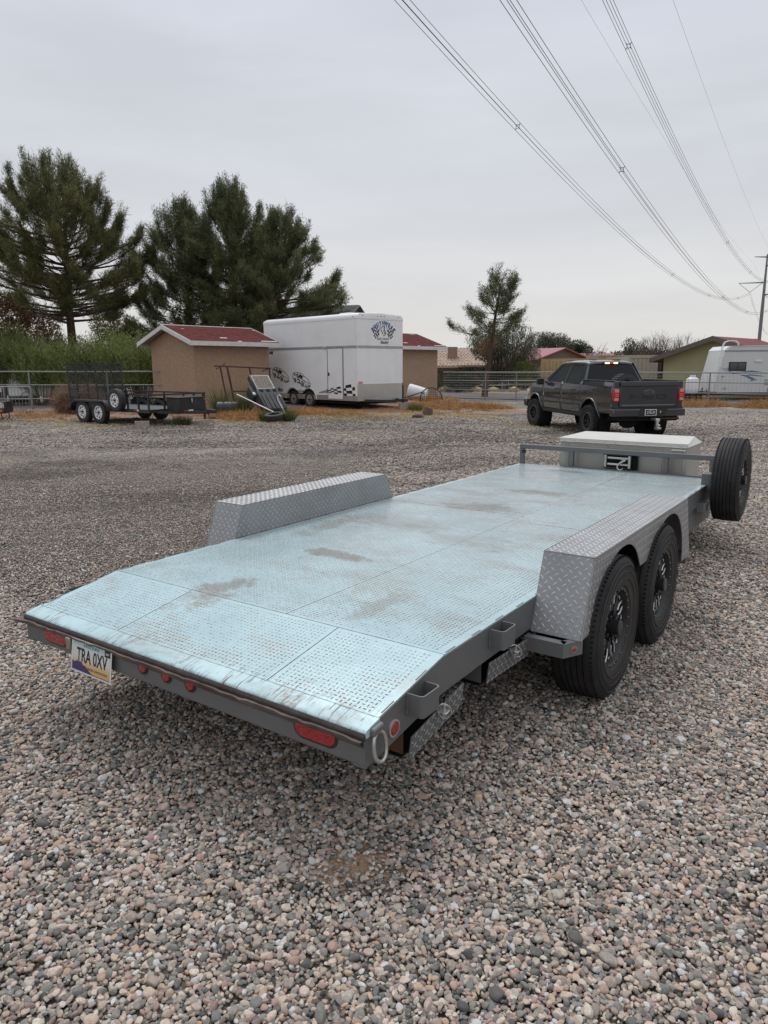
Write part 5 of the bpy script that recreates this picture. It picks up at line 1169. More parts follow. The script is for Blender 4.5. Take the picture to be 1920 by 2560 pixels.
for s in (-1, 1):
    cx = lc-s*.36
    for i in range(5):
        for j in range(6):
            if (i+j) % 2: continue
            def Q(i, j): u = i/5; v = j/6; return (cx-s*(u*.34-.17)*(1-.15*v)-s*.10*(1-v)+s*0, .008, 3.30-.42*v-.06*u+.03*math.sin(u*6)+.12*u*(1-v)*0)
            fl_.add([Q(i, j), Q(i+1, j), Q(i+1, j+1), Q(i, j+1)], [(0, 1, 2, 3)])
    fl_.tube([(cx+s*.20, .008, 3.34), (cx+s*.02, .008, 2.86)], .010, 4)
fl_.build('checkered_flags', ink, ET, smooth=0)
mm = MB()
pts = [(lc+.10*math.cos(t)+.05*math.sin(3*t), .009, 3.12+.20*math.sin(t)) for t in np.linspace(-.8, 4.4, 22)]
mm.tube(pts, .012, 4); mm.tube([(lc-.07, .009, 3.30), (lc-.02, .009, 3.1), (lc-.12, .009, 2.98)], .014, 4); mm.build('logo_line', ink, ET, smooth=0)
MB().box(1.02, 1.25, .02, .024, 1.04, 1.13).build('red_sticker', mat('red_white_sticker', (.45, .03, .03), .5, var=.5, vs=30, col2=(.6, .5, .45)), ET, smooth=0)

# ------------------------------------------------------------------ stucco sheds
M_stucco = mat('tan_stucco', (.37, .255, .175), .95, var=.20, vs=9, bump=1., bs=7, dirt=(.25, .17, .12), ds=1.2, damt=.35)
M_fascia = mat('weathered_white_trim', (.66, .65, .63), .6, var=.08, vs=4, dirt=(.35, .32, .30), ds=5, damt=.5)
M_shing = mat('red_shingle', (.135, .034, .032), .97, spec=.12, var=.5, vs=5, bump=.4, bs=60, dirt=(.09, .04, .035), ds=5, damt=.5)
M_soffit = mat('soffit_board', (.30, .27, .24), .8)  # even grey-brown board colour
def shed(name, label, x, y, rz, z, W, Ln, H, rise, right_over=.35):
    S = thing(name, label, 'shed', (x, y, z), rz)
    MB().prism([(0, -.1), (W, -.1), (W, H), (W/2, H+rise*.95), (0, H)], 0, Ln, 0).build('wall', M_stucco, S, smooth=0)
    o = .38; sl = math.atan2(rise, W/2); R = thing('roof', None, None); R.parent = S
    zr = H+rise+.10; k = math.tan(sl)
    for sg, nm in ((-1, 'near'), (1, 'far')):
        ye = W/2+sg*(W/2+o); ze = zr-k*(W/2+o)
        MB().hexa([(-o, W/2, zr-.05), (Ln+right_over, W/2, zr-.05), (Ln+right_over, ye, ze-.05), (-o, ye, ze-.05)] if sg > 0 else [(-o, ye, ze-.05), (Ln+right_over, ye, ze-.05), (Ln+right_over, W/2, zr-.05), (-o, W/2, zr-.05)],
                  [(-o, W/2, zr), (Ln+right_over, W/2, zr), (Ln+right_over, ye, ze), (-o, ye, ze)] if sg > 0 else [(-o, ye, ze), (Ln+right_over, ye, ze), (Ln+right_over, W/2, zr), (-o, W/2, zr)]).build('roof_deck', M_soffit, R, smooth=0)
        sh = MB(); rows = 13; run = (W/2+o); bare = .02
        for r in range(rows):
            a0 = run*r/rows; a1 = run*(r+1)/rows+.03; xx = -o+.02-random.uniform(0, .2)
            while xx < Ln+right_over-.02:
                w = random.choice((.18, .24, .30)); x0 = max(-o+.015, xx); x1 = min(Ln+right_over-.015, xx+w-.008); xx += w
                if x1 <= x0 or (r > rows-4 and random.random() < .03): continue
                up0 = .006+.014; up1 = .008+random.uniform(0, .004); yb_, yt_ = W/2+sg*(run-a0), W/2+sg*(run-a1); j = random.uniform(-.01, .01)
                zb_, zt_ = zr-k*(run-a0), zr-k*(run-a1)
                q = [(x0, yb_+j, zb_+.001), (x1, yb_+j, zb_+.001), (x1, yt_, zt_+.001), (x0, yt_, zt_+.001)]; q2 = [(x0, yb_+j, zb_+up0), (x1, yb_+j, zb_+up0), (x1, yt_, zt_+up1), (x0, yt_, zt_+up1)]
                if sg > 0: q.reverse(); q2.reverse()
                sh.hexa(q, q2)
        sh.build('shingles', M_shing, R, smooth=0, kind='stuff')
        MB().box(-o-.02, Ln+right_over+.02, min(ye, ye+sg*.03), max(ye, ye+sg*.03), ze-.16, ze+.012).build('fascia_board', M_fascia, R, smooth=0)
        for xx in (-o-.03, Ln+right_over):
            MB().hexa([(xx, W/2, zr-.15), (xx+.03, W/2, zr-.15), (xx+.03, ye, ze-.15), (xx, ye, ze-.15)], [(xx, W/2, zr+.02), (xx+.03, W/2, zr+.02), (xx+.03, ye, ze+.02), (xx, ye, ze+.02)]).build('rake_board', M_fascia, R, smooth=0)
    MB().tube([(-o, W/2, zr+.012), (Ln+right_over, W/2, zr+.012)], .03, 6).build('ridge_cap', M_fascia, R, smooth=60)
    # loose pale tar-paper patches where shingles are gone
    for (xa, ra, L_) in ((Ln*.34, .80, .36), (Ln+right_over-.95, .95, .85), (Ln*.5, 1.0, .2)):
        yy = W/2-(W/2+o)*ra; zz = zr-k*(W/2+o)*ra
        MB().hexa([(xa, yy, zz+.022), (xa+L_, yy, zz+.022), (xa+L_, yy+.07, zz+.07*k+.022), (xa+.03, yy+.07, zz+.07*k+.022)], [(xa, yy, zz+.026), (xa+L_, yy, zz+.026), (xa+L_, yy+.07, zz+.07*k+.026), (xa+.03, yy+.07, zz+.07*k+.026)]).build('bare_patch', M_fascia, R, smooth=0)
    return S
shed('stucco_shed', 'tan stucco shed with red shingle roof left of the white race trailer', -7.336, 28.388, .846, .037, 3.05, 3.713, 2.66, .52)
shed('stucco_shed', 'tan stucco shed with red shingle roof partly hidden behind the white race trailer', .10, 36.7, .846, .10, 3.4, 4.3, 2.62, .60)
MB().box(-.2, .0, -.0, .0, 0, 0)

# ------------------------------------------------------------------ fences
M_pipe = mat('galvanised_pipe', (.25, .255, .26), .5, .4, var=.12, vs=5, dirt=(.25, .20, .16), ds=6, damt=.4)
M_wire = mat('fence_wire', (.26, .26, .25), .5, .4)
def pipe_fence(label, A, B, posts, rails, H, mesh=None, group=None):
    A = Vector(A); B = Vector(B); L_ = (B-A).length; d = (B-A).normalized(); ang = math.atan2(d.y, d.x); z0 = gzf(A.x, A.y)
    Fn = thing('pipe_fence', label, 'fence', (A.x, A.y, z0), ang)
    for h in rails: MB().tube([(0, 0, h), (L_*.33, .01, h+.012), (L_*.66, -.01, h-.01), (L_, 0, h)], .028 if h == max(rails) else .022, 8).build('rail', M_pipe, Fn, smooth=60)
    for p in posts: MB().tube([(p, 0, -.2), (p, 0, H)], .032, 8).build('post', M_pipe, Fn, smooth=60)
    if mesh:
        m = MB(); x = 0.
        while x < L_: m.tube([(x, .03, .04), (x+random.uniform(-.01, .01), .03, H-.02)], .0036, 3, cap=False); x += .155
        for z in np.linspace(.06, H-.05, 11): m.tube([(q*L_/12, .03, z+random.uniform(-.008, .008)) for q in range(13)], .0036, 3, cap=False)
        m.build('wire_mesh', M_wire, Fn, smooth=0, kind='stuff')
    return Fn
pipe_fence('grey pipe fence with welded wire mesh running behind the dark pickup', (3.3, 40.3), (26, 26.2), [2.55, 4.3, 6.1, 9.8, 13.6, 18.0, 22.2], (1.40, .96, .48), 1.42, mesh=True)
pipe_fence('weathered three rail pipe fence in front of the oleander hedge', (-19, 30.2), (-8.2, 30.0), [1.2, 4.35, 7.6, 10.6], (1.52, .98, .42), 1.54)
bx_, bz_ = bearing(0, 967, 26)
CB = thing('crowd_barrier', 'galvanised crowd control barrier with thin bars at the left edge of the yard', 'barrier', (-12.75, 26.3, 0), math.radians(184))
fr_ = [(0, 0, .12), (0, 0, .92), (.04, 0, 1.0), (.12, 0, 1.03), (2.2, 0, 1.03), (2.2, 0, .12)]
MB().tube(fr_, .021, 8, closed=True).build('barrier_frame', M_pipe, CB, smooth=60)
for k in range(18): MB().tube([(.12+k*.118, 0, .12), (.12+k*.118, 0, 1.02)], .008, 6).build('bar', M_pipe, CB, smooth=60)
MB().tube([(.0, 0, .58), (2.2, 0, .58)], .010, 6).build('cross_bar', M_pipe, CB, smooth=60)
for x in (.3, 1.9): MB().tube([(x, -.3, .02), (x, 0, .12), (x, .3, .02)], .02, 6).build('foot', M_pipe, CB, smooth=60)

# black wheeled box at the very left with a round orange lamp
eq = thing('battery_cart', 'black box on a steel stand with orange lamp and stickers, cut by left frame edge', 'cart', (-12.55, 24.3, 0), .1)
MB().prism([(-.9, .22), (.02, .22), (.06, .30), (.06, .62), (-.9, .62)], -.5, .1, 1).build('box_body', M_black, eq, bevel=.03)
MB().box(-.9, .0, -.515, -.50, .40, .58).build('white_sticker', mat('printed_sticker', (.5, .5, .48), .5, var=.6, vs=22, col2=(.05, .05, .05)), eq, smooth=0)
MB().lathe([(0, -.02), (.045, -.015), (.05, 0)], (-.10, -.503, .31), 'y', 18).build('orange_lamp', mat('orange_lens', (.6, .12, .02), .3), eq)
MB().tube([(.0, -.4, .62), (.0, -.4, 1.08), (-.9, -.4, 1.08)], .02, 6).build('stand', M_pipe, eq, smooth=60)
MB().box(-.85, -.05, -.43, -.42, .92, 1.06).build('red_white_plate', mat('red_white_plate', (.55, .5, .48), .5, var=.1, vs=10, dirt=(.4, .03, .04), ds=14, damt=1.), eq, smooth=0)
for x in (-.7, -.1): MB().lathe([(.13, -.04), (.15, 0), (.13, .04)], (x, -.2, .15), 'y', 16).build('wheel', M_rubber, eq)

# white van behind the hedge
VN = thing('parked_van', 'white van mostly hidden behind the oleander hedge and pipe fence', 'van', (-14.9, 34.2, -.05), .15)
MB().prism([(-2.3, .45), (2.2, .45), (2.3, .9), (2.0, 1.15), (1.5, 1.25), (1.0, 1.75), (.6, 1.82), (-2.2, 1.82), (-2.35, 1.1)], -.9, .9, 1).build('body', M_white, VN, bevel=.08, seg=3)
for x in (-1.5, -.5): MB().box(x-.4, x+.4, -.915, -.895, 1.2, 1.6).build('window', M_glass, VN, smooth=0)
MB().prism([(.6, 1.2), (1.3, 1.2), (.95, 1.62), (.6, 1.62)], -.915, -.895, 1).build('window', M_glass, VN, smooth=0)
for x in (-1.5, 1.4):
    for y in (-.85, .85): MB().lathe([(.33, -.1), (.34, 0), (.33, .1)], (x, y, .34), 'y', 24).build('wheel', M_rubber, VN)
    
# ------------------------------------------------------------------ clutter in front of the sheds
def block(label, x, y, rz, L_=.39, W_=.19, H_=.19, tilt=0, z=None, group=None, holes=True, m=None):
    zz = gzf(x, y) if z is None else z; B_ = thing('concrete_block', label, 'block', (x, y, zz), rz, group, rot=(tilt, 0, rz))
    t = .035; m = m or M_concrete
    b = MB()
    b.box(-L_/2, L_/2, -W_/2, -W_/2+t, 0, H_); b.box(-L_/2, L_/2, W_/2-t, W_/2, 0, H_)
    for x0 in (-L_/2, -t/2, L_/2-t): b.box(x0, x0+t, -W_/2+t, W_/2-t, 0, H_)
    b.build('block_shell', m, B_, smooth=0); return B_
g0 = bearing(490, 1075, 21.); 
block('grey concrete block standing under the jack of the black trailer', -5.15, 20.95, .25, tilt=math.radians(90), z=.12)
block('pale concrete block lying alone on gravel in front of the black trailer', -6.9, 20.55, .3)
block('small grey paver half sunk in gravel near the left edge', -10.75, 20.3, .05, L_=.38, W_=.2, H_=.11)
block('low brick block in the dry grass between jack and loose tyre', -4.55, 23.1, .1, L_=.30, W_=.14, H_=.12, m=mat('brown_brick', (.22, .13, .10), .95, var=.25, vs=20))
block('concrete block under the tongue jack of the white race trailer', .80, 28.70, .2, L_=.34, H_=.26, z=.02)
block('tan slab on the dirt mound right of the wire hoop', 2.75, 33.2, -.05, L_=.75, W_=.3, H_=.14, m=mat('tan_stone', (.30, .21, .15), .95))
rk = MB().ico((0, 0, .05), .16, (1.3, .8, .6), 2, .12).build('rock', mat('dark_rock', (.10, .075, .065), .95, bump=.4), None); rk.location = (1.15, 24.0, .0); tag(rk, 'dark flat rock on the gravel in front of the race trailer tongue', 'rock')
rk = MB().ico((0, 0, .05), .17, (1.0, .8, 1.1), 2, .2).build('rock', mat('brown_rock', (.14, .09, .075), .95, bump=.4), None); rk.location = (1.55, 25.3, .05); tag(rk, 'brown broken rock standing in the orange weeds right of the tongue', 'rock')

# rusty steel rack leaning against the shed
cx, cy = -4.55, 26.6
RK = thing('steel_rack', 'rusty brown angle iron rack standing against the shed wall', 'rack', (-6.05, 26.75, 0), .18)
RM = mat('rusty_angle_iron', (.075, .04, .03), .8, .2, var=.4, vs=14, bump=.2)
def rb_(name, a, b_, w=.045): 
    return MB().tube([a, b_], w*.62, 4).build(name, RM, RK, smooth=0)
rb_('top_rail', (-.15, 0, 1.74), (1.92, .0, 1.64)); rb_('cross_piece', (-.05, -.25, 1.64), (.24, .42, 1.82)); rb_('cross_piece', (1.60, -.2, 1.54), (1.88, .2, 1.66))
rb_('leg', (.06, .2, 1.72), (.32, .2, .05)); rb_('leg', (.32, -.1, 1.72), (.60, -.15, .02), .06); rb_('leg', (1.12, .1, 1.68), (1.40, .1, .05)); rb_('shelf_bar', (.45, -.1, .82), (1.3, .0, .80)); rb_('leg', (1.85, .0, 1.64), (1.92, .0, .5))
# black plastic salvage unit propped on the rack
SU = thing('plastic_bench_unit', 'black moulded plastic unit with a ridged pale panel tipped against the rusty rack', 'scrap', (0, 0, 0))
_x, _z = bearing(606+16, 938, 26.0)
_u = Vector((.80, .60, 0)); _v = Vector((-.44, .587, .68)).normalized(); _n = _u.cross(_v).normalized()
SU.matrix_world = Matrix(((_u.x, -_n.x, _v.x, _x+.40*.8), (_u.y, -_n.y, _v.y, 26.0+.40*.6), (_u.z, -_n.z, _v.z, _z), (0, 0, 0, 1)))
M_bp = mat('faded_black_plastic', (.030, .031, .034), .42, var=.2, vs=3, dirt=(.10, .09, .08), ds=3, damt=.4)
# local: x across, z up along the panel (0 = top edge, negative downwards), y away from the viewer
MB().box(-.40, .40, .0, .22, -.72, .04).build('upper_tray', M_bp, SU, bevel=.03)
pn = MB()
for k in range(12): x = -.32+k*.054; pn.box(x, x+.042, -.022, -.004, -.66, -.06)
pn.build('ridged_panel', mat('pale_weathered_panel', (.23, .185, .155), .85, var=.35, vs=12), SU, smooth=0, kind='stuff')
MB().box(-.35, .35, -.012, -.002, -.69, -.03).build('panel_frame', M_zinc, SU, smooth=0)
MB().box(-.43, .43, -.05, .30, -1.72, -.72).build('lower_tray', M_bp, SU, bevel=.03)
for k in range(5): x = -.33+k*.165; MB().box(x-.022, x+.022, -.075, -.05, -1.66, -1.0).build('rib', M_bp, SU, bevel=.008)
for k in range(3): x = -.26+k*.26; MB().box(x-.07, x+.07, -.055, -.048, -.90, -.78).build('pocket', M_dark, SU, smooth=0)
MB().box(-.56, -.36, .10, .45, -.95, -.45).build('side_box', M_bp, SU, bevel=.02); MB().box(-.54, -.44, .085, .10, -.88, -.76).build('label_plate', M_white, SU, smooth=0)
TY = MB().lathe(tyre_profile(.33, .2, .17, 3)+[(.19, .06), (.19, -.06)], (0, 0, 0), 'z', 40, closed=True).build('loose_tyre', M_rubber, None); TY.location = (-3.42, 22.6, .17); TY.rotation_euler = (math.radians(9), math.radians(-4), 0); tag(TY, 'loose black tyre lying in weeds in front of the tipped plastic unit', 'tyre')
dr_ = thing('black_drum', 'black plastic drum lying by the wall of the shed behind green weeds', 'drum', (-5.6, 26.0, .24), .2)
MB().lathe([(0, -.40), (.20, -.40), (.235, -.36), (.24, 0), (.235, .36), (.20, .40), (0, .40)], (0, 0, 0), 'x', 28).build('drum_shell', M_bp, dr_)
for q in (-.15, .15): MB().lathe([(.238, q-.02), (.25, q), (.238, q+.02)], (0, 0, 0), 'x', 28).build('hoop', M_bp, dr_)
def at3(px, py, Y): x, z = bearing(px, py, Y); return (x, Y, z)
PO = MB().tube([at3(592, 986, 25.0), at3(700, 1038, 23.2), at3(735, 1053, 22.6)], [.024, .024, .018], 8).build('steel_pole', mat('pale_galvanised', (.42, .42, .41), .45, .5), None); tag(PO, 'long pale steel pole propped diagonally across the scrap pile', 'pole')
PV = MB().tube([at3(703, 991, 24.0), at3(697, 987, 24.0), at3(694, 990, 24.), at3(695, 1000, 24.), at3(716, 1039, 23.7)], .020, 8).build('bent_pipe', mat('white_pvc', (.62, .60, .56), .5), None, smooth=60); tag(PV, 'white hooked pipe standing against the black plastic unit', 'pipe')
WD = MB().tube([at3(640, 1058, 22.2), at3(660, 1066, 21.9)], .04, 4).build('wood_scrap', mat('grey_wood', (.30, .26, .23), .9), None); tag(WD, 'short grey scrap of wood in front of the loose tyre', 'wood')
# debris right of the race trailer
BR = thing('white_barrel', 'white tapered plastic barrel lying on its side against the rear shed', 'barrel', at3(1040, 981, 35.0), .0)
xfb = Matrix.Scale(.70, 4) @ Matrix.Rotation(math.radians(-12), 4, 'Z') @ Matrix.Rotation(math.radians(12), 4, 'Y')
MB().lathe([(.46, -.55), (.50, -.50), (.47, .1), (.40, .75), (.30, .80), (0, .80)], (0, 0, .0), 'x', 32).build('barrel_shell', M_white, BR, xf=xfb); MB().lathe([(0, -.46), (.43, -.47), (.455, -.55)], (0, 0, 0), 'x', 32).build('barrel_mouth', mat('dirty_cream', (.45, .36, .24), .8), BR, xf=xfb)
hp = MB(); cxh = at3(1078, 996, 33.5)
hp.tube([(.50*math.cos(t), .02*math.sin(2*t), .50*math.sin(t)) for t in np.linspace(0, 2*PI, 36, endpoint=False)], .03, 6, closed=True)
for k in range(-4, 5): h = math.sqrt(max(0, .25-(k*.1)**2)); hp.tube([(k*.1, .03, -h), (k*.1, .03, h)], .006, 3)
for k in range(-4, 5): h = math.sqrt(max(0, .25-(k*.1)**2)); hp.tube([(-h, .03, k*.1), (h, .03, k*.1)], .006, 3)
ho = hp.build('wire_hoop', RM, None, smooth=60); ho.location = cxh; ho.rotation_euler = (math.radians(-14), 0, 0); tag(ho, 'rusty round wire mesh hoop leaning beside the white barrel', 'hoop')
# picnic tables behind the fence
def picnic(label, x, y, rz, w=1.9):
    T_ = thing('picnic_table', label, 'table', (x, y, gzf(x, y)), rz); mw = mat('grey_weathered_wood', (.27, .25, .23), .85, var=.2, vs=6)
    for k in range(4): MB().box(-w/2, w/2, -.38+k*.19, -.38+k*.19+.17, .72, .76).build('table_board', mw, T_, smooth=0)
    for s in (-1, 1): MB().box(-w/2, w/2, min(s*.62, s*.86), max(s*.62, s*.86), .42, .46).build('bench_seat', mw, T_, smooth=0)
    for x_1 in (-w*.36, w*.36):
        for s in (-1, 1): MB().tube([(x_1, s*.25, .72), (x_1, s*.75, 0)], .035, 6).build('leg', M_wire, T_)
        MB().tube([(x_1, -.8, .41), (x_1, .8, .41)], .03, 6).build('brace', M_wire, T_)
xq, zq = bearing(1232, 965, 53); picnic('left picnic table in the yard behind the mesh fence', xq, 53, -.2)
xq, zq = bearing(1305, 965, 55); picnic('right picnic table in the yard behind the mesh fence', xq, 55, .1, 3.2)
for px, lb in ((1112, 'tan rock left of the round bush behind the fence'), (1190, 'tan rock right of the round bush behind the fence'), (1233, 'broad tan rock below the left picnic table'), (1285, 'tan rock between the picnic table and the pickup')):
    x, z = bearing(px, 976, 52); r_ = MB().ico((0, 0, .1), .5, (.9, .6, .6), 1, .2).build('yard_rock', mat('tan_sandstone', (.42, .32, .19), .9, var=.2, vs=5), None, smooth=0); r_.location = (x, 52, gzf(x, 52)); tag(r_, lb, 'rock')

# ------------------------------------------------------------------ houses and containers
def gable_house(name, label, cat, c, rz, L_, W_, eave, rise, wallm, roofm, z=0, over=.5, fascia=None, tile=False, tile_step=.32, chimney=None, windows=()):
    """ridge along local x, centre at c"""
    H_ = thing(name, label, cat, (c[0], c[1], z), rz)
    w = MB().prism([(-W_/2, -.3), (W_/2, -.3), (W_/2, eave), (0, eave+rise), (-W_/2, eave)], -L_/2, L_/2, 0).build('wall', wallm, H_, smooth=0)
    R = thing('roof', None, None); R.parent = H_; k = rise/(W_/2); zr = eave+rise+.12
    for s in (-1, 1):
        ye, ze = s*(W_/2+over), zr-k*(W_/2+over); q = [(-L_/2-over, 0, zr-.14), (L_/2+over, 0, zr-.14), (L_/2+over, ye, ze-.14), (-L_/2-over, ye, ze-.14)]; q2 = [(a, b_, c_+.14) for a, b_, c_ in q]
        if s < 0: q.reverse(); q2.reverse()
        MB().hexa(q, q2).build('roof_slope', roofm, R, smooth=0)
        if fascia:
            MB().box(-L_/2-over-.02, L_/2+over+.02, min(ye, ye+s*.04), max(ye, ye+s*.04), ze-.24, ze+.01).build('fascia_board', fascia, R, smooth=0)
            for xx in (-L_/2-over-.05, L_/2+over): MB().hexa([(xx, 0, zr-.26), (xx+.05, 0, zr-.26), (xx+.05, ye, ze-.26), (xx, ye, ze-.26)], [(xx, 0, zr+.02), (xx+.05, 0, zr+.02), (xx+.05, ye, ze+.02), (xx, ye, ze+.02)]).build('rake_board', fascia, R, smooth=0)
        if tile:
            m = MB(); nr = int((W_/2+over)/tile_step)
            for r in range(nr):
                a0, a1 = (W_/2+over)*(1-r/nr), (W_/2+over)*(1-(r+1.1)/nr)
                x = -L_/2-over+random.uniform(0, .1)
                while x < L_/2+over-.3:
                    j = random.uniform(0, .03); m.hexa([(x, s*a0, zr-k*a0+.0), (x+.26, s*a0, zr-k*a0), (x+.26, s*max(0, a1), zr-k*max(0, a1)), (x, s*max(0, a1), zr-k*max(0, a1))] , [(x+.05, s*a0, zr-k*a0+.09+j), (x+.21, s*a0, zr-k*a0+.09+j), (x+.21, s*max(0, a1), zr-k*max(0, a1)+.05), (x+.05, s*max(0, a1), zr-k*max(0, a1)+.05)]); x += .31
            m.build('roof_tiles', roofm, R, smooth=0, kind='stuff')
    for (fx, fy, fw, fh, side) in windows:
        MB().box(fx-fw/2, fx+fw/2, side*W_/2-.03, side*W_/2+.03, fy-fh/2, fy+fh/2).build('window', M_glass, H_, smooth=0)
    return H_
M_tanw = mat('tan_house_wall', (.30, .235, .165), .9, var=.08)
M_tile = mat('pale_clay_tile', (.44, .33, .265), .85, var=.25, vs=2.2)
x0, _ = bearing(1170, 900, 66)
h = gable_house('tile_roof_house', 'long low house with pale clay tile roof and chimney behind the single pine', 'house', (x0-4.0, 70), -.05, 15, 9, 1.95, 1.45, M_tanw, M_tile, z=-.2, over=.7, tile=True, tile_step=.42, windows=((4, 1.2, 1.2, 1.0, -1), (7, 1.2, 1.0, 1.2, -1)))
MB().box(2.4, 3.25, -3.4, -2.6, 1.2, 3.55).build('chimney', mat('chimney_stucco', (.30, .20, .15), .9), h, smooth=0)
x1, _ = bearing(1245, 912, 62)
h2 = MB().box(-1, 3.6, -.15, .15, 1.78, 1.9).build('porch_beam', M_fascia, h, smooth=0)
for x in (6.2, 8.3): MB().box(x-.12, x+.12, -6.2, -5.96, -.1, 1.8).build('porch_post', M_tanw, h, smooth=0)
MB().box(3.2, 9.2, -6.3, -4.4, 1.8, 1.95).build('porch_roof', M_tile, h, smooth=0)
M_maroon = mat('maroon_metal_roof', (.27, .085, .095), .5, .15, var=.10, vs=1.5)
xg, zg = bearing(1318, 873, 80)
h = gable_house('maroon_roof_house', 'tan house with maroon metal roof left of the tan shipping container', 'house', (xg+2.3, 84), math.radians(-62)+.0, 7.5, 9.5, 2.35, 1.5, mat('olive_tan_wall', (.20, .165, .125), .9), M_maroon, z=-.4, over=.5)
xg, zg = bearing(1440, 885, 92)
h = gable_house('maroon_roof_house', 'long maroon metal roof seen over the pickup roof with a bare tree in front', 'house', (xg, 96), math.radians(-6), 13, 9, 2.2, 1.15, M_tanw, M_maroon, z=-.3, over=.5, fascia=None)
MB().lathe([(.0, .55), (.42, .50), (.42, .2), (.25, .18), (.25, -.3)], (-5.4, -1.2, 3.15), 'z', 16).build('roof_vent', mat('pale_vent', (.6, .6, .58), .5), h)
# two storey house with dark tile roof behind the race trailer
xg, zg = bearing(905, 768, 78)
M_dtile = mat('dark_slate_tile', (.085, .088, .09), .8, var=.3, vs=2)
h = gable_house('dark_roof_house', 'distant house with dark grey tile roof peeking over the race trailer', 'house', (xg-6.4, 80), -.35, 12, 9, 5.6, 2.2, M_tanw, M_dtile, z=0, over=.6, tile=True, tile_step=.36)
# olive green house right
xg, zg = bearing(1764, 841, 42)
GH = gable_house('green_house', 'olive green sided gable house behind the camper with brown trim', 'house', (xg+2.6, 43.9), math.radians(45), 5.6, 6.0, 2.55, 1.0, mat('olive_green_siding', (.40, .37, .205), .85, var=.06, vs=1.5, bump=.25, bs=8), mat('maroon_shingle', (.16, .035, .035), .85), z=-.4, over=.6, fascia=mat('brown_fascia', (.13, .105, .085), .7))
# containers
def container(name, label, cat, c, rz, L_, W_, H_, m, doors=True, z=0):
    K = thing(name, label, cat, (c[0], c[1], z), rz)
    MB().box(-L_/2, L_/2, -W_/2, W_/2, .0, H_).build('container_shell', m, K, smooth=0)
    cg = MB(); n = int(L_/.28)
    for i in range(n): x = -L_/2+.1+i*(L_-.2)/n; cg.box(x, x+.14, -W_/2-.035, -W_/2, .2, H_-.15)
    cg.build('corrugation', m, K, smooth=0)
    ed = MB()
    for z_ in (.0, H_-.12): ed.box(-L_/2-.02, L_/2+.02, -W_/2-.05, -W_/2, z_, z_+.13)
    for x in (-L_/2-.03, L_/2-.1): ed.box(x, x+.13, -W_/2-.06, -W_/2, 0, H_)
    ed.build('edge_rails', m, K, smooth=0)
    if doors:
        for s in (-1, 1):
            d = MB().box(-L_/2-.05, -L_/2, min(s*.02, s*(W_/2-.06)), max(s*.02, s*(W_/2-.06)), .12, H_-.14).build('door', m, K, bevel=.01)
            for q in (.28, .62):
                MB().tube([(-L_/2-.08, s*W_/2*q, .15), (-L_/2-.08, s*W_/2*q, H_-.17)], .022, 6).build('lock_rod', m, d)
            for z_ in (.75, 1.35, 1.95): MB().box(-L_/2-.07, -L_/2-.05, min(s*.08, s*(W_/2-.14)), max(s*.08, s*(W_/2-.14)), z_, z_+.05).build('door_rib', m, d, smooth=0)
    return K
M_tanc = mat('tan_container_paint', (.42, .30, .155), .6, var=.08, vs=1.2, dirt=(.28, .19, .10), ds=2, damt=.4)
xg, zg = bearing(1378, 896, 56)
container('shipping_container', 'tan shipping container with double doors behind the mesh fence left of the pickup', 'container', (xg+4.9, 58.6), math.radians(35), 12., 2.5, 2.72, M_tanc, z=-.55)
M_bgc = mat('beige_container_paint', (.38, .345, .27), .6, var=.06, vs=1.2)
xg, zg = bearing(1620, 893, 50)
container('shipping_container', 'pale beige shipping container beside the olive green house', 'container', (xg-.1, 52.), math.radians(-3), 2.7, 6, 2.65, M_bgc, doors=False, z=-.4)
xg, zg = bearing(1560, 893, 62)
container('storage_shed', 'weathered tan storage unit partly hidden by the pickup cab', 'storage unit', (xg+.6, 64.), .05, 5.6, 3, 2.9, mat('weathered_tan_board', (.33, .28, .20), .8, var=.15), doors=False, z=-.4)
xg, zg = bearing(1655, 910, 47)
MBx = MB().box(-.25, .25, -.3, .3, 0, 2.6).build('gap_shade_block', mat('gap_shade_brown', (.035, .025, .022), .9), None, smooth=0); MBx.location = (xg+.1, 47, -.3); tag(MBx, 'dark block standing for the shaded gap between the beige container and the green house', 'post')  # dark block stands for the shade in the gap, put into its colour
cn = MB().box(-.2, .2, -.15, .15, 0, .6).build('meter_box', mat('grey_meter', (.35, .33, .33), .6, var=.4, vs=20), None, bevel=.02); cn.location = (xg+.12, 46.4, 1.05); tag(cn, 'small mottled grey meter box in front of the dark gap block', 'box')

# ------------------------------------------------------------------ camper trailer on the right (local: x along, -y faces the yard)
RVp = thing('camper_trailer', 'white travel camper with blue swooshes parked behind the mesh fence at right', 'camper', (17.15, 37.6, -.2), -.10)
M_rv = mat('camper_white', (.60, .61, .60), .4, var=.03, vs=1, dirt=(.45, .44, .42), ds=1, damt=.3)
MB().prism([(0, .47), (.0, .95), (.06, 1.25), (.34, 2.62), (.55, 2.80), (9.0, 2.92), (9.0, .47)], 0, 2.4, 1).build('body', M_rv, RVp, bevel=.03)
MB().prism([(.33, 2.62), (.55, 2.83), (9.0, 2.955), (9.0, 2.92), (.66, 2.80), (.48, 2.60)], -.02, 2.42, 1).build('roof_edge', M_white, RVp, smooth=0)
MB().prism([(.33, 2.55), (9, 2.58), (9, 2.64), (.35, 2.61)], -.018, 0, 1).build('awning_strip', mat('grey_awning', (.22, .24, .24), .5), RVp, smooth=0)
MB().prism([(2.9, 2.86), (3.5, 2.985), (4.6, 3.0), (4.6, 2.88)], .3, 1.2, 1).build('roof_unit', M_soffit, RVp, smooth=0)
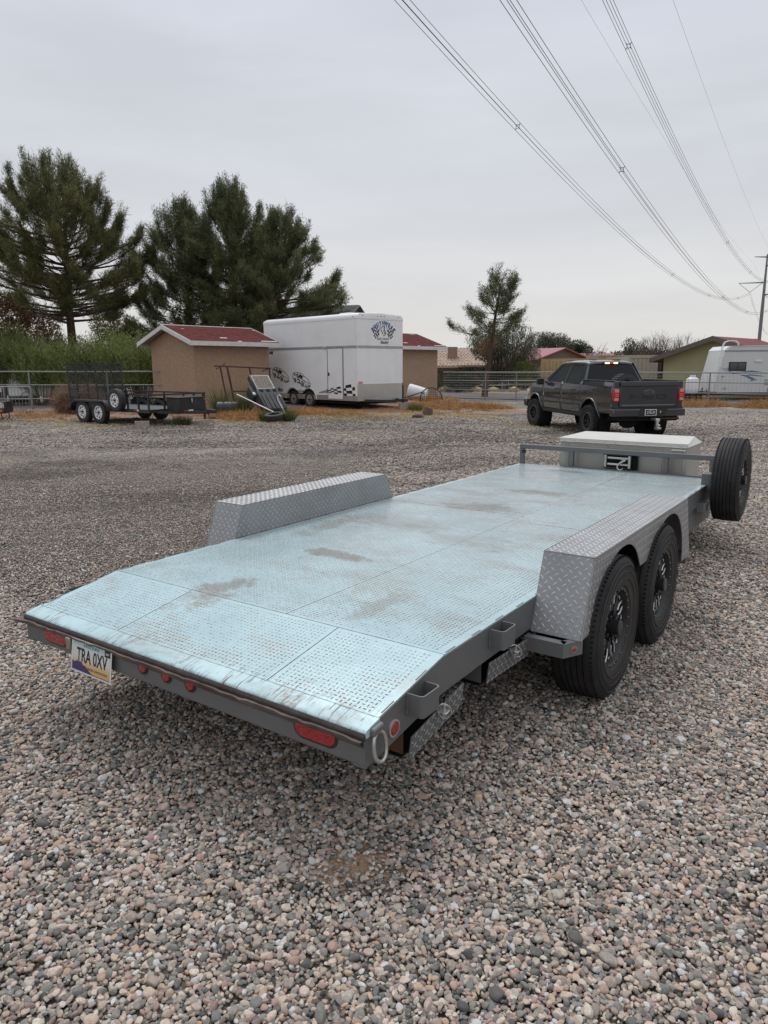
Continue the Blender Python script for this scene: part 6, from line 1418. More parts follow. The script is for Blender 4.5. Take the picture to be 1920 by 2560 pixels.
wfr = MB().box(.60, 1.46, -.03, .0, 1.58, 2.03).build('window', M_blackink, RVp, bevel=.07, seg=3); MB().box(.66, 1.02, -.036, -.03, 1.64, 1.97).build('pane', M_glassl, wfr, smooth=0); MB().box(1.06, 1.40, -.036, -.03, 1.64, 1.97).build('pane', M_glassl, wfr, smooth=0)
MB().box(1.86, 2.22, -.05, 0, 2.03, 2.12).build('side_vent', M_white, RVp, bevel=.01)
sw1 = mat('blue_grey_decal', (.10, .15, .24), .5); sw2 = mat('lavender_decal', (.36, .37, .50), .5)
def decal(pts, m, nm='swoosh_decal'): MB().prism(pts, -.006, .0, 1).build(nm, m, RVp, smooth=0)
decal([(.22, 1.70), (.58, 1.75), (.60, 1.58), (.54, 1.55)], sw2); decal([(.60, 1.56), (.9, 1.52), (1.25, 1.54), (1.75, 1.60), (2.45, 1.49), (1.6, 1.51), (1.15, 1.45), (.8, 1.42)], sw1)
decal([(1.15, 1.40), (1.55, 1.36), (2.05, 1.14), (1.70, 1.03), (1.78, 1.12), (1.5, 1.27)], sw1); decal([(1.5, 1.36), (2.4, 1.28), (2.3, 1.33), (1.7, 1.40)], sw1); decal([(3.1, 1.15), (3.9, 1.02), (4.6, .98), (4.6, 1.05), (3.9, 1.10)], sw1)
MB().box(.32, .72, -.02, .0, .98, 1.22).build('hatch', M_rv, RVp, bevel=.01); MB().box(.40, .58, -.02, .0, .62, .75).build('grey_vent', mat('grey_panel'), RVp, bevel=.005)
MB().box(.28, .42, -.02, .0, 1.27, 1.31).build('marker_lamp', M_redlens, RVp, smooth=0)
for k in range(3): MB().box(2.42, 3.05, -.02, .0, .88+k*.11, .915+k*.11).build('vent_louvre', mat('grey_awning'), RVp, smooth=0)
MB().lathe([(0, -.03), (.14, -.025), (.16, 0)], (2.75, 0, .62), 'y', 20).build('spare_outlet', mat('grey_awning'), RVp)
MB().box(3.25, 3.75, -.02, .0, .55, 1.1).build('hatch', M_rv, RVp, bevel=.01)
# front boards, hitch, wheels, ladder
MB().box(-.9, 9, .1, 2.3, .34, .47).build('chassis', M_dark, RVp, smooth=0)
for x in (4.8, 5.7): MB().lathe([(.33, -.1), (.35, 0), (.33, .1)], (x, .15, .36), 'y', 24).build('wheel', M_rubber, RVp)
for y in (-.06, .10):
    lp = [(-.10, y, .55), (-.02, y, 1.2), (.18, y, 2.4), (.22, y, 2.82), (.32, y, 3.02), (.5, y, 3.08), (.85, y, 3.08), (.98, y, 2.98), (1.0, y, 2.86)]
    if y < 0: MB().tube(lp, .022, 8).build('ladder_rail', M_white, RVp, smooth=60)
    else: MB().tube(lp, .022, 8).build('ladder_rail', M_white, RVp, smooth=60)
for z in (.9, 1.35, 1.8, 2.25): MB().tube([(-.10+z*.13, -.06, z), (.10+z*.12, .10, z)], .016, 6).build('ladder_rung', M_white, RVp, smooth=60)
pr_ = thing('propane_tank', 'white upright propane tank on the tongue of the camper', 'propane tank', (15.85, 37.3, -.02), 0, None)
MB().lathe([(0, .12), (.22, .14), (.30, .24), (.31, .40), (.31, .80), (.28, .90), (.16, .97), (0, .98)], (0, 0, .12), 'z', 28).build('tank', M_white, pr_)
MB().lathe([(.12, .95), (.14, .96), (.14, 1.08), (.12, 1.08)], (0, 0, .12), 'z', 16, closed=True).build('collar', M_white, pr_)
MB().box(-.4, .5, -.15, .15, -.12, .24).build('tank_tray', M_dark, pr_, smooth=0)
tj = MB().tube([(16.32, 37.2, -.1), (16.34, 37.2, .55)], .035, 8).tube([(15.92, 37.2, .28), (17.12, 37.3, .3)], .03, 6).tube([(16.22, 37.15, .35), (16.57, 37.1, .15), (16.82, 37.2, -.05), (17.02, 37.2, .2)], .02, 6).tube([(16.52, 37.15, .45), (16.62, 37.1, .1)], .03, 6).build('camper_hitch', M_black, None, smooth=60); tag(tj, 'dark hitch jack and chains between propane tank and camper', 'hitch')

# ------------------------------------------------------------------ vegetation
L_pine = leafmat('pine_needles', [(.036, .042, .018), (.095, .104, .040), (.18, .178, .072), (.30, .26, .12)])
L_pine2 = leafmat('pine_needles_mid', [(.034, .042, .020), (.088, .106, .046), (.165, .175, .078), (.27, .26, .12)])
L_brown = leafmat('dead_brown_needles', [(.10, .06, .035), (.22, .13, .075), (.34, .21, .125)])
L_olean = leafmat('oleander_leaves', [(.045, .062, .018), (.11, .145, .038), (.19, .235, .07), (.28, .32, .12)])
L_olive = leafmat('olive_grey_leaves', [(.030, .036, .018), (.065, .075, .038), (.115, .12, .068)])
L_yel = leafmat('yellow_green_leaves', [(.05, .055, .018), (.12, .12, .04), (.19, .17, .065)])
L_bush = leafmat('dark_bush_leaves', [(.018, .022, .012), (.042, .048, .026), (.075, .078, .045)])
L_weed = leafmat('green_weed', [(.05, .065, .02), (.10, .125, .04), (.18, .18, .08)])
L_dry = leafmat('dry_grass', [(.17, .085, .035), (.42, .22, .085), (.60, .38, .17)])
L_straw = leafmat('pale_straw', [(.22, .16, .075), (.40, .31, .15), (.55, .45, .25)])
L_deadbr = leafmat('dead_brush', [(.10, .06, .04), (.25, .16, .10), (.42, .29, .20)])
M_bark = mat('pine_bark', (.085, .055, .042), .95, var=.4, vs=6, bump=.8, bs=14)
M_twig = mat('grey_twig', (.13, .10, .09), .95, var=.25)

def unit(v): return v/(np.linalg.norm(v, axis=-1, keepdims=True)+1e-9)
def blades(P, D, length, width, tint=None, jit=.35):
    """one thin triangle per point P heading D"""
    n = len(P); D = unit(D+rng.normal(0, jit, (n, 3))); S = unit(np.cross(D, rng.normal(0, 1, (n, 3))))
    L_ = (np.asarray(length)*rng.uniform(.6, 1.25, n))[:, None]; W_ = (np.asarray(width)*rng.uniform(.7, 1.3, n))[:, None]
    V = np.stack([P-S*W_/2, P+S*W_/2, P+D*L_], 1).reshape(-1, 3); F = np.arange(3*n).reshape(-1, 3); return V, F
def leaves(P, D, length, width, jit=.6):
    n = len(P); D = unit(D+rng.normal(0, jit, (n, 3))); S = unit(np.cross(D, rng.normal(0, 1, (n, 3))))
    L_ = (length*rng.uniform(.6, 1.3, n))[:, None]; W_ = (width*rng.uniform(.7, 1.3, n))[:, None]
    V = np.stack([P, P+D*L_*.5-S*W_/2, P+D*L_, P+D*L_*.5+S*W_/2], 1).reshape(-1, 3); F = np.arange(4*n).reshape(-1, 4); return V, F
def clump_tint(P, s=1.1, k=.5): 
    a = fbm(P[:, 0]+P[:, 2]*.7, P[:, 1]+P[:, 2]*1.3, s); return np.clip((a-.5)*1.6*k+.5+rng.normal(0, .16, len(P)), 0, 1)

def pine(name, label, base, H, tr, prof, nl, mode='finger', rise=(1.2, 2.6), needle=(.20, .02), mt=None, seed=0, cat='tree', lean=(0, 0), group=None, tuft=.17, dead=0.0, twigs=8, per=11, puff=.34, p0=1.75, low=None, flat=.42, jit=.5):
    """prof: list of (height fraction, radius left, radius right). Limbs leave the trunk, run outward and turn upward at the tips"""
    global rng
    rng = np.random.default_rng(seed); R_ = random.Random(seed)
    T_ = thing(name, label, cat, (base[0], base[1], base[2]), 0, group)
    ph = [p[0]*H for p in prof]; pl_ = [p[1] for p in prof]; pr_2 = [p[2] for p in prof]
    def rad(h, az): cl, cr_ = np.interp(h, ph, pl_), np.interp(h, ph, pr_2); c = math.cos(az); return (cr_ if c > 0 else cl)*abs(c)+(1-abs(c))*(cl+cr_)/2*.9
    def tx(h): t = h/H; return np.array([lean[0]*t*t+.10*math.sin(t*5+seed), lean[1]*t, h])
    tb = MB(); hs = np.linspace(0, H*.93, 14); tb.tube([tx(h) for h in hs], [tr*(1-.92*(h/H)**.8)+.012 for h in hs], 9)
    br = MB(); TP = []; TD = []; TR_ = []; lo = (ph[0] if low is None else low)
    for i in range(nl):
        t = ((i+R_.random())/nl); az = i*2.399+R_.uniform(-.6, .6)
        h1 = lo+(H-lo)*t**.85; rs = R_.uniform(*rise)*(.55+.75*min(1, t*2.2))*(1-.35*t); h0 = max(lo*.85, h1-rs); h0 = min(h0, H*.90)
        if mode == 'fan': h0 = lo*.96+(h1-lo)*(flat+(.78-flat)*t)-rs*.12*(1-t)+R_.uniform(-jit, jit); h0 = max(lo*.9, h0)
        Rr = rad(h1, az)*R_.uniform(.45, 1.12); bow = R_.uniform(-.18, .18)
        o = np.array([math.cos(az), math.sin(az), 0]); sd_ = np.array([-math.sin(az), math.cos(az), 0]); b0 = tx(h0); n_ = 8; pts = []
        for k in range(n_): u = k/(n_-1); pts.append(b0+o*Rr*(1-(1-u)**1.55)+sd_*bow*Rr*math.sin(u*PI*.9)+np.array([0, 0, (h1-h0)*u**p0]))
        br.tube(pts, [max(.008, tr*.115*(Rr/3+.4)*(1-k/n_)) for k in range(n_)], 4, cap=False)
        m = max(3, int(twigs*(.35+Rr/3.0)))
        for q_ in range(m+1):
            u = 1.0 if q_ == m else R_.uniform(.16, .98)**.6; a = u*(n_-1); k = min(n_-2, int(a)); q = pts[k]+(pts[k+1]-pts[k])*(a-k); d = pts[k+1]-pts[k]; d = d/(np.linalg.norm(d)+1e-9)
            sgn = R_.choice((-1, 1)); ln = R_.uniform(.35, .95)*(1.15-.35*u)
            if mode == 'fan':
                dd = d+sd_*sgn*R_.uniform(.05, .75)+np.array([0, 0, R_.uniform(-.05, .65)]); dd /= np.linalg.norm(dd); ln = R_.uniform(.45, 1.05)*(1.2-.45*u)*puff/.34; e = q+dd*ln
                br.tube([q, e], [.012, .004], 3, cap=False)
                for w in np.linspace(.22, 1.0, 7): TP.append(q+(e-q)*w+np.array([0, 0, .10*w*w*ln])); TD.append(dd*1.25+np.array([0, 0, .15])); TR_.append(tuft*(1.1-.45*w))
            elif mode == 'finger':
                dd = d*R_.uniform(.3, .9)+sd_*sgn*R_.uniform(.1, .9)+np.array([0, 0, R_.uniform(.5, 1.3)])
                dd /= np.linalg.norm(dd); e = q+dd*ln; e2 = e+(dd*.4+np.array([0, 0, .6]))*ln*.7
                br.tube([q, e, e2], [.012, .008, .004], 3, cap=False)
                for w in np.linspace(.35, 1, 4): TP.append(q+(e-q)*w); TD.append(dd); TR_.append(tuft)
                for w in np.linspace(.25, 1, 4): TP.append(e+(e2-e)*w); TD.append(dd*.5+np.array([0, 0, .8])); TR_.append(tuft*(1.15-.5*w))
            else:
                dd = d*R_.uniform(.2, .9)+sd_*sgn*R_.uniform(.2, 1.1)+np.array([0, 0, R_.uniform(-.1, .8)]); dd /= np.linalg.norm(dd); e = q+dd*ln*.9
                br.tube([q, e], [.013, .007], 3, cap=False)
                pr3 = puff*R_.uniform(.6, 1.25)
                for _ in range(7): TP.append(e+np.array([R_.gauss(0, pr3*.62), R_.gauss(0, pr3*.62), R_.gauss(.03, pr3*.42)])); TD.append(dd*.3+np.array([0, 0, .5])); TR_.append(pr3*.42)
    for k in range(10): TP.append(tx(H*(.88+.12*k/10))); TD.append(np.array([0, 0, 1.])); TR_.append(tuft)
    tb.build('trunk', M_bark, T_, smooth=60); br.build('limbs', M_bark, T_, smooth=60)
    TP = np.array(TP); TD = np.array(TD); TR_ = np.array(TR_); n_t = len(TP)
    P = np.repeat(TP, per, 0)+rng.normal(0, 1, (n_t*per, 3))*np.repeat(TR_, per)[:, None]*.5; D = np.repeat(TD, per, 0)*.6+rng.normal(0, .62, (n_t*per, 3))
    V, F = blades(P, D, needle[0], needle[1], jit=.1); tt = np.repeat(np.clip(.5+rng.normal(0, .12, n_t), 0, 1), per); ti = np.clip(clump_tint(P, .8, .7)*.7+tt*.3, 0, 1)
    npmesh('crown', V, F, mt or L_pine, T_, tint=np.repeat(ti, 3))
    if dead:
        k = int(len(TP)*dead); sel = rng.choice(len(TP), k); P = np.repeat(TP[sel], 22, 0)+rng.normal(0, .1, (k*22, 3)); V, F = blades(P, rng.normal(0, 1, P.shape), needle[0], needle[1]); npmesh('dead_needles', V, F, L_brown, T_, tint=np.repeat(rng.random(len(P)), 3))
    print(name, seed, len(ti)); return T_

xp, _ = bearing(186, 860, 38)
pine('pine_tree', 'tall spreading pine with upswept limbs at the left edge above the hedge', (xp, 38, 0), 11.45, .30,
     [(.36, 2.6, 2.4), (.42, 4.4, 3.5), (.50, 4.8, 3.9), (.70, 4.8, 3.7), (.79, 4.4, 3.0), (.89, 3.6, 1.9), (.94, 2.9, 1.2), (.97, 2.1, .8), (1, .9, .4)], 145, 'fan', (.8, 2.2), needle=(.22, .024), seed=3, tuft=.20, twigs=11, per=11, p0=1.35, flat=.55)
xp, _ = bearing(469, 815, 41)
pine('pine_tree', 'slimmer dark pine at the left of the dense pine group', (xp, 41, 0), 10.1, .22,
     [(.26, 2.8, 2.0), (.36, 3.0, 2.4), (.50, 2.5, 2.2), (.70, 2.5, 2.0), (.82, 2.2, 1.5), (.90, 1.6, 1.0), (1, .4, .3)], 125, 'fan', (.5, 1.4), needle=(.18, .026), mt=L_pine2, seed=11, tuft=.23, twigs=10, per=12, p0=1.2, flat=.80)
xp, _ = bearing(586, 815, 40)
pine('pine_tree', 'tallest dense pine in the middle of the pine group behind the shed', (xp, 40, 0), 10.8, .27,
     [(.26, 2.6, 2.4), (.42, 2.8, 3.0), (.58, 2.6, 2.9), (.72, 2.3, 2.4), (.82, 1.9, 1.9), (.92, 1.3, 1.1), (1, .4, .3)], 165, 'fan', (.5, 1.4), needle=(.18, .026), mt=L_pine2, seed=5, tuft=.23, twigs=10, per=12, p0=1.2, flat=.80)
xp, _ = bearing(668, 815, 39)
pine('pine_tree', 'broad pine at the right of the pine group reaching over the race trailer', (xp, 39.4, 0), 9.2, .25,
     [(.28, 2.2, 3.5), (.42, 2.3, 3.8), (.56, 2.2, 3.9), (.66, 2.0, 3.2), (.76, 1.6, 2.1), (.88, .9, 1.8), (.96, .3, 1.5), (1, .0, .9)], 145, 'fan', (.3, 1.2), needle=(.18, .026), mt=L_pine2, seed=23, tuft=.23, twigs=10, per=12, p0=1.15, dead=.008, lean=(.8, 0), flat=.82)
xp, _ = bearing(1213, 980, 43)
pine('pine_tree', 'single open crowned pine standing in the yard behind the mesh fence', (xp, 43, -.2), 6.85, .20,
     [(.52, .9, .6), (.56, 2.3, 1.9), (.60, 2.0, 2.1), (.67, 1.4, 1.5), (.76, 1.1, 1.4), (.86, .9, 1.5), (.95, .5, 1.1), (1, .2, .6)], 46, 'fan', (.3, 1.0), needle=(.14, .026), mt=leafmat('pine_needles_light', [(.04, .048, .022), (.085, .10, .045), (.14, .155, .068), (.22, .225, .11)]), seed=31, tuft=.20, twigs=10, lean=(1.0, 0), per=9, p0=1.15, flat=.84)

def blob_leaves(ells, n, surf=.55):
    """points in a union of ellipsoids, biased to the shell"""
    w = np.array([a[3]*a[4]*a[5] for a in ells])**.7; idx = rng.choice(len(ells), n, p=w/w.sum()); E_ = np.array(ells)[idx]
    D = unit(rng.normal(0, 1, (n, 3))); r = rng.random(n)**(1/3)*(1-surf)+surf*rng.random(n)**.25
    r = np.clip(r, 0, 1.03)*(1+.16*(fbm(D[:, 0]*3+E_[:, 0], D[:, 2]*3+D[:, 1]*2+E_[:, 1], .8)-.5)*2); P = E_[:, :3]+D*E_[:, 3:]*r[:, None]; return P, D
def shrub(name, label, cat, c, ells, n, mt, ln=.10, wd=.03, dirv=(0, 0, .3), jit=.6, group=None, stems=8, kind=None, twig=M_twig, trunk=None, dv=.5):
    T_ = thing(name, label, cat, c, 0, group)
    P, D = blob_leaves(ells, n); P[:, 2] = np.maximum(P[:, 2], .02); V, F = leaves(P, D*dv+np.array(dirv), ln, wd, jit); npmesh('foliage', V, F, mt, T_, tint=np.repeat(clump_tint(P, .7, .7), 4))
    s = MB()
    for k in range(stems):
        e = ells[k % len(ells)]; a = random.uniform(0, 6.28); r = random.uniform(.1, .7); top = (e[0]+e[3]*r*math.cos(a), e[1]+e[4]*r*math.sin(a), e[2]+e[5]*.3); b_ = (e[0]*.3+.1*math.cos(a), e[1]*.3+.1*math.sin(a), 0)
        s.tube([b_, ((b_[0]+top[0])/2+.05, (b_[1]+top[1])/2, top[2]*.55), top], [.04 if trunk is None else trunk, .028 if trunk is None else trunk*.6, .012], 5)
    if stems: s.build('stems', twig, T_, smooth=60)
    return T_
# oleander hedge: individual shrubs
oz = [(-17.6, 33.4, 4.0, 1.6, 'dark grey green oleander at the far left edge of the hedge'), (-15.6, 33.2, 3.2, 1.4, 'second oleander from the left beyond the crowd barrier'), (-13.9, 33.0, 3.1, 1.3, 'oleander behind the dry brown brush pile'),
      (-12.35, 32.8, 3.45, 1.2, 'bright oleander just left of the raised ramp gate'), (-10.9, 32.6, 3.3, 1.2, 'bright oleander right behind the raised ramp gate'), (-9.4, 32.4, 3.45, 1.15, 'oleander touching the left corner of the stucco shed')]
for i, (x, y, h, r, lab) in enumerate(oz):
    rng = np.random.default_rng(100+i); T_ = thing('oleander_shrub', lab, 'shrub', (x, y, 0), 0, 'oleander shrubs forming the hedge')
    n = 620; a = rng.uniform(0, 6.28, n); rr_ = np.sqrt(rng.random(n)); bx0 = np.stack([.45*rr_*np.cos(a), .45*rr_*np.sin(a), np.zeros(n)], 1)
    tips = np.stack([r*1.15*rr_*np.cos(a), r*1.0*rr_*np.sin(a), h*(1-.20*rr_**2)*rng.uniform(.62, 1.02, n)], 1); stm = MB()
    for k in range(0, n, 9): stm.tube([bx0[k], (bx0[k]+tips[k])/2+np.array([0, 0, .1]), tips[k]], [.018, .013, .006], 3, cap=False)
    stm.build('stems', M_twig, T_, smooth=60)
    m = 22; u = np.linspace(.40, 1.0, m)[None, :, None]; P = (bx0[:, None]*(1-u)+tips[:, None]*u).reshape(-1, 3)+rng.normal(0, .035, (n*m, 3)); D = np.repeat(unit(tips-bx0), m, 0)*.9
    V, F = leaves(P, D, .17, .030, .42); base_t = np.clip(.15+.62*sst(.35, 1.0, P[:, 2]/h)*0+.55+(i-2)*.03*(i > 0)-.25*(i == 0)+rng.normal(0, .16, len(P))+(fbm(P[:, 0], P[:, 2], .6)-.5)*.7, 0, 1)
    npmesh('foliage', V, F, L_olean, T_, tint=np.repeat(base_t, 4))
# dry brush pile
rng = np.random.default_rng(9)
def grass_clump(name, label, cat, c, n, H_, R_, mt, wd=.010, lean=.55, rx=1.0, group=None, base=.25, kind=None):
    a = rng.uniform(0, 6.28, n); r = R_*np.sqrt(rng.random(n)); P = np.stack([r*np.cos(a)*rx*base/.25*.5, r*np.sin(a)*.5, np.zeros(n)], 1); D = np.stack([np.cos(a)*lean*r/R_*rx, np.sin(a)*lean*r/R_, np.ones(n)], 1)
    V, F = blades(P, D, H_, wd, jit=.22); o = npmesh(name, V, F, mt, tint=np.repeat(rng.random(n), 3)); o.location = c
    return tag(o, label, cat, group, kind)
bp_ = thing('dry_brush', 'tall tangle of dead brown brush between the barrier and the black trailer', 'brush', (-11.5, 27.2, 0))
n = 2600; a = rng.uniform(0, 6.28, n); r = np.sqrt(rng.random(n)); P = np.stack([.75*r*np.cos(a), .5*r*np.sin(a), rng.uniform(0, 1.1, n)*(1-.5*r)], 1); D = np.stack([np.cos(a)*.6, np.sin(a)*.6, rng.uniform(-.5, 1.3, n)], 1)
V, F = blades(P, D, .62, .016, jit=.4); npmesh('brush_stalks', V, F, L_deadbr, bp_, tint=np.repeat(rng.random(n), 3))

# trees and bushes behind
def btree(label, px, py_top, Y, h_ground, W_, mt, n, ln=.22, wd=.10, name='tree', zc=None, group=None, ells=None, trunk=.14, droop=False):
    x, zt = bearing(px, py_top, Y); g = h_ground; H_ = zt-g
    if ells is None:
        ells = []; R_ = random.Random(int(px))
        for k in range(9): ells.append((R_.uniform(-.62, .62)*W_, R_.uniform(-.4, .4)*W_, H_*R_.uniform(.42, .80), W_*R_.uniform(.25, .48), W_*R_.uniform(.25, .45), H_*R_.uniform(.12, .24)))
        ells.append((0, 0, H_*.85, W_*.35, W_*.35, H_*.15))
    return shrub(name, label, 'tree', (x, Y, g), ells, n, mt, ln, wd, dirv=(0, 0, -.9) if droop else (0, 0, .3), jit=.35 if droop else .6, stems=10, trunk=trunk, twig=M_bark)
btree('rust brown dead limbed tree at the left edge behind the hedge', 30, 742, 36.3, 0, 2.5, L_brown, 12000, .20, .07, name='dead_leaf_tree')
btree('sparse grey brown tree behind the hedge left of the pine trunk', 118, 792, 50, 0, 2.6, L_deadbr, 3000, .22, .035, name='dry_tree')
btree('olive green round tree behind the hedge right of the pine trunk', 258, 775, 48, 0, 2.9, L_yel, 9000, .18, .07, name='round_tree')
btree('small dark evergreen beside the olive tree behind the hedge', 332, 790, 49, 0, 1.3, L_bush, 3600, .15, .05, name='evergreen_tree')
btree('green broadleaf tree at the right end of the pine group over the trailer', 812, 715, 47, 0, 2.0, leafmat('fresh_leaves', [(.03, .055, .015), (.07, .12, .03), (.12, .19, .05)]), 5200, .16, .07, name='broadleaf_tree')
btree('low brown leaved shrub tree between pines and the dark roof', 770, 755, 44, 0, 1.9, L_brown, 2600, .18, .03, name='dry_tree')
btree('large weeping grey green tree right of the single pine', 1262, 795, 58, -.2, 3.3, L_olive, 11000, .26, .035, name='weeping_tree', droop=True)
btree('tall feathery grey tree left of the maroon roof', 1288, 806, 62, -.2, 2.6, L_olive, 7000, .26, .035, name='weeping_tree', droop=True)
btree('weeping tree directly behind the maroon roofed house', 1372, 826, 96, -.2, 3.9, L_olive, 8000, .36, .06, name='weeping_tree', droop=True)
btree('distant yellow green treetops over the tile roof', 1110, 868, 105, -.2, 5.0, L_yel, 5000, .35, .15, name='distant_tree')
btree('round dark evergreen above the pickup cab', 1443, 850, 100, -.2, 3.2, leafmat('evergreen', [(.012, .025, .010), (.03, .055, .02), (.05, .08, .03)]), 7000, .3, .10, name='evergreen_tree')
btree('pale green treetop behind the pickup roof', 1502, 880, 110, -.2, 2.8, L_yel, 2600, .3, .12, name='distant_tree')
btree('sparse grey leaved tree behind the storage unit', 1575, 846, 74, -.2, 2.3, L_olive, 2600, .2, .10, name='sparse_tree')
def bare_tree(label, px, py, Y, W_, g=-.2, n=26, seed=1, m=None, fill=0):
    x, zt = bearing(px, py, Y); H_ = zt-g; R_ = random.Random(seed); T_ = thing('bare_tree', label, 'tree', (x, Y, g)); b = MB()
    for k in range(n):
        a = R_.uniform(0, 6.28); r = R_.uniform(.15, 1)**.8*W_; tip = Vector((r*math.cos(a), r*math.sin(a)*.6, H_*R_.uniform(.72, 1.0)*(1-.14*(r/W_)**2))); st_ = Vector((tip.x*.18, tip.y*.18, H_*.12))
        mid = st_.lerp(tip, .5)+Vector((R_.uniform(-.2, .2), 0, R_.uniform(-.1, .3))); b.tube([st_, mid, tip], [.045, .028, .009], 4, cap=False)
        for j in range(9):
            u = R_.uniform(.3, .95); q = st_.lerp(mid, u*2) if u < .5 else mid.lerp(tip, u*2-1); d = (tip-st_).normalized()*.8+Vector((R_.uniform(-.7, .7), R_.uniform(-.5, .5), R_.uniform(.0, .5))); e = q+d*R_.uniform(.25, .75); b.tube([q, e], [.014, .006], 3, cap=False)
            if j % 2: b.tube([q.lerp(e, .5), q.lerp(e, .5)+Vector((R_.uniform(-.3, .3), 0, R_.uniform(.1, .4)))], [.009, .005], 3, cap=False)
    b.tube([(0, 0, 0), (0, 0, H_*.2)], [.14, .10], 7); b.build('branches', m or mat('purple_grey_bark', (.12, .092, .088), .95), T_, smooth=60)
    if fill:
        P, D = blob_leaves([(0, 0, H_*.62, W_*.9, W_*.6, H_*.34)], fill, .1); V, F = blades(P, D*.3+np.array([0, 0, .8]), .34, .012, jit=.4); npmesh('fine_twigs', V, F, leafmat('twig_haze', [(.09, .06, .055), (.15, .11, .10), (.20, .15, .12)]), T_, tint=np.repeat(rng.random(len(P)), 3))
    return T_
bare_tree('wide bare purple grey tree behind the beige container', 1645, 832, 66, 2.4, n=40, seed=4, fill=2600)
bare_tree('bare grey tree left of the green house gable', 1710, 832, 68, 2.0, n=30, seed=9, fill=1500)
bare_tree('thin bare tree over the storage unit', 1606, 842, 72, 1.7, n=22, seed=14, fill=900)
bare_tree('small bare tree in front of the long maroon roof', 1482, 848, 84, 2.3, n=20, seed=21)
bp2 = btree('dense olive bush at the foot of the bare trees', 1640, 872, 70, -.2, 3.4, L_bush, 3600, .2, .07, name='dense_bush')
# clipped round bushes
x, _ = bearing(1150, 950, 50); shrub('round_bush', 'big rounded dark grey green bush behind the fence mesh', 'bush', (x, 50, -.25), [(0, 0, .75, 1.32, 1.2, .85)], 9000, L_bush, .07, .035, jit=.8)
x, _ = bearing(1195, 915, 57); shrub('hedge_bush', 'wide olive hedge bush below the pale tile roof', 'bush', (x, 57, -.25), [(0, 0, .95, 2.0, 1, 1.1), (1.4, .2, .8, 1.5, 1, 1.0), (-1.9, 0, .8, 1.6, 1, .9)], 9000, L_bush, .10, .04)
x, _ = bearing(1120, 925, 58); shrub('hedge_bush', 'low dark hedge at the left beside the stucco shed corner', 'bush', (x-1, 58, -.25), [(0, 0, .8, 2.2, 1, .95)], 5000, L_bush, .10, .04)
x, _ = bearing(1313, 918, 57); shrub('green_bush', 'bright yellow green bush at the left end of the tan container', 'bush', (x, 57, -.25), [(0, 0, 1.3, 1.1, 1, 1.0), (.3, 0, .7, 1.2, 1, .8)], 6000, leafmat('bright_leaves', [(.05, .06, .015), (.11, .13, .035), (.18, .19, .06)]), .10, .05)
x, _ = bearing(1280, 950, 58); shrub('brown_hedge', 'reddish brown leafless hedge behind the picnic tables', 'bush', (x, 59.5, -.25), [(0, 0, .55, 4.2, .5, .75)], 5000, leafmat('red_brown_twigs', [(.05, .03, .03), (.09, .055, .05), (.13, .09, .075)]), .16, .02)
x, _ = bearing(1225, 880, 52)
# dead brown vine on the pine trunk area
btree('dead brown branches hanging behind the single pine trunk', 1225, 838, 47, 1.6, 1.0, L_brown, 1300, .16, .03, name='dead_branch_tangle', trunk=.03)

# far treeline, one mass
rng = np.random.default_rng(77); n = 60000; X = rng.uniform(-150, 190, n); hgt = 1.7+3.4*fbm(X, X*0+3, 14)+1.2*fbm(X, X*0+9, 3); Yt = 135+rng.uniform(-6, 6, n)
P = np.stack([X, Yt, -.5+hgt*rng.random(n)**.8], 1); V, F = leaves(P, rng.normal(0, 1, P.shape), .9, .5, .5); tag(npmesh('far_treeline', V, F, leafmat('hazy_far_leaves', [(.07, .075, .06), (.13, .135, .10), (.20, .19, .15)]), tint=np.repeat(clump_tint(P, 6, .8), 4)), kind='stuff')

# dry grass, straw and weeds on the ground
rng = np.random.default_rng(55)
def scatter(name, maskfn, thr, N_, x0, x1, y0, y1, H_, wd, mt, per=9, spread=.07, flat=.5, dir_z=1.):
    X = rng.uniform(x0, x1, N_); Y = rng.uniform(y0, y1, N_); ok = maskfn(X, Y)+(fbm(X*1.3+5, Y*1.3, .5)-.5)*.9 > thr+rng.uniform(-.08, .08, N_); X, Y = X[ok], Y[ok]
    X = np.repeat(X, per)+rng.normal(0, spread, len(X)*per); Y = np.repeat(Y, per)+rng.normal(0, spread, len(Y)*per); P = np.stack([X, Y, gz(X, Y)], 1)
    D = np.stack([rng.normal(0, flat, len(X)), rng.normal(0, flat, len(X)), np.full(len(X), dir_z)], 1); V, F = blades(P, D, H_, wd, jit=.15)
    print(name, len(P)); return tag(npmesh(name, V, F, mt, tint=np.repeat(clump_tint(P, 1., .8), 3)), kind='stuff')
scatter('dry_grass', dirt_mask, 1.05, 9000, -15, 6, 23, 35, .10, .014, L_dry, flat=.9)
scatter('pale_straw', straw_mask, .60, 6000, -14, 6, 19.5, 28, .09, .014, L_straw, flat=1.6)
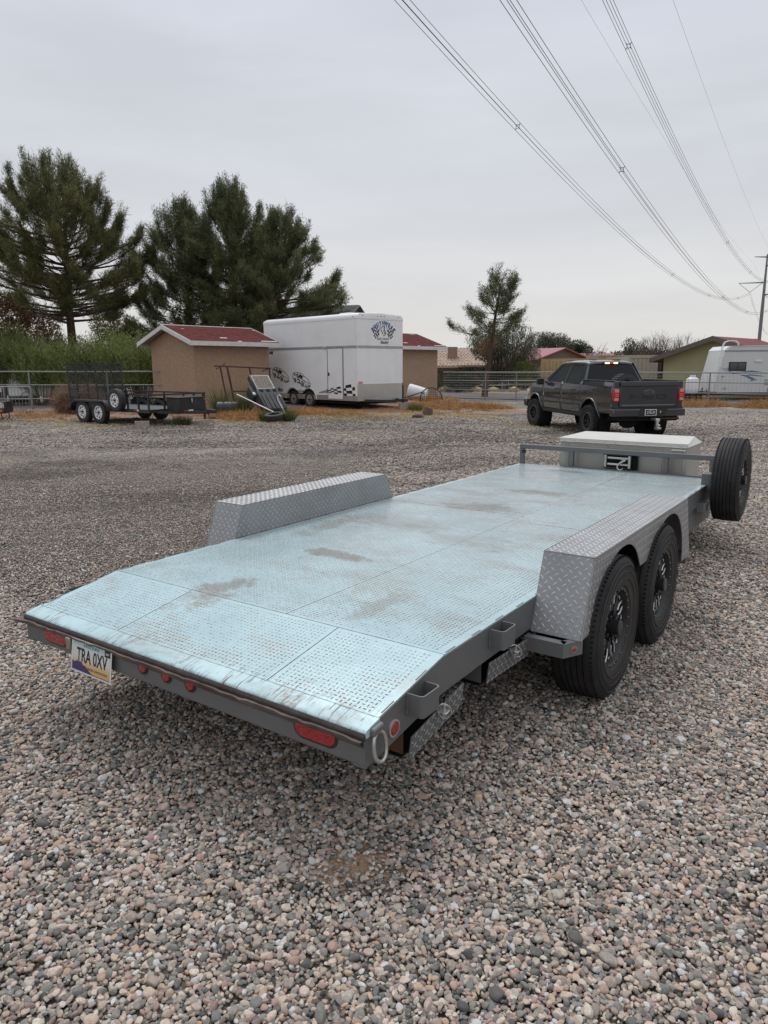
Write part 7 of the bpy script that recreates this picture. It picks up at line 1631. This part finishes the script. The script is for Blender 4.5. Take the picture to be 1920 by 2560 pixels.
# thicker orange heaps
def heap(x, y, r, h, n, mt=L_dry, rx=1.6):
    a = rng.uniform(0, 6.28, n); q = np.sqrt(rng.random(n)); P = np.stack([x+r*rx*q*np.cos(a), y+r*q*np.sin(a), gzf(x, y)+h*.55*(1-q*q)*rng.random(n)], 1); D = np.stack([rng.normal(0, .9, n), rng.normal(0, .5, n), rng.uniform(-.1, .9, n)], 1); return blades(P, D, h*.8, .016, jit=.2)
HV = []; HF = []; k = 0
for (x, y, r, h, n) in ((-3.1, 26.0, .8, .34, 1500), (-1.5, 25.6, .6, .22, 900), (-4.9, 24.6, .7, .34, 2000), (-4.1, 23.3, .7, .22, 1400), (-4.4, 26.4, .6, .3, 900), (1.9, 29.6, .8, .36, 2000), (.3, 27.2, .8, .14, 700), (2.6, 31.4, .7, .3, 1400), (3.6, 31.8, .9, .34, 1800), (4.6, 31.6, .7, .32, 1200), (-12.2, 25.3, .8, .2, 800), (14.2, 32.6, .9, .45, 2200), (16.6, 31.4, .8, .5, 1800), (18.2, 30.4, 1., .32, 1500), (11.6, 34.4, .6, .4, 1100), (2.3, 34.8, .9, .35, 1500)):
    V, F = heap(x, y, r, h, n); HV.append(V); HF.append(F+k); k += len(V)
V = np.vstack(HV); tag(npmesh('orange_grass_heaps', V, np.vstack(HF), L_dry, tint=np.repeat(rng.random(len(V)//3), 3)), kind='stuff')
for i, (x, y, h, r, lab) in enumerate(((-5.95, 26.3, 1.0, .22, 'tall green weed beside the shed wall left of the black drum'), (-5.05, 26.0, 1.05, .30, 'green weed growing in front of the black drum'), (-3.0, 22.75, .45, .35, 'green weeds around the right side of the loose tyre'), (-3.75, 22.9, .35, .3, 'short weeds left of the loose tyre'), (-6.0, 21.4, .32, .45, 'green weed patch beside the jack of the black trailer'), (1.2, 27.8, .3, .5, 'low green weeds under the nose of the race trailer'))):
    grass_clump('weed', lab, 'weed', (x, y, gzf(x, y)), 420, h, r, L_weed, .014, .5)

# ------------------------------------------------------------------ transmission line
M_steelp = mat('pylon_steel', (.17, .18, .19), .6, .3, var=.05)
M_cond = mat('conductor', (.10, .10, .11), .6, .3)
th, TX, TY_, b1, c1, b2, c2 = .53225, 148.17, 289.96, .13558, .00042, .05101, .00017
wd_ = np.array([math.sin(th), math.cos(th), 0]); wn_ = np.array([math.cos(th), -math.sin(th), 0])
PY = thing('power_pylon', 'tall grey steel monopole pylon with cross arms beyond the camper', 'pylon', (TX, TY_, -.5), -th)
MB().tube([(0, 0, 0), (0, 0, 22), (0, 0, 43.6)], [.72, .62, .30], 12).build('pole', M_steelp, PY, smooth=60)
def arm(z0, z1, a): return MB().tube([(0, 0, z0), (a, 0, z1)], [.28, .12], 8).build('cross_arm', M_steelp, PY, smooth=60)
arm(33.2, 33.4, -9.2); arm(39.4, 39.6, 8.2); arm(28.6, 28.9, 8.4); arm(42.6, 43.0, -4.4); arm(42.6, 43.0, 4.3)
wires = [(-4.905, 29.0, 0), (4.11, 24.5, 0), (4.06, 33.83, 0), (-4.33, 40.04, 1), (4.18, 38.83, 1)]
def ins(x0, z0, x1, z1): return MB().tube([(x0, 0, z0), (x1, 0, z1)], .09, 6).build('insulator', M_steelp, PY, smooth=60)
for (a, h_, g_) in wires[:1]: ins(-8.9, 33.2, a, h_+.8); ins(-.9, 33.0, a, h_+.8)
ins(.5, 28.4, 4.1, 25.1); ins(8.0, 28.6, 4.1, 25.1); ins(.5, 39.2, 4.06, 34.4); ins(8.0, 39.4, 4.06, 34.4)
labs = ['leftmost bundle of four power conductors with square spacers', 'middle bundle of four power conductors with square spacers', 'rightmost bundle of four power conductors with square spacers', 'thin shield wire crossing between the middle and right conductor bundles', 'thin shield wire at the far right of the sky']
spac = [[255.5, 260.3-83.4, 121.7, 46.6], [259.7, 177.4, 123.8, 49.3], [259.6, 177.5, 123.3, 60]]
spac[0][0] = 260.3
for k, (a, h_, g_) in enumerate(wires):
    B_, C_ = (b1, c1) if not g_ else (b2, c2); nm = 'shield_wire' if g_ else 'conductor_bundle'
    W_ = thing(nm, labs[k], 'power line', (TX, TY_, 0), 0, None if g_ else 'conductor bundles overhead')
    offs = [(0, 0)] if g_ else [(-.23, -.23), (.23, -.23), (.23, .23), (-.23, .23)]
    r0 = .012 if g_ else .019
    for (ox, oz_) in offs:
        ss = np.concatenate([-np.linspace(330, 8, 20), np.linspace(0, 330, 90)]); pts = []
        for s in ss:
            z = h_-B_*s+C_*s*s if s >= 0 else h_-B_*(-s)+C_*s*s
            p = wn_*(a+ox)-wd_*s; pts.append((p[0], p[1], z+oz_))
        MB().tube(pts, r0, 5).build('wire', M_cond, W_, smooth=60)
    if not g_:
        for s in spac[k]+[300, 215 if k > 0 else 218][:1]:
            z = h_-B_*s+C_*s*s; p = wn_*a-wd_*s; c_ = [(p[0]+wn_[0]*ox, p[1]+wn_[1]*ox, z+oz_) for ox, oz_ in offs]; q = MB(); c0 = np.array([p[0], p[1], z])
            inn = [tuple(c0+(np.array(v)-c0)*.62) for v in c_]; q.tube(inn, .035, 5, closed=True)
            for v, w in zip(c_, inn): q.tube([v, w], .035, 5)
            q.build('spacer', M_cond, W_, smooth=60)
